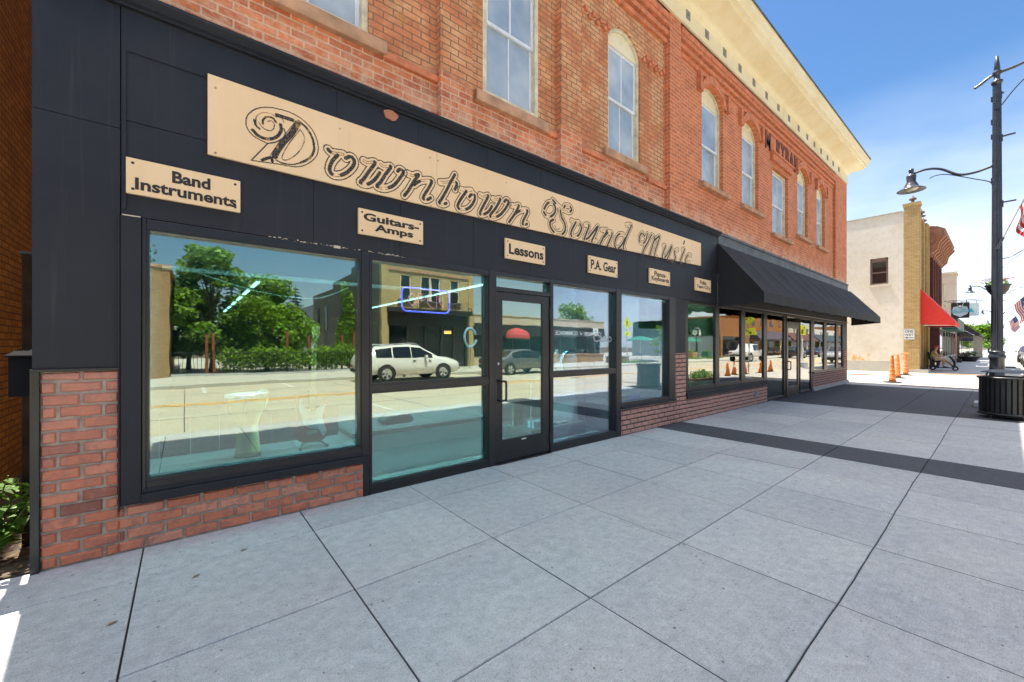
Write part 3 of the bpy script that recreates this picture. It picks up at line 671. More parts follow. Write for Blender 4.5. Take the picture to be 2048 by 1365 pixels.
# ---- shop windows
def shop_window(name, x0, x1, z0, z1, panes, g_, fm=M_ALU, yf=-0.03, gy=0.048):
    """frame outline x0..x1, z0..z1 with glass panes (xa,xb,za,zb)"""
    f_ = MB(); xs = sorted(set([x0, x1] + [q for p in panes for q in p[:2]])); 
    # vertical members fill the gaps between panes
    cols = sorted(set((p[0], p[1]) for p in panes)); x = x0
    for a, b in cols + [(x1, x1)]:
        if a - x > 0.004: f_.box(x, a, yf, 0.11, z0, z1)
        x = b
    for a, b in cols:
        zs_ = sorted((p[2], p[3]) for p in panes if (p[0], p[1]) == (a, b)); z = z0
        for p, q in zs_ + [(z1, z1)]:
            if p - z > 0.004: f_.box(a, b, yf + 0.006, 0.104, z, p)
            z = q
    o = f_.build(name, fm, B, bevel=0.004)
    for p in panes:
        gl = MB(); gl.box(p[0] - 0.004, p[1] + 0.004, gy, gy + 0.006, p[2] - 0.004, p[3] + 0.004); gl.build('pane', g_, o)
        bd = MB(); w_ = 0.016; g0, g1 = yf + 0.012, gy - 0.001; bd.box(p[0], p[0] + w_, g0, g1, p[2], p[3]); bd.box(p[1] - w_, p[1], g0, g1, p[2], p[3]); bd.box(p[0] + w_, p[1] - w_, g0, g1, p[2], p[2] + w_); bd.box(p[0] + w_, p[1] - w_, g0, g1, p[3] - w_, p[3]); bd.build('glazing_bead', M_ALU, o)
    return o
wa = shop_window('shop_window', -0.235, 1.40, 0.40, 2.375, [(-0.212, 1.325, 0.475, 2.31)], G_LEFT)
bx_ = MB(); bx_.box(-0.345, -0.237, -0.042, 0.1, 0.336, 2.372); bx_.box(-0.237, 1.352, -0.055, 0.06, 0.33, 0.398); bx_.box(-0.237, 1.352, -0.034, 0.1, 0.398, 0.43); bx_.box(-0.356, -0.346, -0.05, 0.1, 0.30, 2.376); bx_.box(1.3455, 1.4015, -0.028, 0.2, -0.05, 0.3985); bx_.box(-0.34, 1.3455, 0.115, 0.2, -0.05, 0.45); bx_.build('casing', M_BLACK, wa, bevel=0.004)
shop_window('shop_window', 1.402, 2.93, 0.0, 2.38, [(1.415, 2.845, 0.085, 1.005), (1.415, 2.845, 1.075, 2.322)], G_LEFT)
shop_window('shop_window', 3.90, 5.49, 0.0, 2.38, [(3.93, 5.36, 0.098, 1.04), (3.93, 5.36, 1.095, 2.335)], G_RIGHT)
wd_ = shop_window('shop_window', 5.492, 7.2, 0.45, 2.38, [(5.50, 6.98, 0.52, 2.34)], G_RIGHT)
ws = MB(); ws.box(5.493, 7.205, -0.055, 0.08, 0.437, 0.475); ws.build('casing', M_BLACK, wd_, bevel=0.004)
we = shop_window('shop_window', 7.613, 11.9, 0.47, 2.38, [(7.73, 8.92, 0.64, 2.335), (9.11, 10.29, 0.64, 2.335), (10.52, 11.72, 0.64, 2.335)], G_FAR, yf=-0.008, gy=0.02)
ws = MB(); ws.box(7.614, 11.9, -0.06, 0.08, 0.437, 0.50); ws.box(7.614, 11.9, -0.04, 0.1, 0.50, 0.575); ws.build('casing', M_BLACK, we, bevel=0.004)
shop_window('shop_window', 11.902, 13.40, 0.0, 2.38, [(11.95, 13.27, 0.06, 2.33)], G_FAR, M_BRONZE, yf=-0.008, gy=0.02)
shop_window('shop_window', 14.66, 15.95, 0.0, 2.38, [(14.70, 15.84, 0.06, 2.33)], G_FAR, M_BRONZE, yf=-0.008, gy=0.02)
wf = shop_window('shop_window', 15.952, 20.02, 0.60, 2.38, [(16.17, 17.35, 0.66, 2.33), (17.67, 18.96, 0.66, 2.33), (19.25, 19.93, 0.66, 2.33)], G_FAR, M_BRONZE, yf=-0.008, gy=0.02)
ws = MB(); ws.box(15.955, 20.03, -0.06, 0.08, 0.588, 0.62); ws.build('casing', M_BRONZE, wf, bevel=0.004)
def shop_door(x0, x1, gx0, gx1, gz0, gz1, mt, g_, hx, flip=1):
    """jamb unit with a transom light, leaf, pull handle and hinges"""
    f_ = MB(); f_.box(x0 - 0.028, x0 - 0.004, -0.03, 0.11, 0, 2.38); f_.box(x1 + 0.004, x1 + 0.025, -0.03, 0.11, 0, 2.38); f_.box(x0 - 0.004, x1 + 0.004, -0.024, 0.104, 2.135, 2.19); f_.box(x0 - 0.004, x1 + 0.004, -0.024, 0.104, 2.325, 2.378); f_.box(x0 - 0.004, x1 + 0.004, -0.05, 0.12, -0.01, 0.016)
    fo = f_.build('door_frame', mt, B, bevel=0.003)
    gl = MB(); gl.box(x0 - 0.002, x1 + 0.002, 0.048, 0.054, 2.188, 2.327); gl.build('pane', g_, fo)
    d = MB(); d.box(x0, gx0, -0.012, 0.035, 0.025, 2.13); d.box(gx1, x1, -0.012, 0.035, 0.025, 2.13); d.box(gx0, gx1, -0.0125, 0.0345, 0.025, gz0); d.box(gx0, gx1, -0.0125, 0.0345, gz1, 2.13); d.box(x0 + 0.02, x1 - 0.02, -0.017, -0.0126, 0.03, 0.11)
    do = d.build('door', mt, B, bevel=0.004)
    gl = MB(); gl.box(gx0 - 0.003, gx1 + 0.003, 0.006, 0.012, gz0 - 0.003, gz1 + 0.003); gl.build('pane', g_, do)
    h = MB(); h.tube(smooth_line([(hx, -0.012, 1.03), (hx, -0.06, 1.03), (hx + 0.045 * flip, -0.085, 1.025), (hx + 0.06 * flip, -0.085, 1.0), (hx + 0.06 * flip, -0.085, 0.82), (hx + 0.045 * flip, -0.085, 0.795), (hx, -0.06, 0.79), (hx, -0.012, 0.79)], 4), 0.014, 8)
    h.lathe([(0.024, -0.02), (0.024, -0.012)], (hx, 0, 1.03), 10, 'y'); h.lathe([(0.024, -0.02), (0.024, -0.012)], (hx, 0, 0.79), 10, 'y'); h.build('handle', M_ALU, do, smooth=True)
    lk = MB(); lk.lathe([(0, -0.024), (0.018, -0.022), (0.02, -0.012)], (hx - 0.005, 0, 1.24), 12, 'y'); lk.build('lock', M_CHROME, do, smooth=True)
    for z in (0.2, 1.1, 1.9):
        hg = MB(); hg.tube([(x1 + 0.002, -0.022, z - 0.07), (x1 + 0.002, -0.022, z + 0.07)], 0.012, 8); hg.build('hinge', M_ALU, do)
    st = MB(); st.box((gx0 + gx1) / 2 - 0.03, (gx0 + gx1) / 2 + 0.05, -0.0142, -0.0128, gz0 - 0.035, gz0 - 0.02); st.build('sticker', M_WHITE, do)
shop_door(2.958, 3.875, 3.06, 3.745, 0.29, 2.03, M_ALU, G_LEFT, 3.0)
shop_door(13.43, 14.63, 13.6, 14.45, 0.29, 2.0, M_BRONZE, G_FAR, 13.5)
ob = MB(); ob.box(11.05, 11.2, -0.06, -0.02, 0.22, 0.34); ob.box(11.08, 11.17, -0.075, -0.06, 0.24, 0.32); ob.build('outlet_box', paint('grey_plastic', (0.3, 0.3, 0.3), 0.5), B, bevel=0.006)

# ---- shop interior
M_INWALL = paint('inner_wall', (0.22, 0.24, 0.24), 0.8, var=0.08); M_CARPET = paint('grey_carpet', (0.17, 0.20, 0.20), 0.95, var=0.2, scale=9)
it_ = MB(); it_.box(-0.44, XR - 0.31, 0.13, 19.9, -0.15, 0.004); it_.build('floor', M_CARPET, B)
it_ = MB(); it_.box(-0.44, XR - 0.31, 0.13, 19.9, 3.1, 3.2); it_.build('ceiling', M_INWALL, B)
it_ = MB(); it_.box(-0.44, -0.40, 0.16, 19.9, 0.005, 3.09); it_.box(9.0, 9.1, 0.16, 19.9, 0.005, 3.09); it_.box(XR - 0.36, XR - 0.32, 0.16, 19.9, 0.005, 3.09); it_.box(-0.4, XR - 0.37, 19.8, 19.88, 0.005, 3.09); it_.build('inner_wall', M_INWALL, B)
it_ = MB(); it_.box(9.1, XR - 0.37, 4.0, 4.05, 0.006, 3.08); it_.build('partition', paint('dark_green_wall', (0.05, 0.10, 0.07), 0.8), B)

# ================================================================== SIGNS
def board(name, label, x0, x1, z0, z1, y=-0.05, screws=True):
    o = thing(name, label, 'sign', ((x0 + x1) / 2, y, z0))
    b = MB(); b.box(x0, x1, y, -0.024, z0, z1); b.build('board', M_TAN, o, bevel=0.003)
    if screws:
        sc = [(x0 + .035, z0 + .035), (x1 - .035, z0 + .035), (x0 + .035, z1 - .035), (x1 - .035, z1 - .035)]
        for x, z in sc:
            s = MB(); s.lathe([(0.0, y - 0.003), (0.009, y - 0.0025), (0.010, y + 0.001)], (x, 0, z), 8, 'y'); s.build('screw', M_INK, o)
    return o
def small_sign(label, x0, x1, z0, z1, lines):
    o = board('small_sign', label, x0, x1, z0, z1); o['group'] = 'tan boards naming what the shop sells'
    t = MB()
    for txt, a, b, c, d, off in lines: t.text(txt, x0 + (x1 - x0) * a, x0 + (x1 - x0) * b, z0 + (z1 - z0) * c, z0 + (z1 - z0) * d, -0.0505, 0.002, offset=off)
    t.build('lettering', M_INK, o)
small_sign('tan board reading Band Instruments above the large left window', -0.315, 0.352, 2.532, 2.785, [('Band', 0.37, 0.71, 0.52, 0.87, 0.035), ('Instruments', 0.07, 0.96, 0.13, 0.47, 0.03)])
small_sign('tan board reading Guitars- Amps under the long script sign', 1.288, 1.963, 2.533, 2.78, [('Guitars-', 0.07, 0.93, 0.55, 0.86, 0.035), ('Amps', 0.23, 0.83, 0.12, 0.49, 0.035)])
small_sign('tan board reading Lessons above the glass entrance door', 3.077, 3.757, 2.55, 2.80, [('Lessons', 0.08, 0.95, 0.24, 0.76, 0.03)])
small_sign('tan board reading P.A. Gear', 4.655, 5.363, 2.555, 2.815, [('P.A. Gear', 0.07, 0.94, 0.24, 0.80, 0.025)])
small_sign('tan board reading Pianos- Keyboards', 6.285, 6.962, 2.57, 2.83, [('Pianos-', 0.22, 0.80, 0.52, 0.86, 0.02), ('Keyboards', 0.09, 0.95, 0.12, 0.50, 0.02)])
small_sign('tan board reading Polka Tapes C.D.s beside the black awning', 7.925, 8.61, 2.59, 2.845, [('Polka', 0.30, 0.70, 0.55, 0.85, 0.02), ('Tapes C.D.s', 0.10, 0.95, 0.17, 0.47, 0.02)])
SX0, SX1, SZ0, SZ1 = 0.142, 8.167, 2.945, 3.565
big = thing('shop_sign', 'long tan board with hand-painted script lettering Downtown Sound Music', 'sign', (4.15, -0.05, SZ0))
bb = MB(); xm_ = P(869, 300)[0]
zr = lambda x: (3.03 + 0.008 * (x - 0.142) if False else 2.943 + (3.108 - 2.943) * ((x - SX0) / (SX1 - SX0)) ** 1.6)
nseg = 16
for (a, b) in ((SX0, xm_ - 0.0012), (xm_ + 0.0012, SX1)):
    for k_ in range(nseg):
        p, q = a + (b - a) * k_ / nseg, a + (b - a) * (k_ + 1) / nseg
        bb.hexa([(p, -0.05, zr(p)), (q, -0.05, zr(q)), (q, -0.026, zr(q)), (p, -0.026, zr(p)), (p, -0.05, 3.565), (q, -0.05, 3.565), (q, -0.026, 3.565), (p, -0.026, 3.565)])
bb.build('board', M_TAN, big)
for u, v in ((431, 176), (431, 306), (680, 258), (860, 316), (876, 322), (1013, 366), (1210, 432), (1384, 492), (862, 412), (1385, 522)):
    x, z = P(u, v, -0.05); s = MB(); s.lathe([(0.0, -0.053), (0.008, -0.0525), (0.009, -0.049)], (x, 0, z), 8, 'y'); s.build('screw', M_STONE, big)
# script lettering: strokes traced on the board, rasterised into 4 mm paint cells
CELL = 0.004; GX = int((SX1 - SX0) / CELL); GZ = int(0.64 / CELL)
ink = np.zeros((GZ, GX), np.uint8)       # 1 dark, 2 gold
rng = np.random.default_rng(4)
gn = rng.random((GZ // 8 + 2, GX // 8 + 2)); wear = np.kron(gn, np.ones((8, 8)))[:GZ, :GX]; wear2 = rng.random((GZ, GX))
def zoom(s, ox, oy): return lambda pts: [P(ox + x / s, oy + y / s, -0.05) for x, y in pts]
Z6, Z7, Z8 = zoom(5.459, 400, 150), zoom(5.389, 700, 270), zoom(6.0235, 1070, 370)
def dist_field(lines, pad):
    A = np.array([p for l in lines for p in l]); x0, z0 = A.min(0) - pad; x1, z1 = A.max(0) + pad
    i0, i1 = max(0, int((x0 - SX0) / CELL)), min(GX, int((x1 - SX0) / CELL) + 1); j0, j1 = max(0, int((z0 - 2.94) / CELL)), min(GZ, int((z1 - 2.94) / CELL) + 1)
    X, Zz = np.meshgrid(SX0 + (np.arange(i0, i1) + .5) * CELL, 2.94 + (np.arange(j0, j1) + .5) * CELL)
    D = np.full(X.shape, 9.0)
    for l in lines:
        for a, b in zip(l[:-1], l[1:]):
            d = np.array(b) - np.array(a); L = max(1e-9, d @ d); t = np.clip(((X - a[0]) * d[0] + (Zz - a[1]) * d[1]) / L, 0, 1)
            D = np.minimum(D, np.hypot(X - a[0] - t * d[0], Zz - a[1] - t * d[1]))
    return D, (slice(j0, j1), slice(i0, i1))
def put(mask, sl, code): ink[sl] = np.where(mask, code, ink[sl])
def stroke(zf, pts, wd, worn=0.0, gold=0.0, sm=True):
    l = [tuple(p) for p in (smooth_line(zf(pts), 6) if sm else zf(pts))]
    D, sl = dist_field([l], wd)
    m = D < wd / 2
    put(m, sl, 1)
    if gold: put(m & (wear[sl] < gold * 0.7), sl, 2)
    if worn: put(m & (wear2[sl] < worn * 0.35), sl, 2)
def letter(zf, strokes, r_in=0.017, r_out=0.040, line=0.0095):
    """painted outline round the strokes; the heavy down-strokes are filled dark, the light ones edged in gold"""
    ls = [[tuple(p) for p in smooth_line(zf(s), 6)] for s in strokes]
    D, sl = dist_field(ls, r_out + 0.03)
    put(np.abs(D - r_out) < line / 2, sl, 1)
    for l in ls:
        d, s2 = dist_field([l], r_out + 0.03)
        put((np.abs(d - 0.010) < 0.0035) & (wear[s2] < 0.7), s2, 2)
    for l in ls:
        run = []
        for a, b in zip(l[:-1], l[1:]):
            dx, dz = b[0] - a[0], b[1] - a[1]
            if abs(dz) > 0.55 * abs(dx): run.append([a, b])
        if run:
            d, s2 = dist_field(run, r_out + 0.03)
            put(d < r_in, s2, 1); put((d < r_in) & (wear2[s2] < 0.10), s2, 2)
# the large D
stroke(Z6, [(1065, 540), (1000, 640), (910, 740), (845, 830), (815, 890)], 0.046, 0.2, 0.12)
stroke(Z6, [(1075, 505), (1170, 590), (1232, 710), (1243, 830), (1190, 915), (1100, 960)], 0.020, 0.28, 0.3)
stroke(Z6, [(1100, 960), (1010, 980), (900, 965), (830, 930)], 0.010)
stroke(Z6, [(840, 440), (930, 470), (1010, 495)], 0.032, 0.22, 0.1)
stroke(Z6, [(575, 605), (640, 668), (740, 702), (835, 680), (885, 610), (880, 545)], 0.026, 0.22, 0.15)
stroke(Z6, [(830, 520), (790, 470), (730, 462), (690, 490), (688, 535)], 0.016, 0.2, 0.3)
stroke(Z6, [(740, 510), (780, 505), (812, 545), (800, 595), (755, 612), (690, 580), (640, 520)], 0.006)
stroke(Z6, [(640, 585), (615, 540), (615, 460), (680, 415), (770, 425), (840, 470)], 0.006, 0, 0.6)
stroke(Z6, [(590, 490), (605, 545), (650, 590)], 0.014, 0.1)
stroke(Z6, [(840, 455), (890, 475), (915, 520)], 0.006)
stroke(Z6, [(735, 750), (600, 680), (525, 600), (500, 515), (530, 430), (620, 370), (740, 355), (850, 372), (980, 410), (1120, 490), (1230, 610), (1288, 760), (1270, 890), (1160, 980), (1040, 1005), (850, 975), (560, 935)], 0.008)
stroke(Z6, [(740, 750), (560, 935)], 0.009, 0, 0, False)
stroke(Z6, [(735, 750), (830, 735), (905, 690), (930, 640), (915, 590)], 0.010)
stroke(Z6, [(680, 930), (770, 905), (790, 945)], 0.024, 0.15)
stroke(Z6, [(1095, 600), (1140, 680), (1120, 780), (1050, 870), (950, 930), (895, 910), (930, 820), (1010, 700), (1095, 600)], 0.007, 0, 0.7)
stroke(Z6, [(1050, 500), (900, 690), (780, 860), (775, 900), (850, 905)], 0.005)
# o w n t o w n   S o u n d   M u s i c
letter(Z6, [[(1400, 815), (1440, 850), (1560, 868)], [(1500, 880), (1440, 950), (1415, 1040), (1460, 1095), (1560, 1090), (1655, 1020), (1685, 950), (1650, 895), (1590, 910)]])
for L in ([[(150, 280), (190, 300), (270, 300), (200, 400), (145, 480), (112, 515), (180, 535), (260, 490), (320, 410)], [(330, 320), (370, 345), (440, 345), (380, 430), (330, 510), (290, 555), (370, 580), (470, 545), (550, 450), (575, 400), (540, 372), (512, 395)]],
          [[(620, 420), (680, 440), (740, 430), (690, 500), (630, 600), (585, 655)], [(690, 540), (740, 505), (810, 490), (880, 500), (850, 570), (800, 650), (790, 690), (830, 700), (868, 680)]],
          [[(1130, 430), (1090, 500), (1040, 600), (985, 695), (962, 730), (1000, 750), (1038, 738)], [(975, 512), (1030, 512), (1090, 505), (1150, 520), (1130, 590)]],
          [[(1190, 592), (1230, 602), (1305, 602)], [(1255, 610), (1190, 700), (1160, 770), (1200, 810), (1280, 790), (1335, 720), (1345, 655), (1310, 645), (1285, 670)]],
          [[(1405, 650), (1445, 665), (1490, 660), (1440, 760), (1400, 845), (1430, 860), (1490, 830), (1530, 770)], [(1545, 690), (1575, 700), (1620, 695), (1570, 790), (1510, 870), (1540, 893), (1610, 868), (1680, 790), (1708, 722), (1685, 700), (1662, 722)]],
          [[(1742, 762), (1780, 770), (1820, 765), (1770, 860), (1715, 940)], [(1770, 860), (1830, 820), (1895, 810), (1912, 832), (1870, 920), (1860, 962), (1888, 970), (1910, 960)]]): letter(Z7, L)
letter(Z8, [[(110, 290), (150, 225), (200, 215), (240, 260), (240, 330), (190, 382), (135, 368), (105, 330)], [(215, 185), (265, 240), (330, 295), (400, 328), (438, 308), (420, 260), (365, 252), (350, 275)], [(305, 310), (320, 390), (358, 470), (362, 550), (320, 598), (250, 588), (192, 520), (182, 450), (222, 420)]])
stroke(Z8, [(240, 490), (255, 535), (300, 530)], 0.009)
for L in ([[(440, 432), (480, 450), (520, 450)], [(490, 455), (450, 530), (432, 600), (470, 630), (530, 600), (560, 520), (540, 475)]],
          [[(605, 482), (650, 490), (620, 580), (592, 658), (640, 640), (700, 570), (758, 502), (720, 600), (682, 680), (710, 690), (738, 680)]],
          [[(802, 542), (850, 545), (868, 555), (820, 640), (782, 718)], [(830, 630), (870, 585), (910, 572), (928, 600), (890, 690), (872, 742), (905, 740)]],
          [[(1102, 482), (1158, 487), (1130, 560), (1090, 660), (1062, 755), (1082, 778)], [(1070, 602), (1020, 592), (972, 650), (962, 738), (1000, 765), (1050, 715), (1085, 640)]],
          [[(1320, 620), (1290, 582), (1262, 620), (1260, 680), (1300, 708), (1338, 660), (1352, 590)], [(1405, 600), (1360, 690), (1315, 770), (1292, 845)], [(1405, 602), (1440, 640), (1412, 740), (1382, 848)], [(1430, 680), (1470, 640), (1500, 622), (1480, 700), (1450, 790), (1442, 858), (1470, 878)]],
          [[(1542, 732), (1570, 737), (1550, 800), (1532, 878), (1570, 868), (1610, 805), (1648, 742), (1620, 830), (1592, 898), (1610, 903)]],
          [[(1718, 782), (1682, 800), (1682, 840), (1690, 880), (1668, 928), (1642, 920)]],
          [[(1772, 782), (1800, 777), (1770, 860), (1747, 928), (1768, 948)]],
          [[(1878, 850), (1850, 842), (1820, 880), (1812, 928), (1832, 948), (1860, 938)]]): letter(Z8, L)
stroke(Z8, [(1800, 680), (1790, 710)], 0.04)
for code, mt_, nm in ((1, M_INK, 'lettering'), (2, M_GOLD, 'gilding')):
    mb = MB(); y = -0.0512
    for j in range(GZ):
        row = (ink[j] == code).astype(np.int8); d = np.diff(np.concatenate(([0], row, [0]))); st_, en = np.where(d == 1)[0], np.where(d == -1)[0]
        z = 2.94 + j * CELL
        for a, b in zip(st_, en): mb.face([(SX0 + a * CELL, y, z), (SX0 + b * CELL, y, z), (SX0 + b * CELL, y, z + CELL), (SX0 + a * CELL, y, z + CELL)])
    mb.build(nm, mt_, big)

# ================================================================== AWNING over the far shopfront
M_AWN = paint('black_canvas', (0.012, 0.012, 0.014), 0.8, var=0.5, scale=1.6, bmp=0.6, bscale=2.6)
aw = thing('awning', 'long black canvas awning over the far glazed shopfront', 'awning', (15, -0.45, 2.3))
AX0, AX1, AP = 8.99, 21.2, -0.925
c_ = MB(); NXA, NZA = 72, 5
ra = random.Random(9); V = []; F = []
for i in range(NXA + 1):
    x = AX0 + (AX1 - AX0) * i / NXA; t = i / NXA
    sag = 0.018 * math.cos(2 * PI * i / 6) 
    for j in range(NZA + 1):
        s_ = j / NZA; V.append((x, -0.035 + (AP + 0.035) * s_, 3.70 + (2.555 + 0.06 * t - 3.70) * s_ - 0.050 * math.sin(PI * s_) * abs(math.sin(PI * i / 6)) ** 0.6 + 0.006 * math.sin(i * 2.7 + j * 1.9)))
    V.append((x, AP - 0.004, 2.33 + 0.05 * t + 0.012 * math.sin(i * 1.7) + 0.02 * abs(math.sin(PI * i / 6)) + ra.uniform(-0.006, 0.006)))
m_ = NZA + 2
for i in range(NXA):
    for j in range(NZA + 1): F.append((i * m_ + j, i * m_ + j + 1, (i + 1) * m_ + j + 1, (i + 1) * m_ + j))
c_.idx(V, F)
o = c_.build('canopy', M_AWN, aw); so_ = o.modifiers.new('thickness', 'SOLIDIFY'); so_.thickness = 0.004
for x in (AX0, AX1):
    e = MB(); e.prism([(-0.03, 3.70), (AP, 2.555 + (0.06 if x > 15 else 0)), (AP, 2.34 + (0.05 if x > 15 else 0)), (-0.03, 2.32)], x - 0.003 if x < 15 else x, x if x < 15 else x + 0.003); e.build('end_panel', M_AWN, aw)
rbm = MB()
for k_ in range(13):
    x = AX0 + 0.02 + (AX1 - AX0 - 0.04) * k_ / 12; rbm.tube([(x, -0.03, 3.66), (x, AP + 0.015, 2.53 + 0.005 * k_)], 0.012, 6)
rbm.tube([(AX0 + 0.01, AP + 0.02, 2.53), (AX1 - 0.01, AP + 0.02, 2.59)], 0.014, 6); rbm.tube([(AX0 + 0.01, -0.06, 2.40), (AX1 - 0.6, -0.06, 2.41)], 0.012, 6); rbm.build('frame', M_ALU, aw)

# ================================================================== LEFT NEIGHBOUR and the alley
NB_M = brick('brown_brick', (0.48, 0.27, 0.07), (0.34, 0.185, 0.045), (0.16, 0.10, 0.05), 0.205, 0.073, 0.009, dirt=0.5)
nb = thing('neighbour_building', 'brown brick side wall of the neighbouring building across the alley', 'building', (-5, 8, 0))
b = MB(); b.box(-12, -1.45, 1.0, 24, -0.2, 10.5); b.build('wall', NB_M, nb)
b = MB(); b.box(-12.1, -1.43, 0.98, 24.1, 10.5, 10.7); b.build('coping', M_STONE, nb)
pw = thing('drain_post', 'dark rusty timber post standing in the alley beside the black corner', 'post', (-0.9, 0.55, 0))
b = MB(); b.box(-0.905, -0.855, 0.53, 0.58, 0, 2.12); b.build('shaft', paint('dark_timber', (0.03, 0.018, 0.012), 0.9, var=0.4, spec=0.1), pw, bevel=0.006)
b = MB(); b.box(-0.915, -0.845, 0.52, 0.59, 2.12, 2.14); b.build('cap', M_IRON, pw)
mbx = thing('utility_box', 'black metal box with sloping lid on the corner of the shop by the alley', 'box', (-0.86, 0.1, 1.1))
b = MB(); b.prism([(0.06, 1.13), (0.30, 1.13), (0.30, 1.42), (0.06, 1.38)], -0.865, -0.762); b.build('body', paint('matte_black', (0.010, 0.010, 0.011), 0.9, spec=0.1), mbx, bevel=0.004)
b = MB(); b.prism([(0.04, 1.383), (0.31, 1.425), (0.31, 1.435), (0.04, 1.395)], -0.875, -0.762); b.build('lid', paint('matte_black', (0.010, 0.010, 0.011), 0.9, spec=0.1), mbx)
rr = random.Random(21)
for k_, (x, y, h, lb) in enumerate(((-1.0, 0.30, 0.62, 'leafy green weed growing tall beside the corner edge of the brick base'), (-1.28, 0.22, 0.45, 'bushy green weed at the edge of the photo in the alley mouth'), (-1.12, 0.14, 0.16, 'small sprig of weed low down at the sidewalk edge'))):
    t = thing('weed_plant', lb, 'plant', (x, y, 0)); t['group'] = 'weeds in the alley'
    lf = MB(); st = MB()
    for q in range(18 if h > 0.3 else 6):
        a = rr.uniform(0, 2 * PI); rad = rr.uniform(0.05, 0.22) * h / 0.5; tip = Vector((x + rad * math.cos(a), y + rad * math.sin(a) * 0.7, h * rr.uniform(0.6, 1.0)))
        base = Vector((x + rr.uniform(-.03, .03), y + rr.uniform(-.03, .03), 0)); pts = [base, base.lerp(tip, 0.5) + Vector((0, 0, 0.05)), tip]; st.tube(pts, 0.004, 5)
        for m2_ in range(15):
            p = base.lerp(tip, rr.uniform(0.25, 1.0)); dd = Vector((rr.uniform(-1, 1), rr.uniform(-1, 0.6), rr.uniform(-0.5, 0.3))).normalized(); s_ = rr.uniform(0.05, 0.105)
            sd_ = dd.cross(Vector((0, 0, 1))).normalized(); up_ = Vector((0, 0, 0.15 * s_))
            lf.face([p, p + dd * s_ * 0.45 + sd_ * s_ * 0.36 + up_, p + dd * s_, p + dd * s_ * 0.45 - sd_ * s_ * 0.36 + up_])
    lf.build('foliage', leafmat('weed_leaf', (0.13, 0.24, 0.03)), t); st.build('stem', L_GREEN, t)
lt = MB(); M_LEAF = paint('dry_leaf', (0.22, 0.12, 0.05), 0.9, var=0.5, scale=30)
for _ in range(260):
    x, y = rr.uniform(-1.7, -0.78), rr.uniform(0.03, 0.9); s_ = rr.uniform(0.01, 0.035); a = rr.uniform(0, PI)
    dx, dy = s_ * math.cos(a), s_ * math.sin(a); z = 0.008 + rr.uniform(0, 0.02)
    lt.face([(x - dx, y - dy, z), (x + dy * 0.5, y - dx * 0.5, z + 0.006), (x + dx, y + dy, z + rr.uniform(0, 0.01)), (x - dy * 0.5, y + dx * 0.5, z + 0.004)])
tag(lt.build('leaf_litter', M_LEAF), 'dry brown leaf litter on the soil of the alley', 'leaf litter', kind='stuff')
for (x, y, a, lb) in ((0.06, -0.72, 0.5, 'curled brown leaf lying near the left corner of the brick base'), (-0.29, -0.99, 0.2, 'small dark leaf on the slab at the left edge of the sidewalk'), (0.33, -0.52, 0.1, 'dark leaf lying on the joint below the big window'), (1.05, -1.02, 1.2, 'thin bent twig on the sidewalk below the big window')):
    m2 = MB(); c0, s0 = math.cos(a), math.sin(a); wd = 0.004 if 'twig' in lb else 0.007; L = 0.026
    P_ = [(-L, 0, 0), (-L * .3, wd, .006), (L * .5, wd * .7, .004), (L, 0.004, .002), (L * .4, -wd, .003), (-L * .4, -wd, .005)]
    m2.face([(x + p[0] * c0 - p[1] * s0, y + p[0] * s0 + p[1] * c0, 0.004 + p[2]) for p in P_])
    tag(m2.build('fallen_twig' if 'twig' in lb else 'fallen_leaf', M_LEAF), lb, 'twig' if 'twig' in lb else 'leaf')

# ================================================================== INSIDE THE SHOP WINDOWS
M_LEDGE = paint('teal_ledge_board', (0.06, 0.072, 0.074), 0.7, var=0.12); M_DKBOARD = paint('dark_panelling', (0.055, 0.06, 0.065), 0.6)
pf = thing('display_platform', 'low grey display platform with dark plank back behind the big left window', 'platform', (0.5, 0.5, 0))
b = MB(); b.box(-0.39, 1.36, 0.13, 0.86, 0.005, 0.45); b.build('deck', M_LEDGE, pf)
b = MB()
for k_ in range(8): b.box(-0.39 + k_ * 0.22, -0.175 + k_ * 0.22, 0.862, 0.89, 0.006, 0.80)
b.build('back_board', M_DKBOARD, pf)
dj = thing('hand_drum', 'tall goblet hand drum with chrome rim and pale wooden shell', 'drum', (0.455, 0.46, 0.451))
b = MB(); b.lathe([(0.105, 0.012), (0.10, 0.05), (0.085, 0.20), (0.078, 0.28), (0.10, 0.36), (0.145, 0.44), (0.165, 0.52), (0.168, 0.56), (0.0, 0.56)], (0.455, 0.46, 0.451), 28); b.build('shell', paint('pale_drum_wood', (0.66, 0.52, 0.22), 0.35, var=0.15, scale=9), dj, smooth=True)
b = MB(); b.lathe([(0.108, 0), (0.110, 0.012), (0.104, 0.014)], (0.455, 0.46, 0.451), 24, cap=False); b.build('foot_ring', M_RUBBER, dj)
b = MB(); b.lathe([(0.171, 0.535), (0.176, 0.54), (0.176, 0.57), (0.168, 0.575)], (0.455, 0.46, 0.451), 28, cap=False)
for k_ in range(6):
    a = k_ * PI / 3 + 0.3; b.tube([(0.455 + 0.174 * math.cos(a), 0.46 + 0.174 * math.sin(a), 0.451 + 0.55), (0.455 + 0.15 * math.cos(a), 0.46 + 0.15 * math.sin(a), 0.451 + 0.40)], 0.006, 6)
b.build('rim', M_CHROME, dj); b = MB(); b.lathe([(0.166, 0.562), (0.16, 0.568), (0, 0.57)], (0.455, 0.46, 0.451), 28); b.build('drum_skin', paint('drum_skin', (0.22, 0.22, 0.20), 0.5), dj)
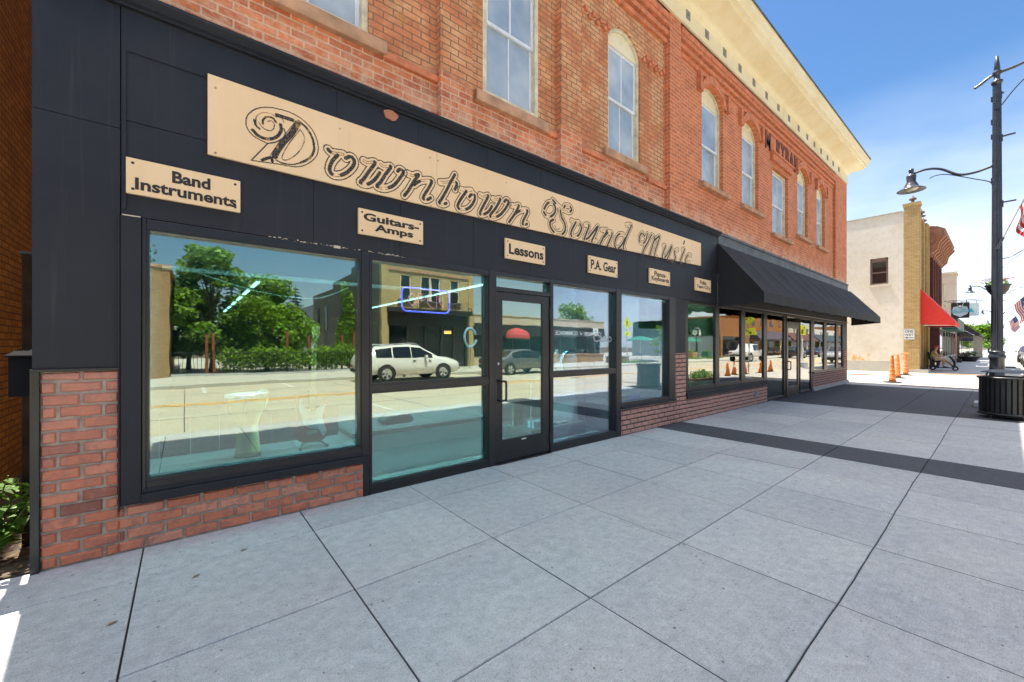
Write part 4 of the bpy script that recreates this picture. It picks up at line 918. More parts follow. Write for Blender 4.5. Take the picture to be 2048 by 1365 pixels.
def guitar(label, x, y, z, body, guard, lean=0.12, neck=0.66, tilt_=0.0):
    t = thing('electric_guitar', label, 'guitar'); 
    out_ = smooth_line([(0, 0.0), (0.10, 0.01), (0.155, 0.08), (0.14, 0.18), (0.115, 0.24), (0.13, 0.31), (0.15, 0.38), (0.125, 0.42), (0.09, 0.36), (0.05, 0.335), (0, 0.34), (-0.05, 0.335), (-0.09, 0.37), (-0.125, 0.46), (-0.15, 0.42), (-0.135, 0.32), (-0.115, 0.24), (-0.14, 0.17), (-0.155, 0.08), (-0.10, 0.01), (0, 0)], 4)[:-1]
    b = MB(); b.prism([tuple(p) for p in out_], -0.022, 0.022, 'y'); b.build('body', body, t, bevel=0.005)
    gp = smooth_line([(-0.02, 0.13), (0.06, 0.12), (0.10, 0.05), (0.135, 0.10), (0.10, 0.20), (0.095, 0.26), (0.12, 0.36), (0.07, 0.345), (0.03, 0.325), (-0.03, 0.325), (-0.075, 0.345), (-0.115, 0.43), (-0.12, 0.33), (-0.09, 0.24), (-0.08, 0.18), (-0.02, 0.13)], 4)[:-1]
    b = MB(); b.prism([tuple(p) for p in gp], -0.026, -0.0225, 'y'); b.build('pickguard', guard, t)
    b = MB(); b.prism([(-0.028, 0.30), (0.028, 0.30), (0.021, 0.34 + neck), (-0.021, 0.34 + neck)], -0.042, -0.0265, 'y'); b.build('neck', paint('maple_neck', (0.45, 0.28, 0.12), 0.4), t)
    b = MB(); b.prism([(-0.021, 0.34 + neck), (0.021, 0.34 + neck), (0.045, 0.40 + neck), (0.05, 0.50 + neck), (0.0, 0.535 + neck), (-0.03, 0.48 + neck), (-0.018, 0.40 + neck)], -0.032, -0.018, 'y'); b.build('headstock', paint('maple_neck', (0.45, 0.28, 0.12), 0.4), t)
    b = MB(); b.box(-0.045, 0.045, -0.036, -0.027, 0.075, 0.115); b.build('bridge', M_CHROME, t)
    for zz_ in (0.165, 0.225, 0.28):
        b = MB(); b.box(-0.042, 0.042, -0.034, -0.0265, zz_ - 0.008, zz_ + 0.008); b.build('pickup', M_WHITE, t)
    t.location = (x, y, z); t.rotation_euler = (-lean, tilt_, 0); return t
def stand(x, y, z, lab):
    t = thing('guitar_stand', lab, 'guitar stand', (x, y, z)); b = MB()
    b.tube([(x - 0.12, y - 0.10, z + 0.012), (x - 0.09, y - 0.05, z + 0.05), (x, y + 0.06, z + 0.07), (x + 0.09, y - 0.05, z + 0.05), (x + 0.12, y - 0.10, z + 0.012)], 0.011, 6); b.tube([(x, y + 0.06, z + 0.10), (x, y + 0.2, z + 0.012)], 0.011, 6)
    b.tube([(x, y + 0.06, z + 0.10), (x, y + 0.09, z + 0.55)], 0.010, 6); b.build('tube_frame', M_RUBBER, t); 
    for sx_ in (-0.12, 0.12):
        b = MB(); b.tube([(x + sx_, y - 0.12, z + 0.016), (x + sx_, y - 0.08, z + 0.02)], 0.016, 8); b.build('rubber_foot', M_RUBBER, t)
guitar('dark red electric guitar with white pickguard beside the hand drum', 0.985, 0.44, 0.50, paint('wine_lacquer', (0.42, 0.05, 0.04), 0.2), paint('white_guard', (0.9, 0.9, 0.9), 0.4), tilt_=0.05)
stand(0.985, 0.44, 0.451, 'black tube stand under the dark red guitar')
hp = tag(MB().lathe([(0.0, -0.012), (0.045, -0.01), (0.045, 0.01), (0, 0.012)], (0.62, 0.78, 0.98), 18, 'y').build('tambourine', M_WHITE, None), 'small white round hand percussion hanging behind the drum', 'tambourine')
M_COUNTER = paint('pale_counter_paint', (0.90, 0.92, 0.90), 0.5, var=0.03)
ct = thing('display_counter', 'long pale counter standing behind the glass left of the entrance door', 'counter', (2.3, 0.7, 0))
b = MB(); b.box(1.42, 3.14, 0.52, 1.25, 0.005, 0.46); b.build('front_panel', M_COUNTER, ct, bevel=0.003)
b = MB(); b.box(1.40, 3.17, 0.49, 1.28, 0.46, 0.515); b.build('counter_top', paint('slate_top', (0.10, 0.11, 0.11), 0.6), ct, bevel=0.004); b = MB(); b.box(1.42, 3.14, 0.53, 1.27, 0.516, 0.522); b.build('dark_mat', M_DKBOARD, ct)
bg_ = thing('instrument_case', 'small black padded case lying on the pale counter', 'case', (2.0, 0.75, 0.523))
b = MB(); b.prism([(1.84, 0.523), (2.18, 0.523), (2.21, 0.56), (2.15, 0.635), (1.9, 0.635), (1.8, 0.57)], 0.66, 0.86, 'y'); b.build('body', M_RUBBER, bg_, bevel=0.02)
b = MB(); b.tube(smooth_line([(1.94, 0.655, 0.60), (1.97, 0.63, 0.63), (2.06, 0.63, 0.63), (2.09, 0.655, 0.60)], 4), 0.008, 6); b.build('handle', M_RUBBER, bg_)
# neon sign and window lettering
def neon(mb, pts, r=0.009, closed=False):
    mb.tube(pts, r, 6)
ns = thing('open_sign', 'neon OPEN sign with pink letters in a violet rounded border behind glass', 'neon sign', (2.0, 0.16, 1.8))
x0, z1 = P(804, 574, .16); x1, z0 = P(899, 627, .16); zt_, zb_ = z1, P(804.6, 622, .16)[1]
NB = MB(); r_ = 0.06
pts = []
for (cx, cz, a0) in ((x1 - r_, zt_ - r_, 0), (x0 + r_, zt_ - r_, PI / 2), (x0 + r_, zb_ + r_, PI), (x1 - r_, zb_ + r_, 1.5 * PI)):
    pts += [(cx + r_ * math.cos(a0 + PI / 2 * k_ / 5), 0.16, cz + r_ * math.sin(a0 + PI / 2 * k_ / 5)) for k_ in range(6)]
pts.append(pts[0]); NB.tube(pts, 0.008, 8); NB.build('border_tube', emis('violet_neon', (0.24, 0.13, 1.0), 1.2), ns)
pk = emis('pink_neon', (1.0, 0.14, 0.20), 0.55); wdt = (x1 - x0 - 0.14) / 4; hb, ht = zb_ + 0.055, zt_ - 0.055
for i, ch in enumerate('OPEN'):
    a = x0 + 0.075 + wdt * i; e = a + wdt * 0.74; m_ = (hb + ht) / 2; q = 0.045
    strokes = {'O': [[(a, hb + q), (a, ht - q), (a + q, ht), (e - q, ht), (e, ht - q), (e, hb + q), (e - q, hb), (a + q, hb), (a, hb + q)]], 'P': [[(a, hb), (a, ht), (e - q, ht), (e, ht - q), (e, m_ + q * .4), (e - q, m_ - 0.01), (a + 0.03, m_ - 0.01)]], 'E': [[(e, ht), (a + q, ht), (a, ht - q), (a, hb + q), (a + q, hb), (e, hb)], [(a + 0.02, m_), (e - 0.02, m_)]], 'N': [[(a, hb), (a, ht), (e, hb), (e, ht)]]}[ch]
    L = MB()
    for s_ in strokes: L.tube([(p[0], 0.15, p[1]) for p in s_], 0.006, 6)
    L.build('letter_tube', pk, ns)
b = MB(); b.tube([(x0 + .1, 0.18, zt_ - 0.02), (x0 + .1, 0.18, 2.6)], 0.002, 4); b.tube([(x1 - .1, 0.18, zt_ - 0.02), (x1 - .1, 0.18, 2.6)], 0.002, 4); b.build('chain', M_IRON, ns)
M_DECAL = paint('grey_vinyl', (0.42, 0.42, 0.45), 0.6)
b = MB(); xa, za = P(1187, 683, .044); xb, zb = P(1226, 668, .044); b.text('Casio', xa, 5.335, za - 0.01, zb + 0.0, 0.0465, 0.001)
tag(b.build('window_lettering', M_DECAL), 'grey vinyl lettering Casio on the glass right of the entrance door', 'lettering')
# items behind the right hand panes
guitar('pale electric guitar body behind the pane right of the door', 4.62, 0.62, 0.99, paint('pale_seafoam', (0.55, 0.62, 0.58), 0.3), M_WHITE, tilt_=-0.08)
dsc = thing('drum_head', 'round pale blue drum head standing on edge behind the glass', 'drum', (5.05, 0.7, 0.95))
b = MB(); b.lathe([(0.0, 0.70), (0.20, 0.70), (0.215, 0.71), (0.215, 0.80), (0.2, 0.81), (0, 0.81)], (5.12, 0, 1.17), 28, 'y'); b.build('shell', paint('pale_blue_shell', (0.22, 0.42, 0.52), 0.3), dsc, smooth=True)
b = MB(); b.lathe([(0.205, 0.695), (0.222, 0.695), (0.222, 0.72), (0.205, 0.72)], (5.12, 0, 1.17), 28, 'y', cap=False); b.build('hoop', M_CHROME, dsc)
sh = thing('glass_display_case', 'low dark display case on the floor behind the pane right of the door', 'display case', (4.6, 0.8, 0))
b = MB(); b.box(3.98, 5.25, 0.5, 1.3, 0.005, 0.16); b.build('plinth', M_DKBOARD, sh)
b = MB(); b.box(3.98, 5.25, 0.48, 1.32, 0.16, 0.2); b.build('shelf', paint('slate_top', (0.10, 0.11, 0.11), 0.6), sh)
b = MB()
for x in (4.0, 5.22): 
    for y in (0.5, 1.29): b.box(x - 0.01, x + 0.01, y - 0.01, y + 0.01, 0.2, 0.95)
b.box(3.98, 5.25, 0.48, 1.32, 0.95, 0.97); b.build('case_frame', M_CHROME, sh)
b = MB(); b.box(3.98, 5.25, 1.32, 1.33, 0.2, 0.95); b.build('back_panel', M_INWALL, sh)
for i, (x, y, sx_, sy_, sz_, c, lb) in enumerate(((4.25, 0.66, 0.22, 0.14, 0.10, (0.45, 0.55, 0.75), 'small pale blue carton on the low display case'), (4.5, 0.6, 0.16, 0.12, 0.06, (0.6, 0.65, 0.68), 'open white paper box on the low display case'), (4.78, 0.62, 0.24, 0.10, 0.03, (0.6, 0.6, 0.5), 'flat cream leaflet pack on the low display case'), (4.12, 0.95, 0.2, 0.04, 0.34, (0.10, 0.14, 0.10), 'dark framed picture leaning at the back of the low display case'))):
    t = thing('framed_picture' if 'picture' in lb else 'carton', lb, 'picture' if 'picture' in lb else 'box', (x, y, 0.201))
    b = MB(); b.hexa([(x - sx_ / 2, y - sy_ / 2, 0.201), (x + sx_ / 2, y - sy_ / 2, 0.201), (x + sx_ / 2, y + sy_ / 2, 0.201), (x - sx_ / 2, y + sy_ / 2, 0.201), (x - sx_ / 2 * 1.08, y - sy_ / 2, 0.201 + sz_), (x + sx_ / 2 * 1.08, y - sy_ / 2, 0.201 + sz_), (x + sx_ / 2 * 1.08, y + sy_ / 2, 0.201 + sz_), (x - sx_ / 2 * 1.08, y + sy_ / 2, 0.201 + sz_)]); b.build('body', paint('carton_%d' % i, c, 0.6), t, bevel=0.003)
    b = MB(); b.box(x - sx_ * .3, x + sx_ * .3, y - sy_ / 2 - 0.004, y - sy_ / 2 - 0.001, 0.201 + sz_ * .3, 0.201 + sz_ * .75); b.build('printed_panel', paint('print_%d' % i, tuple(k * 0.4 for k in c), 0.6), t)
ld = thing('display_ledge', 'low grey window ledge under the pane beside the brick pillar', 'ledge', (6.3, 0.4, 0))
b = MB(); b.box(5.55, 8.9, 0.13, 0.95, 0.006, 0.46); b.build('deck', M_LEDGE, ld)
for i, (x, c, lb) in enumerate(((5.85, (0.28, 0.20, 0.12), 'small brown drum lying on the grey window ledge'), (6.15, (0.36, 0.30, 0.16), 'small tan drum lying on the grey window ledge'), (6.55, (0.10, 0.12, 0.30), 'small dark blue drum lying on the grey window ledge'))):
    t = thing('small_drum', lb, 'drum', (x, 0.42, 0.461)); b = MB(); b.lathe([(0.10, 0.0), (0.10, 0.10), (0.0, 0.10)], (x, 0.42, 0.462), 20); b.build('shell', paint('small_drum_%d' % i, c, 0.4), t, smooth=False)
    b = MB(); b.lathe([(0.103, 0.085), (0.106, 0.09), (0.106, 0.104), (0.098, 0.106)], (x, 0.42, 0.462), 20, cap=False); b.build('hoop', M_CHROME, t)
# poster of the teaching studio
po = thing('window_poster', 'pale poster reading Guitar Studio with a sun face behind the glass', 'poster', (6.6, 0.1, 1.7))
xa, zt_ = P(1277, 597, .1); xb, zb_ = P(1330, 661, .1); zb_ = P(1277, 657, .1)[1]
b = MB(); b.box(xa, 6.97, 0.098, 0.102, zb_, zt_); b.build('sheet', paint('poster_paper', (0.88, 0.80, 0.84), 0.6), po)
b = MB(); b.box(xa + 0.01, 6.96, 0.0955, 0.0965, zb_ + 0.01, zb_ + (zt_ - zb_) * 0.45); b.build('yellow_field', paint('poster_yellow', (0.88, 0.86, 0.35), 0.6), po)
b = MB(); b.text('Guitar Studio', xa + 0.05, 6.93, zb_ + 0.03, zb_ + 0.17, 0.0953, 0.001); b.build('lettering', paint('poster_orange', (0.55, 0.20, 0.05), 0.6), po)
b = MB(); cx, cz = (xa + 6.97) / 2, zb_ + 0.34
for k_ in range(14):
    a = k_ * PI / 7; b.face([(cx + 0.10 * math.cos(a - .12), 0.0945, cz + 0.10 * math.sin(a - .12)), (cx + 0.17 * math.cos(a), 0.0945, cz + 0.17 * math.sin(a)), (cx + 0.10 * math.cos(a + .12), 0.0945, cz + 0.10 * math.sin(a + .12))])
for k_ in range(20):
    a, a2 = k_ * PI / 10, (k_ + 1) * PI / 10; b.face([(cx + 0.075 * math.cos(a), 0.0945, cz + 0.075 * math.sin(a)), (cx + 0.09 * math.cos(a), 0.0945, cz + 0.09 * math.sin(a)), (cx + 0.09 * math.cos(a2), 0.0945, cz + 0.09 * math.sin(a2)), (cx + 0.075 * math.cos(a2), 0.0945, cz + 0.075 * math.sin(a2))])
b.build('sun_face', paint('poster_orange', (0.55, 0.20, 0.05), 0.6), po)
b = MB(); b.box(xa + 0.03, xa + 0.24, 0.0955, 0.0965, zt_ - 0.30, zt_ + 0.02); b.build('photo_print', paint('poster_red', (0.50, 0.16, 0.06), 0.6, var=0.7, scale=12), po)
b = MB(); b.box(xa + 0.35, 6.92, 0.0955, 0.0965, zt_ - 0.26, zt_ - 0.12); b.build('pink_label', paint('poster_pink', (0.60, 0.36, 0.42), 0.6), po)
ch = thing('office_chair', 'grey plastic shell chair half hidden behind the low display case', 'chair', (5.3, 1.7, 0))
b = MB(); b.prism(smooth_line([(1.55, 0.46), (1.95, 0.44), (2.02, 0.6), (2.06, 0.86), (2.09, 0.86), (2.05, 0.55), (1.97, 0.41), (1.55, 0.43)], 3), 5.1, 5.5); b.build('seat', paint('grey_shell', (0.35, 0.37, 0.38), 0.5), ch)
for x in (5.13, 5.47):
    for y in (1.6, 1.95): b = MB(); b.tube([(x, y, 0.43), (x, y, 0.006)], 0.012, 6); b.build('leg', M_CHROME, ch)
# ceiling lights and pipe
tubes = emis('fluorescent_tube', (1.0, 0.93, 0.75), 1.8); tubes_fill = emis('display_fill_tube', (1.0, 0.98, 0.93), 150.0)
def ceil_light(x, y, lab, tm=None):
    t = thing('ceiling_light', lab, 'ceiling light', (x, y, 3.09), group='fluorescent ceiling lights in the shop')
    b = MB(); b.box(x - 0.05, x + 0.05, y, y + 1.2, 3.05, 3.095); b.build('housing', M_WHITE, t)
    for dx in (-0.025, 0.025): b = MB(); b.tube([(x + dx, y + 0.03, 3.03), (x + dx, y + 1.17, 3.03)], 0.015, 8); b.build('tube', tm or tubes, t)
for x, lab in ((1.4, 'one of the fluorescent ceiling lights in the row seen through the big left window'), (5.9, 'one of the fluorescent ceiling lights in the long row seen over the entrance door')):
    for k_ in range(8 if x > 3 else 6): ceil_light(x, (4.0 if x > 3 else 7.5) + k_ * (1.26 if x > 3 else 1.9), lab)
for x in (-0.05, 0.8, 1.8, 2.6, 4.3, 5.3, 6.4, 7.6): ceil_light(x, 0.16, 'one of the unseen fluorescent lights added above the glass to brighten the window displays', tubes_fill)  # extra tubes out of sight behind the fascia, added as fill for the displays
pp = MB(); pp.tube([(-0.3, 5.5, 2.86), (4.2, 5.5, 2.90)], 0.045, 10); pp.tube(smooth_line([(0.2, 5.5, 2.82), (1.2, 5.48, 2.55), (2.2, 5.48, 2.5), (2.9, 5.5, 2.8)], 6), 0.012, 6); tag(pp.build('ceiling_pipe', M_WHITE), 'white pipe hanging below the shop ceiling behind the big left window', 'pipe')

# ================================================================== STREET FURNITURE (near kerb)
def lamp_post(base, label, arm_dir=1, rz=0.0):
    t = thing('street_lamp', label, 'street lamp', group='black fluted street lamps along the kerb')
    b = MB(); b.lathe([(0.24, 0.0), (0.24, 0.05), (0.21, 0.07), (0.21, 0.20), (0.19, 0.24), (0.165, 0.5), (0.155, 0.62), (0.17, 0.66), (0.165, 0.70), (0.125, 0.76), (0.122, 1.15), (0.14, 1.18), (0.145, 1.23), (0.125, 1.27), (0.13, 1.31), (0.14, 1.33), (0.10, 1.36)], seg=24); b.build('base', M_POLE, t, smooth=True)
    b = MB(); V = []; F = []; n = 32; zs = [1.35, 3, 5, 7.75]; rs_ = [0.100, 0.092, 0.082, 0.070]
    for z, r in zip(zs, rs_):
        for k in range(n): q = r * (1.0 if k % 2 else 0.90); V.append((q * math.cos(2 * PI * k / n), q * math.sin(2 * PI * k / n), z))
    for i in range(len(zs) - 1):
        for k in range(n): F.append((i * n + k, i * n + (k + 1) % n, (i + 1) * n + (k + 1) % n, (i + 1) * n + k))
    b.idx(V, F); b.build('pole', M_POLE, t)
    b = MB(); b.lathe([(0.075, 7.72), (0.095, 7.76), (0.095, 7.80), (0.05, 7.84), (0.05, 7.94), (0.075, 7.97), (0.075, 8.03), (0.045, 8.07), (0.055, 8.09), (0.025, 8.4), (0.0, 8.42)], seg=16); b.build('finial', M_POLE, t, smooth=True)
    # tall mast arm over the road and the short lamp arm over the sidewalk
    def arm(pts, r, nm): b = MB(); b.tube(smooth_line(pts, 6), r, 8); return b.build(nm, M_POLE, t, smooth=True)
    arm([(0, 0.36, 7.80), (0, 0.26, 7.85), (0, 0.05, 7.98), (0, -0.5, 8.08), (0, -1.3, 8.6), (0, -2.1, 8.75), (0, -2.5, 8.6)], [0.01] + [0.034] * 36, 'mast_arm')
    arm([(0, -0.07, 7.2), (0, -0.35, 7.6), (0, -0.95, 8.2)], 0.012, 'stay_rod')
    arm([(0, 0.07, 5.80), (0, 0.35, 5.74), (0, 0.62, 5.78), (0, 0.92, 6.02), (0, 1.18, 6.10), (0, 1.42, 6.07)], 0.03, 'lamp_arm')
    arm([(0, 0.07, 5.25), (0, 0.10, 5.42), (0, 0.35, 5.58), (0, 0.8, 5.84), (0, 1.02, 5.88), (0, 1.12, 5.84)], 0.011, 'scroll_rod')
    def head(y, z, s):
        b = MB(); b.lathe([(0, 0.30), (0.04, 0.29), (0.055, 0.25), (0.05, 0.20), (0.03, 0.17), (0.05, 0.14), (0.095, 0.11), (0.10, 0.08), (0.09, -0.06), (0.12, -0.12), (0.14, -0.17), (0.15, -0.20), (0.27, -0.27), (0.29, -0.285), (0.285, -0.295), (0.15, -0.22)], (0, y, z), 24); o = b.build('lamp_head', M_POLE, t, smooth=True)
        b = MB(); b.lathe([(0.15, -0.215), (0.14, -0.25), (0.09, -0.285), (0, -0.30)], (0, y, z), 20); b.build('lens', paint('milky_lens', (0.55, 0.50, 0.42), 0.3), o, smooth=True)
    head(1.46, 5.92, 1); head(-2.55, 8.4, 1)
    for z, y0 in ((6.42, -0.08), (4.85, -0.09), (7.45, -0.07)):
        b = MB(); b.box(-0.03, 0.03, y0 - 0.01, y0 + 0.03, z - 0.08, z + 0.08); b.box(-0.02, 0.02, y0 - 0.2 if z < 7 else y0 - 0.04, y0 - 0.01, z + 0.02, z + 0.05); b.build('banner_bracket', M_POLE, t)
    for z in (7.4, 6.85, 5.45, 6.5):
        b = MB(); b.box(-0.02, 0.02, 0.055, 0.095, z - 0.06, z + 0.06); b.build('clamp', M_POLE, t)
    b = MB(); b.box(-0.12, -0.085, -0.05, 0.05, 7.1, 7.26); b.build('receptacle', M_POLE, t)
    t.location = base; return t
def flag_mesh(t, org, d, wdt, hgt, seed, droop=0.35):
    """stars-and-stripes: fly edge along d, hanging; pieces share one cloth"""
    rr_ = random.Random(seed); n = 20; ph = rr_.random() * 6
    b = MB(); ox, oy, oz = org
    def pt(a, s_): # a along the fly, s_ down the hoist
        wv = 0.06 * a * math.sin(a * 7 + ph + s_ * 1.5)
        return (ox + d[0] * a * wdt * 0.72 + wv, oy + d[1] * a * wdt * 0.72 + wv * 0.6, oz - s_ * hgt - droop * a * wdt * (0.7 + 0.3 * s_) + d[2] * a)
    for k in range(13):
        for i in range(n):
            a0, a1 = i / n, (i + 1) / n; s0, s1 = k / 13, (k + 1) / 13
            b.cur = 2 if (k < 7 and a1 <= 0.41) else (0 if k % 2 == 0 else 1)
            b.face([pt(a0, s0), pt(a1, s0), pt(a1, s1), pt(a0, s1)])
    b.cur = 1
    for r_ in range(9):
        for q in range(6 if r_ % 2 == 0 else 5):
            a = (0.034 + 0.068 * q + (0.034 if r_ % 2 else 0)); s_ = 0.054 * (r_ + 1); e = 0.012
            P0 = Vector(pt(a, s_)); nx = Vector(pt(a + e, s_)) - P0; nd = Vector(pt(a, s_ + e * 1.6)) - P0; nr = nx.cross(nd).normalized() * 0.004
            for sg in (1, -1): b.face([P0 + nx + nr * sg, P0 + nd + nr * sg, P0 - nx + nr * sg, P0 - nd + nr * sg])
    o = b.build('cloth', [paint('flag_red', (0.50, 0.025, 0.04), 0.8, var=0.1), paint('flag_white', (0.72, 0.70, 0.70), 0.8), paint('flag_blue', (0.02, 0.03, 0.14), 0.8)], t)
def flag(label, base, tip, wdt, hgt, seed, ddir, low=0.5):
    t = thing('flag', label, 'flag', base, group='flags on the lamp posts')
    b = MB(); b.tube([base, tip], 0.014, 8); b.build('staff', paint('grey_staff', (0.4, 0.4, 0.4), 0.35), t)
    b = MB(); B0, T0 = Vector(base), Vector(tip); b.tube([B0, B0.lerp(T0, 0.13)], 0.026, 8); b.lathe([(0, 0.035), (0.028, 0.02), (0.03, 0), (0.02, -0.025), (0, -0.03)], tip, 10); b.build('socket', M_POLE, t)
    st = B0.lerp(T0, 0.98); en = B0.lerp(T0, low)
    # hoist runs down the staff
    rr_ = random.Random(seed); n = 18; ph = rr_.random() * 6; bq = MB()
    def pt(a, s_):
        h = st.lerp(en, s_); sw = 0.09 * math.sin(a * 8 + ph + s_ * 2) * (0.2 + a)
        return (h.x + ddir[0] * a * wdt + sw, h.y + ddir[1] * a * wdt + sw * 0.7 - 0.0 * s_, h.z - a * wdt * ddir[2] + 0.03 * math.sin(a * 6 + ph))
    for k in range(13):
        for i in range(n):
            a0, a1 = i / n, (i + 1) / n; s0, s1 = k / 13, (k + 1) / 13
            bq.cur = 2 if (k < 7 and i < 7) else (0 if k % 2 == 0 else 1); bq.face([pt(a0, s0), pt(a1, s0), pt(a1, s1), pt(a0, s1)])
    bq.cur = 1
    for r_ in range(8):
        for q in range(6 if r_ % 2 == 0 else 5):
            a = 0.03 + 0.06 * q + (0.03 if r_ % 2 else 0); s_ = 0.06 * (r_ + 1); P0 = Vector(pt(a, s_)); nx = (Vector(pt(a + .01, s_)) - P0) * 1.1; nd = (Vector(pt(a, s_ + .016)) - P0); nr = nx.cross(nd).normalized() * 0.004
            for sg in (1, -1): bq.face([P0 + nx + nr * sg, P0 + nd + nr * sg, P0 - nx + nr * sg, P0 - nd + nr * sg])
    bq.build('cloth', [paint('flag_red', (0.50, 0.025, 0.04), 0.8, var=0.1), paint('flag_white', (0.72, 0.70, 0.70), 0.8), paint('flag_blue', (0.02, 0.03, 0.14), 0.8)], t)
PX, PY = 15.05, -3.87
lp = lamp_post((PX, PY, 0), 'nearest black fluted street lamp behind the slatted litter bin')
pd = MB(); pd.box(PX - 0.33, PX + 0.33, PY - 0.33, PY + 0.36, 0.002, 0.11); tag(pd.build('lamp_footing', M_CONC, bevel=0.01), 'square concrete pad under the nearest street lamp', 'concrete pad')
dup(lp, (47, PY, 0), label='second street lamp along the kerb, seen beyond the flower basket')
dup(lp, (79, PY, 0), label='third street lamp along the kerb, small beyond the flower basket')
dup(lp, (111, PY, 0), label='fourth street lamp far down the kerb on the sidewalk side')
for i, x in enumerate((38, 70, 102)): dup(lp, (x, -16.4, 0), rz=PI, label=('nearest', 'middle', 'farthest')[i] + ' of the street lamps across the road on the right edge')
flag('stars and stripes flag on the nearest street lamp at the right edge of the photo', (PX - 0.10, PY, 3.77), (PX - 0.10, -4.60, 5.78), 0.95, 0.9, 3, (0.07, 0.0, 0.85), 0.45)
flag('stars and stripes flag hanging on the second street lamp along the kerb', (47, PY - 0.09, 3.82), (47, PY - 1.25, 5.3), 1.5, 0.9, 5, (0.12, -0.22, 0.95))
flag('stars and stripes flag on the third street lamp, small and limp', (79, PY - 0.09, 3.82), (79, PY - 1.25, 5.3), 1.5, 0.9, 8, (0.12, -0.22, 0.95))
# litter bin
bn = thing('litter_bin', 'round black slatted steel litter bin in front of the nearest street lamp', 'litter bin', (13.0, -4.02, 0))
BX, BY, BR = 12.98, -4.03, 0.40
for k_ in range(34):
    a = 2 * PI * k_ / 34; c0, s0 = math.cos(a), math.sin(a); b = MB(); hw = 0.024
    q = lambda r, tt, z: (BX + r * c0 - tt * s0, BY + r * s0 + tt * c0, z)
    b.hexa([q(BR - 0.008, -hw, 0.09), q(BR - 0.008, hw, 0.09), q(BR, hw, 0.09), q(BR, -hw, 0.09), q(BR - 0.008, -hw, 0.80), q(BR - 0.008, hw, 0.80), q(BR, hw, 0.80), q(BR, -hw, 0.80)])
    b.build('slat', M_IRON, bn)
for z, nm in ((0.07, 'bottom_ring'), (0.80, 'top_ring')):
    b = MB(); b.lathe([(BR - 0.03, z), (BR + 0.02, z), (BR + 0.035, z + 0.02), (BR + 0.02, z + 0.045), (BR - 0.03, z + 0.045), (BR - 0.03, z)], (BX, BY, 0), 40); b.build(nm, M_IRON, bn, smooth=True)
b = MB(); b.lathe([(BR - 0.05, 0.06), (BR - 0.05, 0.80)], (BX, BY, 0), 32); b.lathe([(0, 0.06), (BR - 0.05, 0.061)], (BX, BY, 0), 32); b.build('liner', M_RUBBER, bn)
b = MB(); b.lathe([(BR - 0.02, 0.935), (BR - 0.16, 0.975), (0.17, 0.985), (0.15, 0.97), (BR - 0.16, 0.955), (BR - 0.02, 0.925), (BR - 0.02, 0.935)], (BX + 0.0, BY, 0), 36); 
b.build('lid', M_IRON, bn, smooth=True)
for k_ in range(4):
    a = k_ * PI / 2 + 0.6; b = MB(); b.tube([(BX + 0.36 * math.cos(a), BY + 0.36 * math.sin(a), 0.82), (BX + 0.33 * math.cos(a), BY + 0.33 * math.sin(a), 0.95)], 0.012, 6); b.build('lid_post', M_IRON, bn)
    b = MB(); b.lathe([(0.03, 0.002), (0.025, 0.07)], (BX + 0.3 * math.cos(a), BY + 0.3 * math.sin(a), 0), 8); b.build('foot', M_IRON, bn)
# hanging flower baskets
L_PINK = [paint('petal_pink', (0.60, 0.08, 0.22), 0.6), paint('petal_purple', (0.32, 0.05, 0.30), 0.6), paint('petal_white', (0.7, 0.62, 0.62), 0.6), paint('petal_yellow', (0.6, 0.55, 0.08), 0.6)]
def basket(x, y, z, lab, s=1.0):
    t = thing('flower_basket', lab, 'flower basket', (x, y, z), group='flower baskets on the lamp posts')
    b = MB(); b.lathe([(0.05, -0.22), (0.11, -0.20), (0.17, -0.11), (0.20, 0.0), (0.215, 0.005), (0.215, 0.03), (0.19, 0.03)], (x, y, z), 22); b.build('bowl', paint('bowl_grey', (0.045, 0.042, 0.04), 0.6), t, smooth=True)
    b = MB(); b.tube([(x, y, z - 0.02), (x - 0.33, y, z - 0.03)], 0.012, 6); b.build('bracket', M_POLE, t)
    rr_ = random.Random(int(x * 10)); lf = MB(); leaf_cloud(lf, [(x, y, z + 0.06, 0.22, 0.22, 0.08)], 220, 0.03, rr_); lf.build('foliage', L_VINE, t)
    fl_ = MB()
    for _ in range(120):
        a, r_ = rr_.uniform(0, 2 * PI), 0.28 * rr_.random() ** 0.5; p = Vector((x + r_ * math.cos(a), y + r_ * math.sin(a), z + 0.08 + rr_.uniform(0, 0.13))); fl_.cur = rr_.choice((0, 0, 0, 1, 1, 2, 3)); q_ = rr_.uniform(0.018, 0.034)
        for k in range(5):
            aa, ab = 2 * PI * k / 5, 2 * PI * (k + 1) / 5; fl_.face([p, p + Vector((q_ * math.cos(aa), q_ * math.sin(aa) * 0.8, 0.006)), p + Vector((q_ * math.cos((aa + ab) / 2) * 1.25, q_ * math.sin((aa + ab) / 2), 0.012)), p + Vector((q_ * math.cos(ab), q_ * math.sin(ab) * 0.8, 0.006))])
    fl_.build('flowers', L_PINK, t)
basket(PX + 0.36, PY - 0.01, 2.93, 'round flower basket of pink and yellow petunias hung on the nearest lamp post')
basket(47.36, PY, 2.93, 'flower basket on the second lamp post, small and far off')
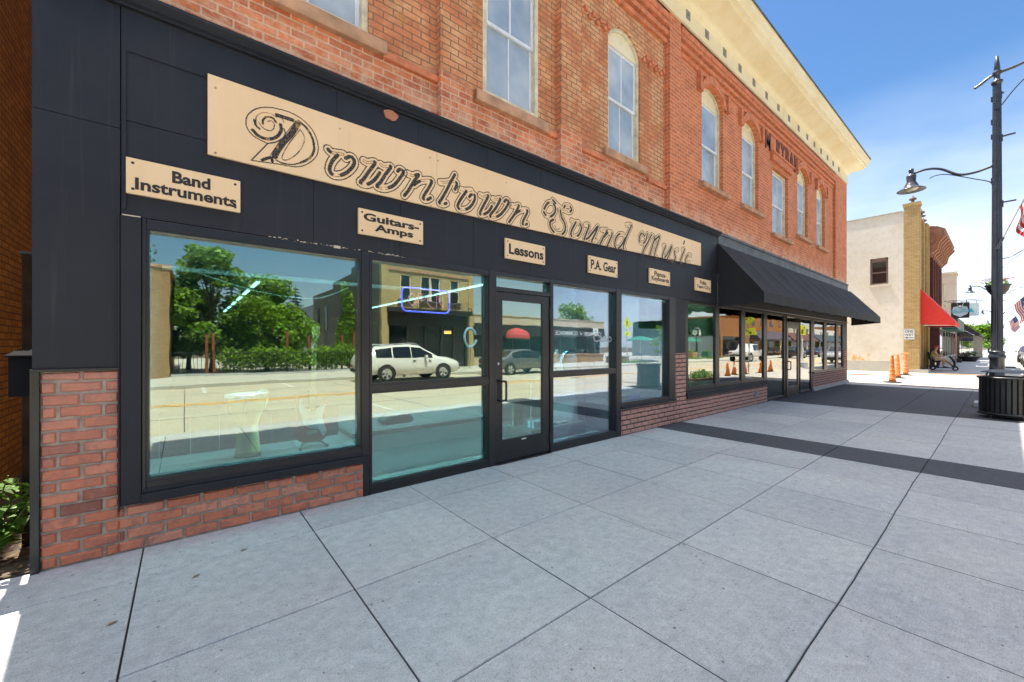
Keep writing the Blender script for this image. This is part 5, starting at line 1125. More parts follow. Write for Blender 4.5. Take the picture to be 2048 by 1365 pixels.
# crossing sign at the right edge
cs_ = thing('crossing_sign', 'yellow diamond pedestrian sign over an arrow plate at the right edge', 'road sign', (19.0, -4.28, 0))
def ped_sign(t, x, y, z, facing_x=True, flipx=1, arrow_dir=1, s=0.38, arrow=True):
    f = (lambda a, b_, d: (x + d, y + a, z + b_)) if facing_x else (lambda a, b_, d: (x + a, y + d, z + b_))
    def plate(pts, d0, d1, nm, m):
        b = MB(); n = len(pts); V = [f(p[0], p[1], d0) for p in pts] + [f(p[0], p[1], d1) for p in pts]
        b.idx(V, [tuple(range(n)), tuple(range(2 * n - 1, n - 1, -1))] + [(i, (i + 1) % n, n + (i + 1) % n, n + i) for i in range(n)]); b.build(nm, m, t)
    sg = -flipx
    plate([(0, -s * 1.41), (s * 1.41, 0), (0, s * 1.41), (-s * 1.41, 0)], 0, sg * 0.006, 'diamond_plate', M_YSIGN)
    k = s * 1.30
    b = MB(); 
    for (A, B_) in (((0, -k), (k, 0)), ((k, 0), (0, k)), ((0, k), (-k, 0)), ((-k, 0), (0, -k))):
        b.tube([f(A[0], A[1], sg * 0.009), f(B_[0], B_[1], sg * 0.009)], 0.008, 4)
    b.build('border', M_INK, t)
    # walking figure
    fig = MB(); w_ = 0.035
    for seg in ([(0.0, 0.06), (0.02, 0.19)], [(0.0, 0.06), (0.10, -0.06), (0.12, -0.22)], [(0.0, 0.06), (-0.07, -0.08), (-0.15, -0.20)], [(0.02, 0.18), (0.11, 0.10), (0.15, 0.03)], [(0.02, 0.18), (-0.08, 0.12), (-0.10, 0.02)]):
        fig.tube([f(p[0] * arrow_dir * s / .38, p[1] * s / .38, sg * 0.012) for p in seg], 0.024 * s / .38, 6)
    fig.lathe([(0, -0.02), (0.04, -0.012), (0.04, 0.012), (0, 0.02)], f(0.03 * arrow_dir, 0.26 * s / .38, sg * 0.012), 10, 'x' if facing_x else 'y'); fig.build('walking_figure', M_INK, t)
    if arrow:
        zz_ = -s * 1.41 - 0.30
        plate([(-0.38, zz_ - 0.2), (0.38, zz_ - 0.2), (0.38, zz_ + 0.2), (-0.38, zz_ + 0.2)], 0, sg * 0.006, 'arrow_plate', M_YSIGN)
        a = MB(); d_ = arrow_dir; a.tube([f(-0.17 * d_, zz_ + 0.1, sg * 0.009), f(0.15 * d_, zz_ - 0.1, sg * 0.009)], 0.022, 6); a.tube([f(0.03 * d_, zz_ - 0.12, sg * 0.009), f(0.17 * d_, zz_ - 0.115, sg * 0.009), f(0.11 * d_, zz_ + 0.01, sg * 0.009)], 0.022, 6); a.build('arrow', M_INK, t)
    b = MB(); b.tube([f(0, -z + 0.0, -sg * 0.035), f(0, s * 1.3, -sg * 0.035)], 0.03, 8); b.build('sign_post', paint('galvanised', (0.42, 0.43, 0.44), 0.4, metal=0.6), t)
ped_sign(cs_, 24.5, -5.0, 3.15, True, 1, 1)
rs2 = thing('arrow_sign', 'yellow arrow plate on a white post with a concrete foot, mirrored in the far door', 'road sign', (34.0, -5.0, 0))
b = MB(); b.box(33.6, 34.75, -5.0, -4.99, 2.3, 3.0); b.build('arrow_plate', M_YSIGN, rs2)
b = MB(); b.tube([(34.45, -4.985, 2.85), (33.95, -4.985, 2.45)], 0.04, 6); b.tube([(34.2, -4.985, 2.46), (33.92, -4.985, 2.43), (33.97, -4.985, 2.7)], 0.04, 6); b.build('arrow', M_INK, rs2)
b = MB(); b.tube([(34.2, -5.04, 0.3), (34.2, -5.04, 3.1)], 0.045, 8); b.build('sign_post', M_WHITE, rs2)
b = MB(); b.lathe([(0.32, 0), (0.3, 0.35), (0.2, 0.42), (0, 0.42)], (34.2, -5.04, -0.02), 12); b.build('concrete_foot', M_CONC, rs2)
bed_ = thing('planting_bed', 'low planting bed with shrubs at the kerb, seen mirrored in the far windows', 'planting bed', (17.3, -4.25, 0))
b = MB(); b.box(16.4, 18.4, -4.52, -4.1, 0.002, 0.1); b.build('edging', paint('bed_brick', (0.30, 0.15, 0.10), 0.8), bed_)
rr = random.Random(5); lf = MB(); leaf_cloud(lf, [(16.8, -4.3, 0.22, 0.3, 0.2, 0.2), (17.5, -4.3, 0.26, 0.34, 0.2, 0.24), (18.1, -4.3, 0.2, 0.25, 0.2, 0.18)], 700, 0.05, rr); lf.build('shrubs', L_GREEN, bed_)
yb_ = thing('yellow_grass_bed', 'small bed of yellow-green grass at the kerb beyond the nearest lamp post', 'planting bed', (44.6, -4.1, 0))
lf = MB()
for _ in range(420):
    x, y = rr.uniform(43.6, 46.0), rr.uniform(-4.5, -3.75); h_ = rr.uniform(0.12, 0.34); lf.face([(x - 0.02, y, 0), (x + 0.02, y, 0), (x + rr.uniform(-.12, .12), y + rr.uniform(-.1, .1), h_)])
lf.build('grass_blades', leafmat('yellow_grass', (0.24, 0.27, 0.03)), yb_)
b = MB(); b.box(43.4, 46.2, -4.58, -3.7, 0.003, 0.05); b.build('edging', M_BAND, yb_)

# ================================================================== CORNER: delineator posts, sign, scooter
def delineator(x, y, lab, handle=False):
    t = thing('delineator_post', lab, 'traffic post', (x, y, -0.02), group='orange delineator posts by the corner')
    b = MB(); b.lathe([(0.30, 0.0), (0.30, 0.03), (0.22, 0.05), (0.12, 0.055)], (x, y, -0.018), 8); b.build('rubber_base', M_RUBBER, t)
    b = MB(); pr = [(0.115, 0.05), (0.112, 0.16)]
    for k in range(5): z = 0.16 + k * 0.17; r_ = 0.105 - k * 0.011; pr += [(r_, z + 0.01), (r_ - 0.008, z + 0.155), (r_ - 0.012, z + 0.165)]
    pr += [(0.04, 1.02), (0.035, 1.05), (0.05, 1.07), (0.045, 1.12), (0, 1.13)]
    b.lathe(pr, (x, y, -0.018), 16); b.build('post', M_ORANGE, t, smooth=True)
    for k in range(4):
        b = MB(); z = 0.19 + k * 0.17; r_ = 0.1085 - k * 0.0112; b.lathe([(r_, z), (r_ - 0.004, z + 0.055)], (x, y, -0.018), 16, cap=False); b.build('reflective_band', paint('reflective_orange', (0.75, 0.36, 0.16), 0.35), t)
    if handle: b = MB(); b.tube([(x, y + 0.18, 1.10), (x, y - 0.12, 1.12)], 0.03, 8); b.build('handle', M_ORANGE, t)
delineator(22.5, -1.10, 'nearest of the three orange delineator posts standing by the corner')
delineator(25.9, -0.86, 'middle one of the three orange delineator posts by the corner')
delineator(28.9, -0.80, 'orange delineator post with a handle on top, nearest the yellow brick pillar', True)
mh = MB(); mh.box(27.2, 28.4, 0.25, 1.2, -0.0185, -0.012); tag(mh.build('drain_grate', paint('rusty_grate', (0.14, 0.07, 0.04), 0.8)), 'rusty drain grate in the side street by the cream wall', 'drain grate')

# ---- cream and yellow brick corner building
NX0, NY = 32.3, -1.0
M_STUCCO = None
m, ntx, bsx = new_mat('cream_stucco'); n1 = noise(ntx, 0.5, 6, 0.7); n2 = noise(ntx, 3.5, 6, 0.75)
pzz = pos(ntx); foot = math_(ntx, 'MULTIPLY', math_(ntx, 'SUBTRACT', 1.9, pzz['Z']), 0.6, True)
cc = ramp(ntx, n1, [(0.3, (0.58, 0.51, 0.39)), (0.5, (0.66, 0.60, 0.50)), (0.72, (0.70, 0.66, 0.58))]); cc = mixc(ntx, ramp(ntx, n2, [(0.50, 0), (0.74, 0.6)]), cc, (0.50, 0.41, 0.28))
wr_ = math_(ntx, 'MULTIPLY', ramp(ntx, noise(ntx, 2.8, 5, 0.6), [(0.52, 0), (0.6, 1)]), math_(ntx, 'LESS_THAN', math_(ntx, 'ABSOLUTE', math_(ntx, 'SUBTRACT', pzz['Z'], 0.85)), 0.22))
cc = mixc(ntx, math_(ntx, 'MULTIPLY', wr_, 0.85), cc, (0.62, 0.34, 0.06))
link(ntx, cc, bsx.inputs['Base Color']); bsx.inputs['Roughness'].default_value = 0.85; bump(ntx, bsx, n2, 0.35, 0.02); M_STUCCO = m
M_YBR = brick('yellow_brick', (0.52, 0.36, 0.16), (0.44, 0.29, 0.12), (0.24, 0.16, 0.08), 0.215, 0.075, 0.009, dirt=0.3)
M_RBR = brick('dark_red_brick', (0.17, 0.055, 0.04), (0.13, 0.045, 0.035), (0.09, 0.04, 0.035), 0.21, 0.075, 0.008)
cb_ = thing('corner_building', 'cream stuccoed corner building with yellow brick front across the side street', 'building', (NX0, 5, 0))
b = MB(); 
ya, yb2 = 0.32, 1.05
b.box(NX0, 37.3, -0.35, 0.31, -0.1, 9.28); 
for (y0, y1, z0, z1) in ((0.31, 1.12, -0.1, 5.2), (0.31, 1.12, 6.78, 9.28), (1.12, 26, -0.1, 9.28)): b.box(NX0, 37.3, y0, y1, z0, z1)
b.build('side_wall', M_STUCCO, cb_)
b = MB(); b.box(NX0 - 0.03, 37.4, -0.3, 26, 9.283, 9.36); b.build('coping', paint('weathered_coping', (0.45, 0.40, 0.32), 0.8), cb_)
b = MB(); b.box(NX0 - 0.16, NX0 - 0.002, 0.2, 26, -0.05, 0.62); b.build('plinth', M_FARWALK, cb_)
wn_ = MB(); 
for (y0, y1, z0, z1) in ((0.33, 0.40, 5.22, 6.62), (1.03, 1.10, 5.22, 6.62), (0.40, 1.03, 5.22, 5.29), (0.40, 1.03, 6.55, 6.62), (0.40, 1.03, 5.88, 5.95)): wn_.box(NX0 + 0.06, NX0 + 0.14, y0, y1, z0, z1)
o = wn_.build('window', paint('brown_window_frame', (0.16, 0.10, 0.08), 0.6), cb_)
b = MB(); b.box(NX0 + 0.13, NX0 + 0.15, 0.40, 1.03, 5.29, 6.55); b.build('pane', M_DARKGLASS, o)
b = MB(); b.prism([(p[0], p[1]) for p in arch_pts(0.31, 1.12, 6.62, 6.80, 8)] + [(1.12, 6.60), (0.31, 6.60)], NX0 + 0.03, NX0 + 0.15, 'x'); b.build('arch_head', paint('brown_window_frame', (0.16, 0.10, 0.08), 0.6), o)
b = MB(); b.box(NX0 - 0.05, NX0 + 0.1, 0.24, 1.18, 5.08, 5.199); b.build('sill', M_STUCCO, o)
b = MB(); b.box(NX0 - 0.03, NX0 + 0.55, NY, -0.351, -0.05, 9.55); b.box(36.75, 37.3, NY, -0.351, -0.05, 9.3); b.box(NX0 - 0.06, NX0 + 0.58, NY - 0.04, -0.31, 9.55, 9.72); b.build('pillar', M_YBR, cb_)
b = MB(); 
for (x0, x1, z0, z1) in ((NX0 + 0.55, 36.75, 3.2, 4.6), (NX0 + 0.55, 36.75, 8.3, 9.35), (NX0 + 0.55, 33.6, 4.6, 8.3), (34.5, 35.0, 4.6, 8.3), (35.9, 36.75, 4.6, 8.3)): b.box(x0, x1, NY + 0.15, -0.351, z0, z1)
for x in (33.2, 34.7, 36.2): b.box(x - 0.14, x + 0.14, NY + 0.02, NY + 0.149, 4.4, 9.1)
b.build('front_wall', M_YBR, cb_)
for x0, x1 in ((33.6, 34.5), (35.0, 35.9)):
    b = MB(); b.box(x0, x1, NY + 0.4, NY + 0.42, 4.6, 8.3); b.build('pane', M_DARKGLASS, cb_)
b = MB(); b.box(NX0 + 0.55, 36.75, -0.33, -0.31, 0, 3.2); b.build('shopfront_glass', M_DARKGLASS, cb_)
b = MB(); 
for x in (33.0, 34.2, 35.4, 36.6): b.box(x - 0.06, x + 0.06, NY + 0.12, -0.34, 0, 3.2)
b.build('shopfront_post', paint('ochre_trim', (0.42, 0.28, 0.10), 0.6), cb_)
b = MB(); b.box(NX0 - 0.1, 33.4, -1.35, -0.6, -0.01, 0.16); b.build('step', M_FARWALK, cb_)
for x, y, z in ((NX0 + 0.25, -0.7, 9.72), (36.9, -0.75, 9.32), (34.7, -0.85, 9.36)):
    b = MB(); b.lathe([(0.2, 0), (0.2, 0.05), (0.07, 0.09), (0.06, 0.16), (0.16, 0.22), (0.17, 0.28), (0.06, 0.36), (0.03, 0.42), (0, 0.5)], (x, y, z), 12); b.build('finial', paint('iron_finial', (0.12, 0.08, 0.07), 0.7), cb_, smooth=True)
ow = thing('one_way_sign', 'white ONE WAY sign with a left arrow on the corner of the yellow brick pillar', 'road sign', (NX0 - 0.05, -0.6, 2.0))
yc, zc_, hw, hh = -0.58, 2.17, 0.235, 0.31
b = MB(); b.box(NX0 - 0.052, NX0 - 0.045, yc - hw, yc + hw, zc_ - hh, zc_ + hh); b.build('plate', M_WHITE, ow)
def yz_text(txt, y_left, y_right, z0, z1, x, nm, par, mat, offset=0.02):
    b = MB(); V, F = text_geo(txt, offset, 0, 1, 'CENTER', 0.9); xs = [p[0] for p in V]; ys = [p[1] for p in V]
    b.idx([(x - (0.002 if p[2] > 0 else 0), y_left + (p[0] - min(xs)) / (max(xs) - min(xs)) * (y_right - y_left), z0 + (p[1] - min(ys)) / (max(ys) - min(ys)) * (z1 - z0)) for p in V], F); b.build(nm, mat, par)
yz_text('ONE', yc + 0.17, yc - 0.17, zc_ + 0.09, zc_ + 0.24, NX0 - 0.053, 'lettering', ow, M_INK); yz_text('WAY', yc + 0.18, yc - 0.18, zc_ - 0.10, zc_ + 0.05, NX0 - 0.053, 'lettering', ow, M_INK)
b = MB(); b.box(NX0 - 0.055, NX0 - 0.053, yc - 0.17, yc + 0.08, zc_ - 0.215, zc_ - 0.18); b.prism([(yc + 0.19, zc_ - 0.1975), (yc + 0.07, zc_ - 0.14), (yc + 0.07, zc_ - 0.255)], NX0 - 0.055, NX0 - 0.053, 'x'); b.build('arrow', M_INK, ow)
b = MB()
for (y0, y1, z0, z1) in ((yc - hw + .015, yc + hw - .015, zc_ + hh - .027, zc_ + hh - .015), (yc - hw + .015, yc + hw - .015, zc_ - hh + .015, zc_ - hh + .027), (yc - hw + .015, yc - hw + .027, zc_ - hh + .027, zc_ + hh - .027), (yc + hw - .027, yc + hw - .015, zc_ - hh + .027, zc_ + hh - .027)): b.box(NX0 - 0.055, NX0 - 0.053, y0, y1, z0, z1)
b.build('border', M_INK, ow)
ra_ = thing('red_awning', 'bright red canvas awning on the yellow brick front', 'awning', (34.5, -1.6, 2.6))
b = MB(); AXa, AXb = NX0 + 0.35, 36.7
b.prism([(NY, 4.75), (-2.35, 2.78), (-2.35, 2.62), (NY, 2.75)], AXa, AXa + 0.02, 'x'); b.prism([(NY, 4.75), (-2.35, 2.78), (-2.35, 2.62), (NY, 2.75)], AXb, AXb + 0.02, 'x'); b.hexa([(AXa + .02, -2.35, 2.62), (AXb, -2.35, 2.62), (AXb, -2.33, 2.62), (AXa + .02, -2.33, 2.62), (AXa + .02, -2.35, 2.78), (AXb, -2.35, 2.78), (AXb, -2.33, 2.78), (AXa + .02, -2.33, 2.78)])
b.hexa([(AXa + .02, -2.35, 2.78), (AXb, -2.35, 2.78), (AXb, NY, 4.73), (AXa + .02, NY, 4.73), (AXa + .02, -2.35, 2.80), (AXb, -2.35, 2.80), (AXb, NY, 4.75), (AXa + .02, NY, 4.75)]); b.build('canopy', paint('red_canvas', (0.62, 0.03, 0.02), 0.7, var=0.08), ra_)
b = MB(); b.tube([(AXa + 0.1, -2.3, 2.64), (AXa + 0.1, NY, 2.70)], 0.02, 6); b.tube([(AXb - 0.1, -2.3, 2.64), (AXb - 0.1, NY, 2.70)], 0.02, 6); b.tube([(AXa + .05, -2.3, 2.63), (AXb - .05, -2.3, 2.63)], 0.02, 6); b.build('frame', M_CHROME, ra_)
# ---- dark red brick building with the bracketed cornice
dr = thing('ornate_building', 'dark red brick building with a deep bracketed cornice beside the yellow front', 'building', (41, 5, 0))
b = MB(); b.box(37.302, 45, NY + 0.1, 24, 3.4, 8.2); b.box(37.302, 45, 0.3, 24, -0.1, 3.4); b.box(37.302, 37.7, NY + 0.05, 0.3, -0.1, 3.4); b.box(44.6, 45, NY + 0.05, 0.3, -0.1, 3.4); b.build('wall', M_RBR, dr)
for k_ in range(6):
    x = 38.0 + k_ * 1.15; b = MB(); b.box(x, x + 0.62, NY + 0.06, NY + 0.099, 4.3, 7.1); b.build('pane', M_DARKGLASS, dr)
    b = MB(); b.box(x + 0.68, x + 1.0, NY - 0.06, NY + 0.098, 4.1, 7.4); b.build('brick_pier', M_RBR, dr)
M_COR = paint('rust_cornice', (0.24, 0.10, 0.06), 0.7, var=0.4, scale=3)
b = MB(); b.prism([(NY + 0.09, 7.45), (NY - 0.12, 7.5), (NY - 0.12, 7.9), (NY - 0.3, 8.2), (NY - 0.62, 8.75), (NY - 0.70, 8.95), (NY - 0.4, 9.15), (NY - 0.1, 9.25), (NY + 0.5, 9.25), (NY + 0.5, 8.25), (NY + 0.09, 8.2)], 37.32, 45.05); b.build('cornice', M_COR, dr)
for k_ in range(8):
    x = 37.6 + k_ * 1.0; b = MB(); b.prism([(NY - 0.12, 7.55), (NY - 0.34, 7.75), (NY - 0.42, 8.2), (NY - 0.72, 8.6), (NY - 0.72, 8.72), (NY - 0.12, 8.3)], x, x + 0.25); b.build('bracket', paint('pale_rust', (0.38, 0.17, 0.09), 0.7), dr)
for x in (39, 42, 44.7): b = MB(); b.lathe([(0.12, 0), (0.05, 0.1), (0.11, 0.2), (0, 0.4)], (x, NY - 0.2, 9.2), 8); b.build('finial', M_COR, dr)
b = MB(); b.box(37.7, 44.6, 0.27, 0.29, 0, 3.4); b.build('shopfront_glass', M_DARKGLASS, dr)
# ---- further buildings of the row
M_BEI = paint('beige_render', (0.55, 0.48, 0.36), 0.85, var=0.12, scale=0.8); M_SALM = paint('salmon_roof', (0.40, 0.20, 0.14), 0.85, var=0.15, scale=2); M_SHIN = paint('dark_shingle', (0.06, 0.05, 0.05), 0.9, var=0.3, scale=3)
M_REDP = paint('maroon_panel', (0.22, 0.045, 0.05), 0.7)
def shopfront(t, x0, x1, y, z1, n, wallm):
    b = MB(); b.box(x0, x1, y, y + 14, -0.1, z1); b.build('wall', wallm, t)
    for k in range(n):
        a = x0 + (x1 - x0) * (k + 0.12) / n; e = x0 + (x1 - x0) * (k + 0.82) / n; b = MB(); b.box(a, e, y - 0.03, y - 0.004, 0.7, 2.8); b.build('window', M_DARKGLASS, t)
        b = MB(); b.box(a - 0.06, e + 0.06, y - 0.08, y - 0.031, 0.58, 0.70); b.build('sill', M_WHITE, t)
bb_ = thing('hip_roof_building', 'beige building with a salmon hipped roof behind the black badge sign', 'building', (55, 5, 0))
shopfront(bb_, 45.06, 62, NY + 0.12, 4.6, 6, M_BEI)
b = MB(); b.box(49, 66, 2.0, 16, 4.6, 6.2); b.build('upper_wall', M_BEI, bb_)
b = MB(); b.idx([(48.6, 1.6, 6.2), (66.4, 1.6, 6.2), (66.4, 16.4, 6.2), (48.6, 16.4, 6.2), (54, 8, 8.8), (61, 8, 8.8)], [(0, 1, 5, 4), (1, 2, 5), (2, 3, 4, 5), (3, 0, 4), (0, 3, 2, 1)]); b.build('roof', M_SALM, bb_)
b = MB(); b.box(66.5, 69, NY + 0.3, 6, 0, 9.6); b.box(66.4, 69.1, NY + 0.2, 6.1, 9.6, 9.85); b.build('parapet_tower', M_BEI, bb_)
b = MB(); b.box(46, 48.2, NY - 0.1, NY + 0.119, 4.7, 6.4); b.build('upper_bay', M_BEI, bb_)
b = MB(); b.box(62.01, 66.4, NY + 0.2, 12, -0.1, 4.2); b.build('annex_wall', M_REDP, bb_)
ma = thing('mansard_building', 'single-storey building with a dark shingled mansard overhanging the sidewalk', 'building', (76, 4, 0))
shopfront(ma, 69.2, 84, NY + 0.15, 3.0, 4, paint('brown_siding', (0.24, 0.13, 0.09), 0.8))
b = MB(); b.prism([(NY - 1.4, 2.7), (NY - 1.4, 2.95), (NY + 1.2, 5.6), (12, 5.6), (12, 2.96), (NY + 0.2, 2.7)], 69.2, 86); b.build('roof', M_SHIN, ma)
for x in (70, 78, 85.5): b = MB(); b.box(x, x + 0.4, NY - 1.3, NY - 0.9, 0, 2.7); b.build('post', M_BEI, ma)
for i, (x0, x1, y, z, mt_, lb) in enumerate(((88, 100, -0.6, 4.0, M_REDP, 'low maroon building far down the row past the mansard'), (101, 130, -0.4, 3.4, M_BEI, 'low beige building at the far end of the row'))):
    t = thing('row_building', lb, 'building', ((x0 + x1) / 2, 5, 0)); shopfront(t, x0, x1, y, z, 5, mt_)
def hang_sign(name, label, x, y0, y1, z0, z1, mt_, cat='sign'):
    t = thing(name, label, cat, (x, (y0 + y1) / 2, z0)); b = MB(); b.box(x, x + 0.08, y0, y1, z0, z1); b.build('panel', mt_, t, bevel=0.004)
    b = MB(); b.tube([(x + 0.04, NY + 0.1, z1 + 0.16), (x + 0.04, y0 - 0.5, z1 + 0.18)], 0.025, 6); b.tube([(x + 0.04, y0 + 0.15, z1), (x + 0.04, y0 + 0.15, z1 + 0.17)], 0.02, 6); b.tube([(x + 0.04, y1 - 0.15, z1), (x + 0.04, y1 - 0.15, z1 + 0.17)], 0.02, 6); b.build('hanger', M_IRON, t)
    return t
hx_ = 46.0; k_d = hx_ / 1.4897
ysg = lambda u: -CAM_D + hx_ * (_s - _c * (u - 1024) / CAM_F) / (_c + _s * (u - 1024) / CAM_F); zsg = lambda v: CAM_H + (CAM_V0 - v) / CAM_F * k_d
bs_ = hang_sign('badge_sign', 'black hanging sign with a pale blue hexagon badge beyond the red awning', hx_, ysg(1939), ysg(1902), zsg(637), zsg(606), M_INK)
yl, yr, zb0, zt0 = ysg(1902), ysg(1939), zsg(637), zsg(606); ym, hw_ = (yl + yr) / 2, (yl - yr) / 2
b = MB(); b.prism([(ym + hw_ * .92, zb0 + (zt0 - zb0) * .45), (ym + hw_ * .75, zb0 + (zt0 - zb0) * .72), (ym, zb0 + (zt0 - zb0) * .80), (ym - hw_ * .75, zb0 + (zt0 - zb0) * .72), (ym - hw_ * .92, zb0 + (zt0 - zb0) * .45), (ym - hw_ * .75, zb0 + (zt0 - zb0) * .24), (ym, zb0 + (zt0 - zb0) * .07), (ym + hw_ * .75, zb0 + (zt0 - zb0) * .24)], hx_ - 0.006, hx_ - 0.002, 'x'); b.build('badge', paint('badge_blue', (0.45, 0.58, 0.68), 0.5), bs_)
b = MB(); b.box(hx_ - 0.009, hx_ - 0.0065, yr + hw_ * .06, yl - hw_ * .06, zb0 + (zt0 - zb0) * .37, zb0 + (zt0 - zb0) * .54); b.build('banner', paint('badge_cyan', (0.10, 0.42, 0.58), 0.5), bs_)
yz_text('TO THE POINTE', yl - hw_ * .2, yr + hw_ * .2, zb0 + (zt0 - zb0) * .41, zb0 + (zt0 - zb0) * .50, hx_ - 0.0095, 'lettering', bs_, M_WHITE)
b = MB(); b.tube([(hx_ - .01, ym + hw_ * .4, zt0 - .06), (hx_ - .01, ym + .08, zt0 - .30), (hx_ - .01, ym - .08, zt0 - .30), (hx_ - .01, ym - hw_ * .4, zt0 - .05)], 0.018, 5); b.lathe([(0, -.03), (0.10, 0), (0, .03)], (hx_ - .01, ym, zt0 - .33), 8, 'x'); b.build('emblem', paint('emblem_grey', (0.35, 0.38, 0.40), 0.5), bs_)
hang_sign('white_sign', 'white lightbox sign with a cyan mark behind the black badge sign', 52, -2.75, -1.6, 4.1, 5.2, paint('lightbox_white', (0.6, 0.68, 0.72), 0.4))
b = MB(); b.prism([(-2.5, 4.4), (-2.1, 4.45), (-2.3, 4.8)], 51.985, 51.995, 'x'); tag(b.build('sign_mark', paint('cyan_mark', (0.05, 0.38, 0.48), 0.5)), 'cyan mark on the white lightbox sign', 'sign mark')
gs = thing('green_shop_sign', 'dark green shop sign box with white lettering strokes under the badge sign', 'sign', (50, -1.3, 2.7))
b = MB(); b.box(47.5, 56, -1.75, -0.9, 2.85, 3.75); b.build('panel', paint('sign_green', (0.02, 0.13, 0.08), 0.5), gs)
yz_text('A  K', -1.05, -1.6, 3.0, 3.4, 47.495, 'lettering', gs, M_WHITE)
ba_ = thing('striped_awning', 'small blue and white awning beyond the green shop sign', 'awning', (59, -1.5, 2.6))
for k_ in range(6): b = MB(); b.hexa([(57 + k_, -2.2, 2.6), (58 + k_, -2.2, 2.6), (58 + k_, -0.9, 3.6), (57 + k_, -0.9, 3.6), (57 + k_, -2.2, 2.64), (58 + k_, -2.2, 2.64), (58 + k_, -0.9, 3.64), (57 + k_, -0.9, 3.64)]); b.build('stripe', paint('awning_blue', (0.05, 0.10, 0.22), 0.7) if k_ % 2 == 0 else M_WHITE, ba_)
pt_ = thing('sidewalk_planter', 'dark tub planter with green shrub by the beige shop wall', 'planter', (60, -1.7, 0))
b = MB(); b.lathe([(0.45, 0), (0.75, 0.45), (0.78, 0.5), (0.7, 0.5)], (60, -1.9, 0.003), 14); b.build('tub', M_RUBBER, pt_); lf = MB(); leaf_cloud(lf, [(60, -1.9, 0.75, 0.7, 0.7, 0.3)], 300, 0.07, rr); lf.build('shrub', L_DARK, pt_)
da = thing('dome_awning', 'small navy dome awning past the dark mansard roof', 'awning', (90, -1.5, 2.4)); b = MB(); b.lathe([(1.3, 0.0), (1.3, 0.35), (1.1, 0.9), (0.6, 1.3), (0, 1.45)], (90, -0.7, 2.3), 14, sy=1.0); b.build('canopy', paint('navy_canvas', (0.02, 0.025, 0.06), 0.7), da)

# ================================================================== PERSON ON A MOBILITY SCOOTER (at the origin facing -y, then placed)
sc = thing('mobility_scooter', 'black mobility scooter parked in front of the yellow brick shopfront', 'mobility scooter')
def wheel(par, x, y, z, r, wd, name='wheel', rimm=None):
    b = MB(); b.lathe([(r * .62, -wd / 2), (r * .9, -wd / 2), (r, -wd * .32), (r, wd * .32), (r * .9, wd / 2), (r * .62, wd / 2)], (x, y, z), 18, 'x', cap=False); o = b.build(name, M_RUBBER, par, smooth=True)
    b = MB(); b.lathe([(0, -wd * .36), (r * .2, -wd * .38), (r * .62, -wd * .25), (r * .62, wd * .25), (r * .2, wd * .38), (0, wd * .36)], (x, y, z), 12, 'x'); b.build('rim', rimm or M_CHROME, o)
for sx_ in (-0.25, 0.25): wheel(sc, sx_, 0.40, 0.13, 0.13, 0.09); wheel(sc, sx_ * 0.9, -0.55, 0.125, 0.125, 0.08)
b = MB(); b.box(-0.2, 0.2, -0.45, 0.32, 0.14, 0.19); b.box(-0.22, 0.22, 0.12, 0.55, 0.19, 0.30); b.build('deck', M_IRON, sc, bevel=0.02)
b = MB(); b.tube(smooth_line([(0, -0.48, 0.16), (0, -0.52, 0.4), (0, -0.44, 0.66), (0, -0.30, 0.86)], 4), 0.055, 8); b.build('tiller', M_IRON, sc, smooth=True)
b = MB(); b.tube([(-0.28, -0.22, 0.90), (-0.12, -0.32, 0.88), (0.12, -0.32, 0.88), (0.28, -0.22, 0.90)], 0.018, 6); b.tube([(0.1, -0.33, 0.9), (0.12, -0.36, 1.03)], 0.014, 6); b.lathe([(0.05, -.01), (0.05, .01)], (0.12, -0.37, 1.06), 8, 'y'); b.build('handlebar', M_IRON, sc)
b = MB()
for (x0, x1, y0, y1, z0, z1) in ((-.17, .17, -.80, -.60, .50, .515), (-.17, -.16, -.80, -.60, .515, .72), (.16, .17, -.80, -.60, .515, .72), (-.16, .16, -.80, -.79, .515, .72), (-.16, .16, -.61, -.60, .515, .72)): b.box(x0, x1, y0, y1, z0, z1)
b.build('basket', M_RUBBER, sc)
b = MB(); b.box(-0.24, 0.24, 0.05, 0.50, 0.50, 0.60); b.build('seat', M_RUBBER, sc, bevel=0.03)
b = MB(); b.hexa([(-.23, .46, .62), (.23, .46, .62), (.23, .55, .62), (-.23, .55, .62), (-.21, .56, 1.12), (.21, .56, 1.12), (.21, .64, 1.12), (-.21, .64, 1.12)]); b.build('backrest', M_RUBBER, sc, bevel=0.03)
b = MB(); b.lathe([(0.05, 0.30), (0.05, 0.50)], (0, 0.3, 0), 10); b.build('seat_post', M_CHROME, sc)
pe = thing('person', 'seated person in a neon yellow-green vest, red cap and tan shorts on the scooter', 'person')
def skin_body(name, joints, edges, mat, parent, sub=2):
    me = bpy.data.meshes.new(name); me.from_pydata([j[0] for j in joints], edges, []); me.materials.append(mat)
    o = bpy.data.objects.new(name, me); COL.objects.link(o); o.parent = parent
    sk = o.modifiers.new('skin', 'SKIN'); me.skin_vertices.new() if not me.skin_vertices else None
    for k, j in enumerate(joints): me.skin_vertices[0].data[k].radius = (j[1], j[1] if len(j) < 3 else j[2])
    me.skin_vertices[0].data[0].use_root = True; sb = o.modifiers.new('sub', 'SUBSURF'); sb.levels = sb.render_levels = sub
    me.polygons.foreach_set('use_smooth', []) ; return o
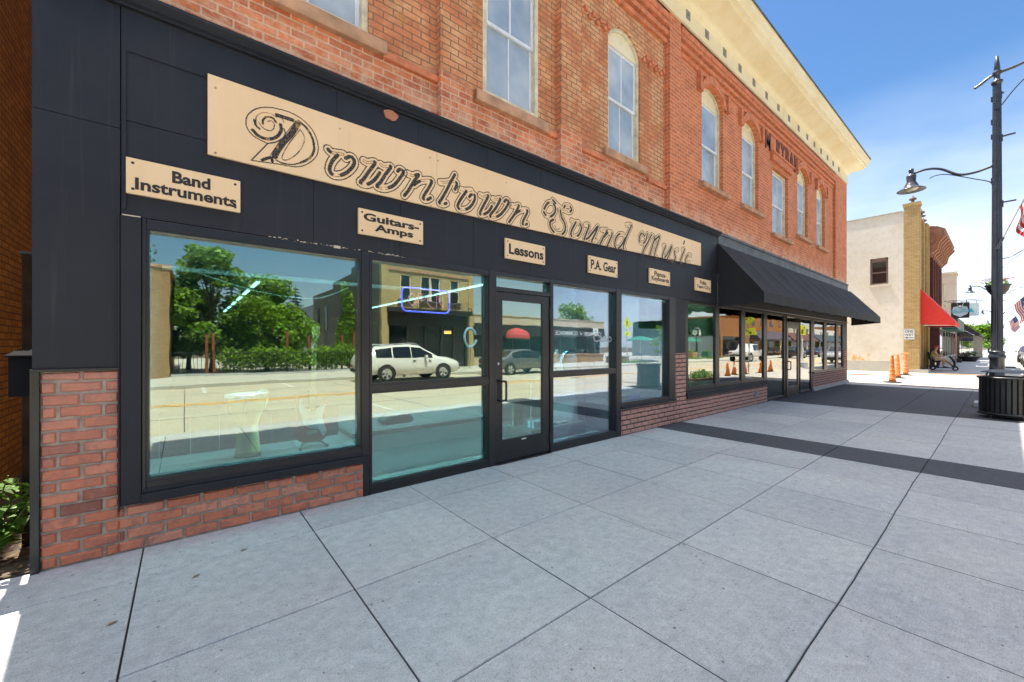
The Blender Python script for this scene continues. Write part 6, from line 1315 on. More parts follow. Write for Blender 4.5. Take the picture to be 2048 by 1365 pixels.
J = [((0, .34, .68), .15), ((0, .36, .90), .155), ((0, .35, 1.10), .14), ((0, .30, 1.22), .06), ((0, .26, 1.30), .065), ((0, .23, 1.40), .095), ((0, .24, 1.47), .085),
     ((.19, .33, 1.12), .065), ((.27, .20, .92), .055), ((.24, -.02, .86), .043), ((.20, -.10, .88), .035), ((-.19, .33, 1.12), .065), ((-.27, .20, .92), .055), ((-.24, -.02, .86), .043), ((-.20, -.10, .88), .035),
     ((.11, .28, .68), .10), ((.14, -.06, .66), .08), ((.14, -.34, .40), .055), ((.14, -.42, .28), .042), ((.14, -.54, .27), .035), ((-.11, .28, .68), .10), ((-.15, -.08, .66), .08), ((-.14, -.06, .36), .055), ((-.14, -.06, .24), .042), ((-.14, -.20, .22), .04)]
E_ = [(0, 1), (1, 2), (2, 3), (3, 4), (4, 5), (5, 6), (2, 7), (7, 8), (8, 9), (9, 10), (2, 11), (11, 12), (12, 13), (13, 14), (0, 15), (15, 16), (16, 17), (17, 18), (18, 19), (0, 20), (20, 21), (21, 22), (22, 23), (23, 24)]
# five short fingers closed round each grip
for hnd in (10, 14):
    hx, hy, hz = J[hnd][0]
    for k in range(5):
        q = len(J); ox = (k - 2) * 0.017; J += [((hx + ox, hy - 0.05, hz + 0.012 + (0 if k < 4 else -.01)), 0.010), ((hx + ox, hy - 0.075, hz - 0.015), 0.009)]; E_ += [(hnd, q), (q, q + 1)]
skin_body('body', J, E_, M_SKIN, pe)
VEST = [((0, .35, .72), .17), ((0, .36, .92), .178), ((0, .345, 1.09), .165), ((.13, .335, 1.15), .085), ((-.13, .335, 1.15), .085)]
skin_body('vest', VEST, [(0, 1), (1, 2), (2, 3), (2, 4)], paint('neon_vest', (0.55, 0.95, 0.10), 0.7), pe)
skin_body('shorts', [((0, .33, .67), .165), ((.12, .16, .675), .112), ((.145, -.06, .665), .092), ((-.12, .16, .675), .112), ((-.155, -.08, .665), .092)], [(0, 1), (1, 2), (0, 3), (3, 4)], paint('tan_shorts', (0.58, 0.44, 0.28), 0.8), pe)
b = MB(); b.lathe([(0.108, 0.0), (0.112, 0.03), (0.10, 0.075), (0.05, 0.11), (0, 0.115)], (0, .235, 1.445), 14); b.prism([(-.07, .13), (.07, .13), (.06, .03), (-.06, .03)], 1.443, 1.455, 'z'); b.build('cap', paint('red_cap', (0.65, 0.05, 0.04), 0.7), pe, smooth=True)
b = MB(); b.box(-.07, .07, .132, .150, 1.40, 1.425); b.build('sunglasses', M_INK, pe)
b = MB(); b.lathe([(0, -.03), (.018, -.005), (.013, .02), (0, .03)], (0, .135, 1.385), 8); b.build('nose', M_SKIN, pe)
b = MB(); b.box(-.03, .03, .138, .146, 1.335, 1.345); b.build('mouth', paint('lips', (0.30, 0.09, 0.07), 0.6), pe)
for x in (-.095, .095): b = MB(); b.lathe([(0, -.03), (.02, -.012), (.022, .01), (0, .028)], (x, .24, 1.40), 8); b.build('ear', M_SKIN, pe)
for x, y, z in ((.14, -.52, .27), (-.14, -.16, .21)): b = MB(); b.hexa([(x - .05, y - .13, z - .05), (x + .05, y - .13, z - .05), (x + .05, y + .14, z - .05), (x - .05, y + .14, z - .05), (x - .04, y - .10, z + .01), (x + .04, y - .10, z + .01), (x + .045, y + .13, z + .06), (x - .045, y + .13, z + .06)]); b.build('shoe', paint('brown_shoe', (0.06, 0.03, 0.025), 0.7), pe, bevel=0.015)
sc.location = pe.location = (36.3, -1.62, 0.0)

# ================================================================== VEHICLES
def car(name, label, loc, rz, body_c, st, wheel_x, wr=0.34, glass_idx=(), windows=(), width=0.93, group=None, metal=0.3, extras=None, cat='car'):
    """st: stations (x, z_bottom, z_belt, z_top, half-width at belt, half-width at top); x from rear to front"""
    t = thing(name, label, cat, group=group)
    pm = paint('car_paint_' + body_c[0], body_c[1], 0.25, metal=metal, var=0.03, coat=0.8)
    b = MB(); V = []; F = []; n = 13
    for (x, zb, zl, zt, wl, wt) in st:
        half = [(0.0, zb), (wl * .82, zb), (wl * .97, zb + .10), (wl, zb + (zl - zb) * .55), (wl * .97, zl), (wt, zt - .05), (wt * .82, zt)]
        V += [(x, -p[0], p[1]) for p in half[::-1]] + [(x, p[0], p[1]) for p in half[1:]]
    for i in range(len(st) - 1):
        for j in range(n): F.append((i * n + j, i * n + (j + 1) % n, (i + 1) * n + (j + 1) % n, (i + 1) * n + j))
    F.append(tuple(range(n))); F.append(tuple((len(st) - 1) * n + k for k in range(n)))
    b.idx(V, F); b.build('body', pm, t, smooth=True, bevel=0)
    def side(i, fr, s_, hi):
        a, c = st[i], st[i + 1]; L = [a[k] + (c[k] - a[k]) * fr for k in range(6)]
        z0, z1, y0, y1 = L[2] + .035, L[3] - .105, L[4] * .97, L[5]
        tt = hi; zz_ = z0 + (z1 - z0) * tt; k = (zz_ - L[2]) / max(.01, (L[3] - .05 - L[2])); return (L[0], s_ * (y0 + (y1 - y0) * k + .008), zz_)
    for (i0, f0, i1, f1) in windows:
        for s_ in (-1, 1):
            b = MB(); pts0 = []; pts1 = []
            steps = [(i0, f0)] + [(k, 0.0) for k in range(i0 + 1, i1 + 1)] + [(i1, f1)]
            lo = [side(i, f, s_, 0) for i, f in steps]; hi = [side(i, f, s_, 1) for i, f in steps]
            for k in range(len(steps) - 1):
                if (Vector(lo[k]) - Vector(lo[k + 1])).length > .01: b.face([lo[k], lo[k + 1], hi[k + 1], hi[k]])
            b.build('side_window', M_DARKGLASS, t)
    for (i, nm) in glass_idx:
        a, c = st[i], st[i + 1]; b = MB(); up = .012
        e = lambda L, fr: [L[k] for k in range(6)]
        b.face([(a[0], -a[5] * .84, a[3] + up), (a[0], a[5] * .84, a[3] + up), (c[0], c[5] * .84, c[3] + up), (c[0], -c[5] * .84, c[3] + up)]); b.build(nm, M_DARKGLASS, t)
    for x in wheel_x:
        for s_ in (-1, 1):
            y = s_ * (width - .10); b = MB(); b.lathe([(wr * .64, -.1), (wr * .93, -.11), (wr, -.07), (wr, .07), (wr * .93, .11), (wr * .64, .1)], (x, y, wr), 24, 'y', cap=False); o = b.build('wheel', M_RUBBER, t, smooth=True)
            b = MB(); b.lathe([(wr * .66, s_ * .095), (wr * .60, s_ * .07), (wr * .58, s_ * .04), (0, s_ * .045)], (x, y, wr), 20, 'y', cap=False); b.build('hub_plate', paint('hub_dark', (0.04, 0.04, 0.04), 0.6), o); b = MB(); b.lathe([(wr * .70, s_ * .096), (wr * .60, s_ * .102), (wr * .59, s_ * .085)], (x, y, wr), 20, 'y', cap=False)
            for k in range(5):
                a = k * 2 * PI / 5 + x; ca, sa = math.cos(a), math.sin(a); q = lambda r, w_, d: (x + r * ca - w_ * sa, y + s_ * d, wr + r * sa + w_ * ca)
                b.hexa([q(.04, -.03, .06), q(.04, .03, .06), q(wr * .62, .045, .075), q(wr * .62, -.045, .075), q(.04, -.03, .10), q(.04, .03, .10), q(wr * .62, .045, .098), q(wr * .62, -.045, .098)])
            b.build('rim', M_RIM, o)
            b = MB(); b.lathe([(wr * 1.16, 0.0), (wr * 1.16, s_ * .012), (wr * .9, s_ * .012), (wr * .9, 0)], (x, s_ * (width * 0.985), wr * 1.03), 24, 'y', cap=False); b.build('wheel_arch', M_RUBBER, t)
    f, r_ = st[-1], st[0]
    zf = f[1] + (f[2] - f[1]) * .72; zr_ = r_[1] + (r_[2] - r_[1]) * .78
    for s_ in (-1, 1):
        b = MB(); y0, y1 = sorted((s_ * f[4] * .55, s_ * f[4] * 1.0)); b.box(f[0] - .16, f[0] + .012, y0, y1, zf - .06, zf + .05); b.build('headlight', paint('lamp_glass', (0.5, 0.52, 0.55), 0.1), t, bevel=0.02)
        b = MB(); y0, y1 = sorted((s_ * r_[4] * .6, s_ * r_[4] * 1.01)); b.box(r_[0] - .012, r_[0] + .2, y0, y1, zr_ - .07, zr_ + .06); b.build('taillight', paint('red_lamp', (0.30, 0.01, 0.01), 0.15), t, bevel=0.02)
    b = MB(); b.box(f[0] - .01, f[0] + .02, -f[4] * .5, f[4] * .5, zf - .22, zf + .03); b.build('grille', M_RUBBER, t)
    b = MB(); b.box(f[0] - .1, f[0] + .04, -f[4] * .95, f[4] * .95, f[1] - .01, f[1] + .13); b.box(r_[0] - .04, r_[0] + .1, -r_[4] * .95, r_[4] * .95, r_[1] - .01, r_[1] + .15); b.build('bumper', M_RUBBER, t, bevel=0.02)
    for s_ in (-1, 1):
        i = [k for k, q in enumerate(st) if q[3] - q[2] > .3]; q = st[i[-1]]
        b = MB(); b.box(q[0] + .12, q[0] + .26, *sorted((s_ * (q[4] + .02), s_ * (q[4] + .18))), q[2] + .02, q[2] + .15); b.build('mirror', pm, t, bevel=0.03)
        for xm in ((wheel_x[0] + wheel_x[1]) / 2 - .1, wheel_x[1] - .75):
            b = MB(); b.box(xm - .07, xm + .07, *sorted((s_ * (width * .985), s_ * (width * .985 + .03))), st[2][2] - .12, st[2][2] - .09); b.build('door_handle', pm if metal else M_CHROME, t)
    if extras: extras(t, pm)
    t.location = loc; t.rotation_euler = (0, 0, rz); return t
SUVST = [(-2.44, .45, .80, .84, .80, .66), (-2.40, .36, 1.00, 1.08, .89, .74), (-2.22, .33, 1.06, 1.38, .93, .70), (-1.85, .33, 1.07, 1.58, .95, .69), (-1.1, .30, 1.06, 1.67, .96, .70), (-.2, .30, 1.05, 1.69, .96, .71), (.25, .30, 1.05, 1.65, .96, .70), (1.22, .30, 1.03, 1.15, .95, .78), (1.75, .31, 1.0, 1.09, .94, .76), (2.2, .34, .92, 1.0, .89, .70), (2.38, .40, .80, .86, .80, .62), (2.44, .46, .66, .70, .72, .55)]
def roof_rails(t, pm):
    for s_ in (-1, 1): b = MB(); b.tube(smooth_line([(-1.6, s_ * .60, 1.60), (-1.4, s_ * .60, 1.68), (-.1, s_ * .60, 1.74), (.2, s_ * .60, 1.67)], 4), .02, 6); b.build('roof_rail', M_CHROME, t)
SEDST = [(-2.32, .40, .80, .84, .78, .66), (-2.25, .33, .92, .98, .86, .72), (-1.55, .31, .93, 1.03, .90, .74), (-1.05, .30, .92, 1.34, .91, .62), (-.55, .30, .91, 1.44, .91, .62), (.15, .30, .91, 1.44, .91, .62), (.55, .30, .90, 1.36, .91, .62), (1.2, .30, .88, .98, .90, .72), (1.8, .31, .82, .90, .88, .70), (2.2, .35, .72, .77, .82, .62), (2.32, .40, .62, .66, .72, .55)]
def plate(t, pm): b = MB(); b.box(-2.36, -2.335, -.16, .16, .62, .72); b.build('number_plate', M_WHITE, t)
SW = ((2, .9, 3, .95), (4, .03, 4, .97), (5, .03, 6, .62))
car('parked_car', 'white sport utility car parked across the road, mirrored in the window left of the door', (8.35, -14.1, -.13), 0, ('white', (0.70, 0.70, 0.68)), SUVST, (-1.42, 1.42), 0.37, ((2, 'rear_window'), (6, 'windscreen')), SW, 0.96, 'cars parked along the street', 0.0, roof_rails)
WS_ = ((2, .75, 3, .98), (4, .02, 5, .2), (5, .25, 6, .6))
car('parked_car', 'grey saloon car parked across the road, mirrored in the glass entrance door', (15.5, -14.3, -.13), 0, ('grey', (0.16, 0.17, 0.18)), SEDST, (-1.38, 1.38), 0.33, ((2, 'rear_window'), (6, 'windscreen')), WS_, 0.91, 'cars parked along the street', 0.5, plate)
TRST = [(-2.6, .62, 1.12, 1.16, .88, .80), (-2.55, .55, 1.15, 1.19, .93, .84), (-.75, .52, 1.16, 1.20, .94, .84), (-.70, .52, 1.16, 1.86, .94, .72), (-.3, .50, 1.16, 1.92, .95, .73), (.75, .50, 1.15, 1.92, .95, .73), (1.2, .50, 1.15, 1.24, .95, .82), (2.1, .52, 1.10, 1.17, .94, .80), (2.5, .60, 1.0, 1.05, .88, .72)]
car('pickup_truck', 'white crew-cab pickup truck driving on the road, mirrored in the far windows', (47.6, -13.6, -.13), 0, ('white', (0.70, 0.70, 0.68)), TRST, (-1.65, 1.6), 0.45, ((5, 'windscreen'),), ((3, .2, 4, .45), (4, .5, 4, .97)), 0.95, None, 0.0, None, 'pickup truck')
for i, (x, y, st_, wxs, wr_, c, lb) in enumerate(((66, -14.4, SUVST, (-1.42, 1.42), .37, ('dark', (0.03, 0.035, 0.04)), 'dark sport utility car across the road, mirrored in the pane right of the far door'), (76, -14.4, SEDST, (-1.38, 1.38), .33, ('navy', (0.03, 0.045, 0.09)), 'navy saloon car parked across the road, mirrored in the farthest windows'), (86, -14.4, SUVST, (-1.42, 1.42), .37, ('black', (0.012, 0.012, 0.014)), 'black sport utility car parked farthest off across the road'))):
    car('parked_car', lb, (x, y, -.13), 0, c, st_, wxs, wr_, ((2, 'rear_window'), (6, 'windscreen')), SW if st_ is SUVST else WS_, .96 if st_ is SUVST else .91, 'cars parked along the street', 0.3)
for i, (x, st_, wxs, wr_, c, lb) in enumerate(((49.0, SUVST, (-1.42, 1.42), .37, ('pale', (0.48, 0.48, 0.46)), 'pale sport utility car parked at the near kerb at the right edge of the photo'), (57, SEDST, (-1.38, 1.38), .33, ('silver', (0.30, 0.32, 0.34)), 'silver saloon car in the middle of the cars parked at the near kerb'), (66, SUVST, (-1.42, 1.42), .37, ('maroon', (0.06, 0.02, 0.02)), 'dark maroon car parked at the near kerb beyond the silver saloon'))):
    car('parked_car', lb, (x, -5.95, -.13), PI, c, st_, wxs, wr_, ((2, 'rear_window'), (6, 'windscreen')), SW if st_ is SUVST else WS_, .96 if st_ is SUVST else .91, 'cars parked along the street', 0.3)

# ================================================================== ACROSS THE ROAD (mirrored in the shop glass)
M_TBR = brick('tan_brick', (0.54, 0.42, 0.21), (0.46, 0.35, 0.17), (0.24, 0.18, 0.10), 0.215, 0.075, 0.009, dirt=0.3)
M_BBR = brick('buff_brick', (0.46, 0.29, 0.14), (0.36, 0.21, 0.10), (0.22, 0.16, 0.10), 0.215, 0.075, 0.01, dirt=0.3)
M_GBR = brick('grey_brick', (0.17, 0.16, 0.13), (0.14, 0.13, 0.11), (0.10, 0.10, 0.08), 0.215, 0.075, 0.008, dirt=0.4)
FY = FFRONT
SLIM = ((-13.2, -12.6), (-15.6, -15.0))
tb = thing('tavern_building', 'two-storey tan brick tavern across the road with three upper windows and a dark shopfront', 'building', (13.2, FY - 8, 0))
def facing(mb, y): mb.v = [(-p[0], y - p[1], p[2]) for p in mb.v]; return mb        # a wall written for -y turned to face the road
b = facing(wall_open(MB(), -16.35, -10.2, 4.05, 7.0, [(-15.55, -14.72, 4.62, 6.2, None), (-14.0, -12.5, 4.62, 6.2, None), (-11.8, -11.0, 4.62, 6.2, None)], 0, .2), FY - .05)
b.box(9.75, 10.2, FY - .35, FY, -.1, 6.9); b.box(16.35, 16.8, FY - .35, FY, -.1, 7.1); b.build('wall', M_TBR, tb)
b = MB(); b.box(9.76, 9.95, FY - 6, FY - .351, -.1, 7.35); b.box(9.76, 9.95, FY - 11, FY - 6.001, -.1, 6.9); b.box(9.76, 9.95, FY - 17.5, FY - 11.001, -.1, 6.4); b.box(16.6, 16.79, FY - 18, FY - .351, -.1, 6.5); b.build('side_wall', M_GBR, tb)
for ya_, yb_q in SLIM: b = MB(); b.box(9.70, 9.757, FY + ya_, FY + yb_q, 2.9, 5.0); b.build('slim_window', M_DARKGLASS, tb)
b = MB(); b.box(9.7, 16.85, FY - .4, FY + .06, 6.98, 7.06); b.box(10.2, 16.35, FY - .03, FY + .03, 6.45, 6.6); b.build('coping', M_STONE, tb)
for (x0, x1) in ((11.0, 11.8), (12.5, 14.0), (14.72, 15.55)):
    b = MB()
    for (a, e) in (((x0, x1),) if x1 - x0 < 1 else ((x0, (x0 + x1) / 2), ((x0 + x1) / 2, x1))):
        b.box(a, a + .09, FY - .2, FY - .1, 4.62, 6.2); b.box(e - .09, e, FY - .2, FY - .1, 4.62, 6.2); b.box(a + .09, e - .09, FY - .2, FY - .1, 5.36, 5.44)
    o = b.build('window', M_FRAME, tb); b = MB(); b.box(x0, x1, FY - .22, FY - .2, 4.62, 6.2); b.build('pane', M_DARKGLASS, o); b = MB(); b.box(x0 - .12, x1 + .12, FY - .1, FY + .08, 4.48, 4.6); b.build('sill', M_GREYTRIM, o)
M_TAVD = paint('tavern_dark', (0.022, 0.02, 0.018), 0.5)
b = MB(); b.box(10.1, 16.45, FY - .3, FY + .35, 3.75, 4.03); b.build('shop_cornice', M_TAVD, tb)
b = MB(); b.box(10.2, 16.35, FY - .34, FY - .3, 0, 3.75); b.build('shopfront_glass', M_DARKGLASS, tb)
b = MB(); b.box(10.2, 16.35, FY - .298, FY - .2, 2.9, 3.75)
for x in (10.25, 11.6, 12.9, 14.2, 15.2, 16.2): b.box(x - .08, x + .08, FY - .298, FY - .18, 0, 2.9)
b.box(10.33, 14.1, FY - .299, FY - .19, 0, .6); b.build('shopfront_frame', M_TAVD, tb)
for k in range(3): b = MB(); b.lathe([(.62, 0), (.62, .06)], (12.2 + k * 1.5, FY - .19, 2.6), 18, 'y', a0=0, a1=PI); b.build('arch_panel', paint('tavern_ochre', (0.20, 0.13, 0.05), 0.6), tb)
for k in range(5): b = MB(); x = 10.7 + k * 1.35; b.tube(smooth_line([(x, FY + .3, 4.0), (x, FY + .45, 4.3), (x, FY + .7, 4.25), (x, FY + .75, 4.1)], 4), .025, 6); b.lathe([(.03, .1), (.14, 0)], (x, FY + .75, 4.0), 10); b.build('gooseneck_lamp', M_TAVD, tb)
b = MB(); b.box(14.35, 14.95, FY - .18, FY - .15, 2.35, 2.6); b.build('lit_beer_sign', emis('amber_sign', (1.0, 0.5, 0.12), 1.2), tb)
cbd = thing('chamber_building', 'single-storey pale building across the road with CHAMBER of COMMERCE on a dark fascia', 'building', (24.5, FY - 6, 0))
b = MB(); b.box(16.82, 32.3, FY - 12, FY, 3.25, 3.9); b.box(16.82, 32.3, FY - 12, FY - .5, -.1, 3.25); b.box(16.7, 32.4, FY - 12, FY + .06, 3.9, 3.97); b.build('wall', paint('pale_parapet', (0.52, 0.44, 0.32), 0.8, var=0.1), cbd)
b = MB(); b.box(16.83, 32.28, FY - .48, FY + .05, 2.35, 3.22); b.build('fascia', M_TAVD, cbd)
def far_text(txt, x0, x1, z0, z1, y, mat, par, off=0.01):
    b = MB(); V, F = text_geo(txt, off, 0, 1, 'CENTER', .9); xs = [p[0] for p in V]; ys = [p[1] for p in V]
    b.idx([(x1 - (p[0] - min(xs)) / (max(xs) - min(xs)) * (x1 - x0), y + (.004 if p[2] > 0 else 0), z0 + (p[1] - min(ys)) / (max(ys) - min(ys)) * (z1 - z0)) for p in V], F); b.build('lettering', mat, par)
far_text('CHAMBER', 29.3, 31.8, 2.52, 2.84, FY + .053, M_WHITE, cbd); far_text('of', 28.7, 29.05, 2.55, 2.78, FY + .053, M_WHITE, cbd); far_text('COMMERCE', 25.4, 28.4, 2.52, 2.84, FY + .053, M_WHITE, cbd)
b = MB(); b.box(16.83, 32.28, FY - .49, FY - .45, .7, 2.35); b.build('shopfront_glass', M_DARKGLASS, cbd)
b = MB()
for k in range(9): x = 17.0 + k * 1.9; b.box(x - .06, x + .06, FY - .45, FY - .38, 0, 2.35)
b.build('mullion', M_TAVD, cbd)
b = MB(); b.box(24.5, 32.28, FY - .44, FY + .02, -.02, .72); b.build('knee_wall', M_BBR, cbd); b = MB(); b.box(24.4, 32.4, FY - .44, FY + .1, .72, .82); b.build('coping', M_STONE, cbd)
da2 = thing('dome_awning', 'small red dome awning across the road, mirrored in the entrance door', 'awning', (20.9, FY + .4, 2.1)); b = MB(); b.lathe([(1.15, 0.0), (1.12, .25), (.95, .55), (.5, .78), (0, .85)], (20.9, FY + .05, 2.15), 18, sy=.8, a0=0, a1=PI); b.build('canopy', paint('red_dome_canvas', (0.48, 0.05, 0.05), 0.7), da2)
b = MB(); b.lathe([(1.15, 0), (1.15, -.14)], (20.9, FY + .05, 2.15), 18, sy=.8, a0=0, a1=PI, cap=False); b.build('valance', M_TAVD, da2)
bf = thing('buff_building', 'buff brick building across the road, mirrored at the left side of the big window', 'building', (-5, FY - 7, 0))
b = MB(); b.box(-14, -.55, FY - 14, FY, -.1, 5.15); b.build('wall', M_BBR, bf); b = MB(); b.box(-14.1, -.45, FY - 14.1, FY + .06, 5.15, 5.3); b.build('coping', M_STONE, bf)
b = MB(); b.box(-4.5, -1.6, FY + .002, FY + .04, .6, 3.5); o = b.build('window', M_FRAME, bf); b = MB(); b.box(-4.3, -1.8, FY + .041, FY + .05, .8, 3.3); b.build('pane', paint('curtained_glass', (0.22, 0.26, 0.24), 0.08), o)
gb = thing('metal_shed', 'grey metal gabled shed behind the tavern, mirrored in the big window', 'building', (9, -45, 0)); b = MB(); b.prism([(10.3, -.1), (15, -.1), (15, 4.6), (12.2, 6.4), (10.3, 3.6)], -56, -43, 'y'); b.build('wall', paint('grey_sheet', (0.24, 0.26, 0.28), 0.5), gb); b = MB(); b.prism([(10.2, 3.55), (12.2, 6.45), (15.1, 4.6), (15.1, 4.75), (12.2, 6.6), (10.2, 3.72)], -56.2, -42.8, 'y'); b.build('roof', M_GREYTRIM, gb)
# garden fence, vines, posts
fe_ = thing('garden_fence', 'black iron garden fence across the road, mirrored in the big window', 'fence', (4.6, FY + .05, 0))
b = MB(); b.box(-.4, 9.7, FY + .03, FY + .07, 1.12, 1.16); b.box(-.4, 9.7, FY + .03, FY + .07, .12, .16); b.build('rail', M_IRON, fe_)
b = MB()
for k in range(70): x = -.35 + k * .145; b.box(x - .009, x + .009, FY + .041, FY + .059, .02, 1.22)
tag(b.build('pickets', M_IRON, fe_), kind=None)
b = MB(); b.box(-.5, 9.7, FY - .15, FY + .2, -.05, .1); b.build('kerb_stone', M_CONC, fe_)
rr = random.Random(31)
vh = thing('vine_hedge', 'leafy green vine hedge growing along the iron garden fence', 'hedge', (4.6, FY - .3, 0)); lf = MB()
leaf_cloud(lf, [(x, FY - .32 + rr.uniform(-.1, .1), 0.75 + rr.uniform(0, .25), .62, .38, .62 + rr.uniform(-.1, .2)) for x in np.arange(1.9, 9.7, .62)], 6500, .095, rr); lf.build('foliage', L_VINE, vh)
st = MB()
for x in np.arange(2, 9.6, .9): st.tube([(x, FY - .3, 0), (x + .1, FY - .3, .7), (x - .05, FY - .25, 1.2)], .02, 5)
st.build('stem', M_BARK, vh)
for i, x in enumerate((.9, 1.2, 4.6, 5.7, 7.6, 8.3, 9.2)):
    t = thing('garden_post', 'rusty red steel post in the garden, part of the row behind the vine hedge', 'post', (x, FY - .9, 0), group='rusty posts in the garden'); b = MB(); b.box(x - .06, x + .06, FY - .96, FY - .84, 0, 2.1 + .12 * (i % 3)); b.build('shaft', paint('rusty_post', (0.22, 0.065, 0.03), 0.8, var=.3), t); b = MB(); b.box(x - .08, x + .08, FY - .98, FY - .82, 2.1 + .12 * (i % 3), 2.14 + .12 * (i % 3)); b.build('cap', M_IRON, t)
def tree(label, x, y, h, cr, seed, leaf, n=3800, sz=.13, trunk=.14, group='trees across the road', low=.22):
    t = thing('leafy_tree', label, 'tree', (x, y, 0), group=group); q = random.Random(seed); tk = MB(); cl = []
    tk.tube([(x, y, 0), (x + .05, y, h * .2), (x - .05, y + .05, h * .42), (x, y, h * .72)], [trunk, trunk * .8, trunk * .6, trunk * .25], 8)
    for k in range(30):
        a = q.uniform(0, 2 * PI); zz_ = h * q.uniform(low, .97); f = 1 - abs(zz_ / h - .5) * 1.25; rad = cr * f * q.uniform(.35, 1.0); r_ = cr * q.uniform(.22, .42); c = (x + rad * math.cos(a), y + rad * math.sin(a), zz_, r_, r_, r_ * .75); cl.append(c)
        tk.tube([(x, y, zz_ * .55), ((x + c[0]) / 2, (y + c[1]) / 2, zz_ * .82), (c[0], c[1], c[2])], [trunk * .35, trunk * .2, .012], 5)
    tk.build('trunk', M_BARK, t); lf = MB(); leaf_cloud(lf, cl, n, sz, q); lf.build('crown', leaf, t)
tree('tall bushy tree in the garden, leftmost of the garden trees mirrored in the big window', 1.2, FY - 3.0, 7.0, 2.1, 2, L_GREEN, 7500, .14, low=.14)
tree('broad bright green tree in the middle of the garden behind the vine hedge', 4.0, FY - 4.2, 5.6, 2.5, 4, leafmat('leaf_bright', (0.20, 0.34, 0.035), 0.35), 8000, .14, low=.12)
tree('darker green tree at the back of the garden beside the conifers', 4.6, FY - 10, 5.4, 2.3, 6, L_DARK, 6000, .16, low=.12)
tree('small dark tree at the left of the garden against the buff building', .2, FY - 6.5, 6.2, 1.8, 8, L_DARK, 4500, .16, low=.12)
tree('green tree rising above the buff building at the left of the big window', -3.2, FY - 17, 9.6, 3.0, 10, L_DARK, 3000, .2)
tree('round green tree behind the chamber building, mirrored right of the entrance door', 37.5, FY - 9, 6.4, 3.2, 12, leafmat('leaf_bright', (0.20, 0.34, 0.035), 0.35), 4200, .2)
tree('tree top showing over the roof of the chamber building', 26.0, FY - 16, 6.0, 2.0, 14, L_DARK, 2200, .2)
tree('slim young street tree on the plaza beside the green umbrellas', 45, FY - 1.0, 4.2, 1.5, 16, L_GREEN, 1600, .13, .07)
def fir(label, x, y, h, r0, seed):
    t = thing('conifer', label, 'tree', (x, y, 0), group='conifers behind the garden'); q = random.Random(seed); tk = MB(); tk.tube([(x, y, 0), (x, y, h)], [.2, .02], 7); tk.build('trunk', M_BARK, t); lf = MB()
    for k in range(20):
        zz_ = h * (.12 + .86 * k / 20); r_ = r0 * (1 - (zz_ / h)) ** .8 + .12; nb_ = int(7 + r_ * 6)
        for m_ in range(nb_):
            a = 2 * PI * m_ / nb_ + q.random(); L = r_ * q.uniform(.75, 1.12)
            for s_ in range(7):
                f = (s_ + .6) / 7; p = Vector((x + L * f * math.cos(a), y + L * f * math.sin(a), zz_ - .28 * L * f * f + q.uniform(-.06, .06))); d = Vector((math.cos(a + q.uniform(-.9, .9)), math.sin(a + q.uniform(-.9, .9)), -.35)); sd_ = d.cross(Vector((0, 0, 1))).normalized(); w_ = .10 + .10 * L * (1 - f); lf.face([p - sd_ * w_, p + d * w_ * 2.2, p + sd_ * w_, p - d * w_ * .4 + Vector((0, 0, .05))])
    lf.build('crown', L_FIR, t)
fir('tall dark conifer, the fullest one behind the garden trees', 13.2, -64, 11.0, 3.0, 1); fir('slimmer conifer left of the fullest one behind the garden', 9.4, -66, 11.2, 1.9, 2); fir('thin conifer tip rising over the middle garden trees', 4.6, -58, 11.6, 1.7, 3); fir('small conifer beside the grey metal shed', 17.0, -78, 7.6, 2.0, 4)
iv = thing('wall_ivy', 'green ivy climbing the grey brick side wall of the tavern', 'climbing plant', (9.6, FY - 5, 0)); lf = MB()
leaf_cloud(lf, [(9.66, y, z, .12, ry, rz_) for y, z, ry, rz_ in ((FY - 5.0, 1.4, 1.6, 1.6), (FY - 5.6, 3.0, 1.6, 1.4), (FY - 6.6, 4.6, 1.5, 1.3), (FY - 8.2, 2.2, 1.6, 1.9), (FY - 7.4, 5.8, 1.0, .8))], 3200, .11, rr); lf.build('foliage', L_VINE, iv); st = MB(); st.tube([(9.70, FY - 3.6, 0), (9.70, FY - 3.8, 2.5), (9.70, FY - 4.4, 5)], .03, 5); st.build('stem', M_BARK, iv)
# round blue sculpture on a post
rg = thing('ring_sign', 'blue open ring on a slim pole across the road by the tavern door', 'street sign', (14.9, -18.6, 0)); b = MB(); rr_pts = [(14.9 + .5 * math.cos(a), -18.6, 2.05 + .66 * math.sin(a)) for a in np.linspace(.35, 2 * PI - .25, 40)]; b.tube(rr_pts, .085, 8); b.build('ring', paint('ring_blue', (0.22, 0.40, 0.52), 0.5), rg, smooth=True); b = MB(); b.tube([(14.9, -18.6, 0), (14.9, -18.6, 1.32)], .035, 8); b.build('pole', M_CHROME, rg)
# plaza beyond the chamber: crossing sign, umbrellas, clock, wall
cs2 = thing('crossing_sign', 'yellow diamond pedestrian sign across the road, mirrored in the pane by the brick pillar', 'road sign', (29.4, -16.6, 0)); ped_sign(cs2, 30.3, -16.9, 3.55, False, -1, -1, .46)
pkr = thing('parking_sign', 'small white sign on a slim post in front of the chamber building', 'road sign', (25.6, -16.7, 0)); b = MB(); b.tube([(25.6, -16.7, 0), (25.6, -16.7, 3.0)], .03, 6); b.build('sign_post', M_CHROME, pkr); b = MB(); b.box(25.25, 25.95, -16.66, -16.65, 2.35, 2.95); b.build('plate', M_WHITE, pkr); b = MB(); b.text('P', 25.5, 25.7, 2.5, 2.8, 16.645, .003, offset=.02); b.v = [(51.2 - p[0], -p[1], p[2]) for p in b.v]; b.build('lettering', paint('sign_letter_green', (0.02, 0.2, 0.10), 0.5), pkr)
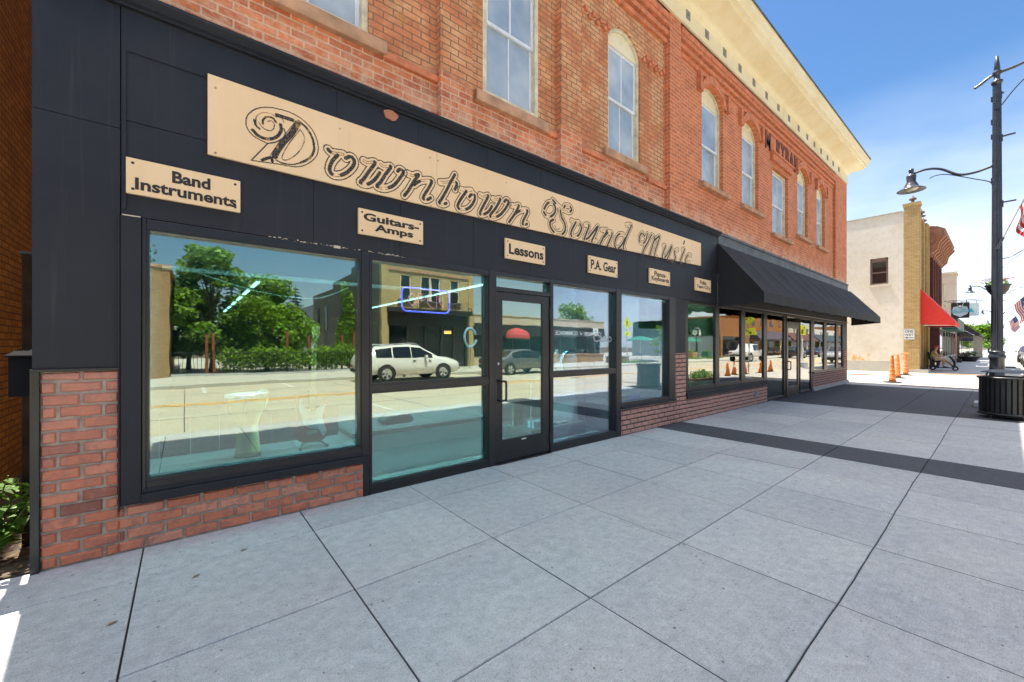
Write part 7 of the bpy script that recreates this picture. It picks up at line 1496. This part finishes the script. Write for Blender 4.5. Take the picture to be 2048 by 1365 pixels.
for i, (x, y) in enumerate(((41, -22.5), (47.5, -24), (53, -22.8))):
    t = thing('patio_umbrella', 'green patio umbrella over a table on the plaza across the road', 'umbrella', (x, y, 0), group='green umbrellas on the plaza'); b = MB(); b.lathe([(1.5, 2.15), (1.45, 2.25), (0.8, 2.5), (0, 2.7), (.0, 2.62), (1.4, 2.18)], (x, y, 0), 8); b.build('canopy', paint('umbrella_green', (0.02, 0.22, 0.14), 0.7), t); b = MB(); b.tube([(x, y, 0), (x, y, 2.65)], .025, 6); b.build('pole', M_WHITE, t)
    t = thing('patio_table', 'dark metal table under a green umbrella on the plaza', 'table', (x, y, 0), group='tables on the plaza'); b = MB(); b.lathe([(.6, .70), (.62, .73), (0, .735)], (x, y, 0), 14); b.build('table_top', M_IRON, t)
    for k in range(3): a = k * 2.1; b = MB(); b.tube([(x + .1 * math.cos(a), y + .1 * math.sin(a), .7), (x + .45 * math.cos(a), y + .45 * math.sin(a), 0)], .02, 6); b.build('leg', M_IRON, t)
wb = thing('plaza_building', 'grey walled orange brick building beyond the plaza across the road', 'building', (66, FY - 8, 0)); b = MB(); b.box(58, 58.4, FY - 14, FY - .4, -.1, 5.6); b.build('side_wall', paint('grey_render', (0.25, 0.29, 0.30), 0.8), wb); M_OBR = brick('orange_brick', (0.40, 0.18, 0.055), (0.32, 0.13, 0.045), (0.22, 0.13, 0.07)); b = MB(); b.box(58, 68, FY - 14, FY, 3.0, 5.65); b.box(58.401, 59, FY - .4, FY, -.1, 3.0); b.box(66.5, 68, FY - .4, FY, -.1, 3.0); b.build('wall', M_OBR, wb); b = MB(); b.box(59, 66.5, FY - .4, FY - .3, 0, 3); b.build('shopfront_glass', M_DARKGLASS, wb)
for i, (x0, x1, h, mt_, ac, lb) in enumerate(((68.1, 84, 6.6, M_OBR, (0.07, 0.055, 0.07), 'orange brick building with a purple-grey awning across the road'), (84.1, 100, 5.6, M_BEI, (0.10, 0.04, 0.03), 'striped-parapet beige building farther along across the road'), (100.1, 122, 5.2, paint('pale_front', (0.55, 0.54, 0.50), 0.8), (0.03, 0.05, 0.06), 'pale building with a dark awning far along across the road'), (122.1, 150, 6.4, M_OBR, (0.06, 0.06, 0.08), 'farthest orange brick building across the road'))):
    t = thing('street_building', lb, 'building', ((x0 + x1) / 2, FY - 6, 0)); b = MB(); b.box(x0, x1, FY - 14, FY, 2.9, h); b.box(x0, x1, FY - 14, FY - .5, -.1, 2.9); b.build('wall', mt_, t); b = MB(); b.hexa([(x0 + .5, FY, 2.7), (x1 - .5, FY, 2.7), (x1 - .5, FY + 1.5, 2.5), (x0 + .5, FY + 1.5, 2.5), (x0 + .5, FY, 4.1), (x1 - .5, FY, 4.1), (x1 - .5, FY + 1.5, 2.75), (x0 + .5, FY + 1.5, 2.75)]); b.build('canopy', paint('awning_%d' % i, ac, .7), t)
    for k in range(5): x = x0 + (x1 - x0) * (k + .15) / 5; b = MB(); b.box(x, x + (x1 - x0) / 7.5, FY - .49, FY - .46, .4, 2.6); b.build('shop_pane', M_DARKGLASS, t)
    for k in range(4): x = x0 + (x1 - x0) * (k + .3) / 4; b = MB(); b.box(x, x + 1.0, FY + .003, FY + .03, h - 1.7, h - .5); b.build('window', M_DARKGLASS, t)
ck = thing('street_clock', 'black four-faced street clock with white dials on the plaza across the road', 'street clock', (50.5, -21.2, 0)); cx_, cy_ = 50.5, -20.6
b = MB(); b.lathe([(.28, 0), (.28, .3), (.18, .4), (.14, .9), (.10, 1.0), (.08, 2.6), (.14, 2.7), (.08, 2.8)], (cx_, cy_, 0), 14); b.build('post', M_IRON, ck, smooth=True); b = MB(); b.box(cx_ - .42, cx_ + .42, cy_ - .42, cy_ + .42, 2.85, 3.65); b.lathe([(.5, 3.65), (.3, 3.85), (.06, 3.95), (.03, 4.3), (0, 4.3)], (cx_, cy_, 0), 12); b.build('housing', M_IRON, ck, bevel=.08)
for (ax, dx, dy) in (('y', 0, .43), ('y', 0, -.43), ('x', -.43, 0), ('x', .43, 0)):
    b = MB(); b.lathe([(0, -.012), (.33, -.012), (.33, .012), (0, .012)], (cx_ + dx, cy_ + dy, 3.25), 20, ax); o = b.build('dial', M_WHITE, ck)
    b = MB(); e = 1.04; b.tube([(cx_ + dx * e, cy_ + dy * e, 3.25), (cx_ + dx * e, cy_ + dy * e, 3.5)], .02, 5); b.tube([(cx_ + dx * e, cy_ + dy * e, 3.25), (cx_ + dx * e + (.12 if ax == 'y' else 0), cy_ + dy * e + (.12 if ax == 'x' else 0), 3.33)], .024, 5); b.build('hand', M_INK, o)
for i, (x, y) in enumerate(((48.6, -20.3), (52.4, -20.2))):
    t = thing('plaza_planter', ('square brick planter left of', 'dark green planter right of')[i] + ' the street clock on the plaza', 'planter', (x, y, 0)); b = MB(); b.box(x - .5, x + .5, y - .4, y + .4, 0, .8); b.build('tub', M_BBR if i == 0 else paint('cabinet_green', (0.03, 0.14, 0.085), .45), t); lf = MB(); leaf_cloud(lf, [(x, y, .9, .45, .35, .2)], 160, .08, rr); lf.build('shrub', L_GREEN, t)
ls = MB()
for _ in range(900):
    x, y = rr.uniform(46, 54), rr.uniform(-20.2, -18.6); ls.face([(x - .03, y, 0), (x + .03, y, 0), (x + rr.uniform(-.1, .1), y, rr.uniform(.1, .28))])
for _ in range(500):
    x, y = rr.uniform(30.6, 34.5), rr.uniform(-18.0, -16.8); ls.face([(x - .03, y, 0), (x + .03, y, 0), (x + rr.uniform(-.1, .1), y, rr.uniform(.1, .34))])
tag(ls.build('plaza_grass', leafmat('weed_leaf', (0.13, 0.24, 0.03))), 'strips of green grass along the far sidewalk by the plaza', 'grass', kind='stuff')
sw_ = thing('stone_seat_wall', 'low stone-faced seat wall with a pale cap on the far sidewalk by the plaza', 'seat wall', (31.2, -18.4, 0)); b = MB(); b.box(29.6, 32.4, -18.6, -18.2, 0, .55); b.build('stone_face', brick('field_stone', (0.38, 0.26, 0.14), (0.28, 0.17, 0.09), (0.2, 0.15, 0.1), .4, .18, .02), sw_); b = MB(); b.box(29.5, 32.5, -18.65, -18.15, .55, .65); b.build('cap', M_CONC, sw_)
def cone(x, y, lab, collar):
    t = thing('traffic_cone', lab, 'traffic cone', (x, y, -.13), group='orange cones in the road by the corner'); b = MB(); b.box(x - .2, x + .2, y - .2, y + .2, -.128, -.10); b.build('base', M_RUBBER, t); b = MB(); b.lathe([(.15, -.10), (.035, .58), (.03, .6), (0, .6)], (x, y, 0), 14); b.build('cone', M_ORANGE, t, smooth=True)
    if collar: b = MB(); b.lathe([(.088, .30), (.066, .44)], (x, y, 0), 14, cap=False); b.build('collar', M_WHITE, t)
for x, y, lab, c_ in ((20.6, -5.0, 'orange cone nearest the camera, leftmost of the cones mirrored in the far windows', False), (22.3, -5.2, 'orange cone second from the left in the row mirrored in the far windows', False), (24.1, -5.6, 'tall orange cone with a white collar among the cones in the road', True), (25.3, -5.5, 'orange cone right behind the white-collared one', False), (26.9, -5.2, 'orange cone left of the far door mirrored in its sidelight', False), (28.8, -5.3, 'orange cone farthest right, next to the far door', False)): cone(x, y, lab, c_)
# far end of the street
for i, (x, y, h, lb) in enumerate(((150, -2, 7, 'round green tree at the far end of the near sidewalk'), (165, -24, 9, 'green tree at the far right end of the street'), (190, -26, 10, 'second green tree at the far right end of the street'), (210, 3, 9, 'hazy green tree closing the end of the street'))): tree(lb, x, y, h, h * .42, 40 + i, L_GREEN, 1500, .4, .2, 'trees at the end of the street')
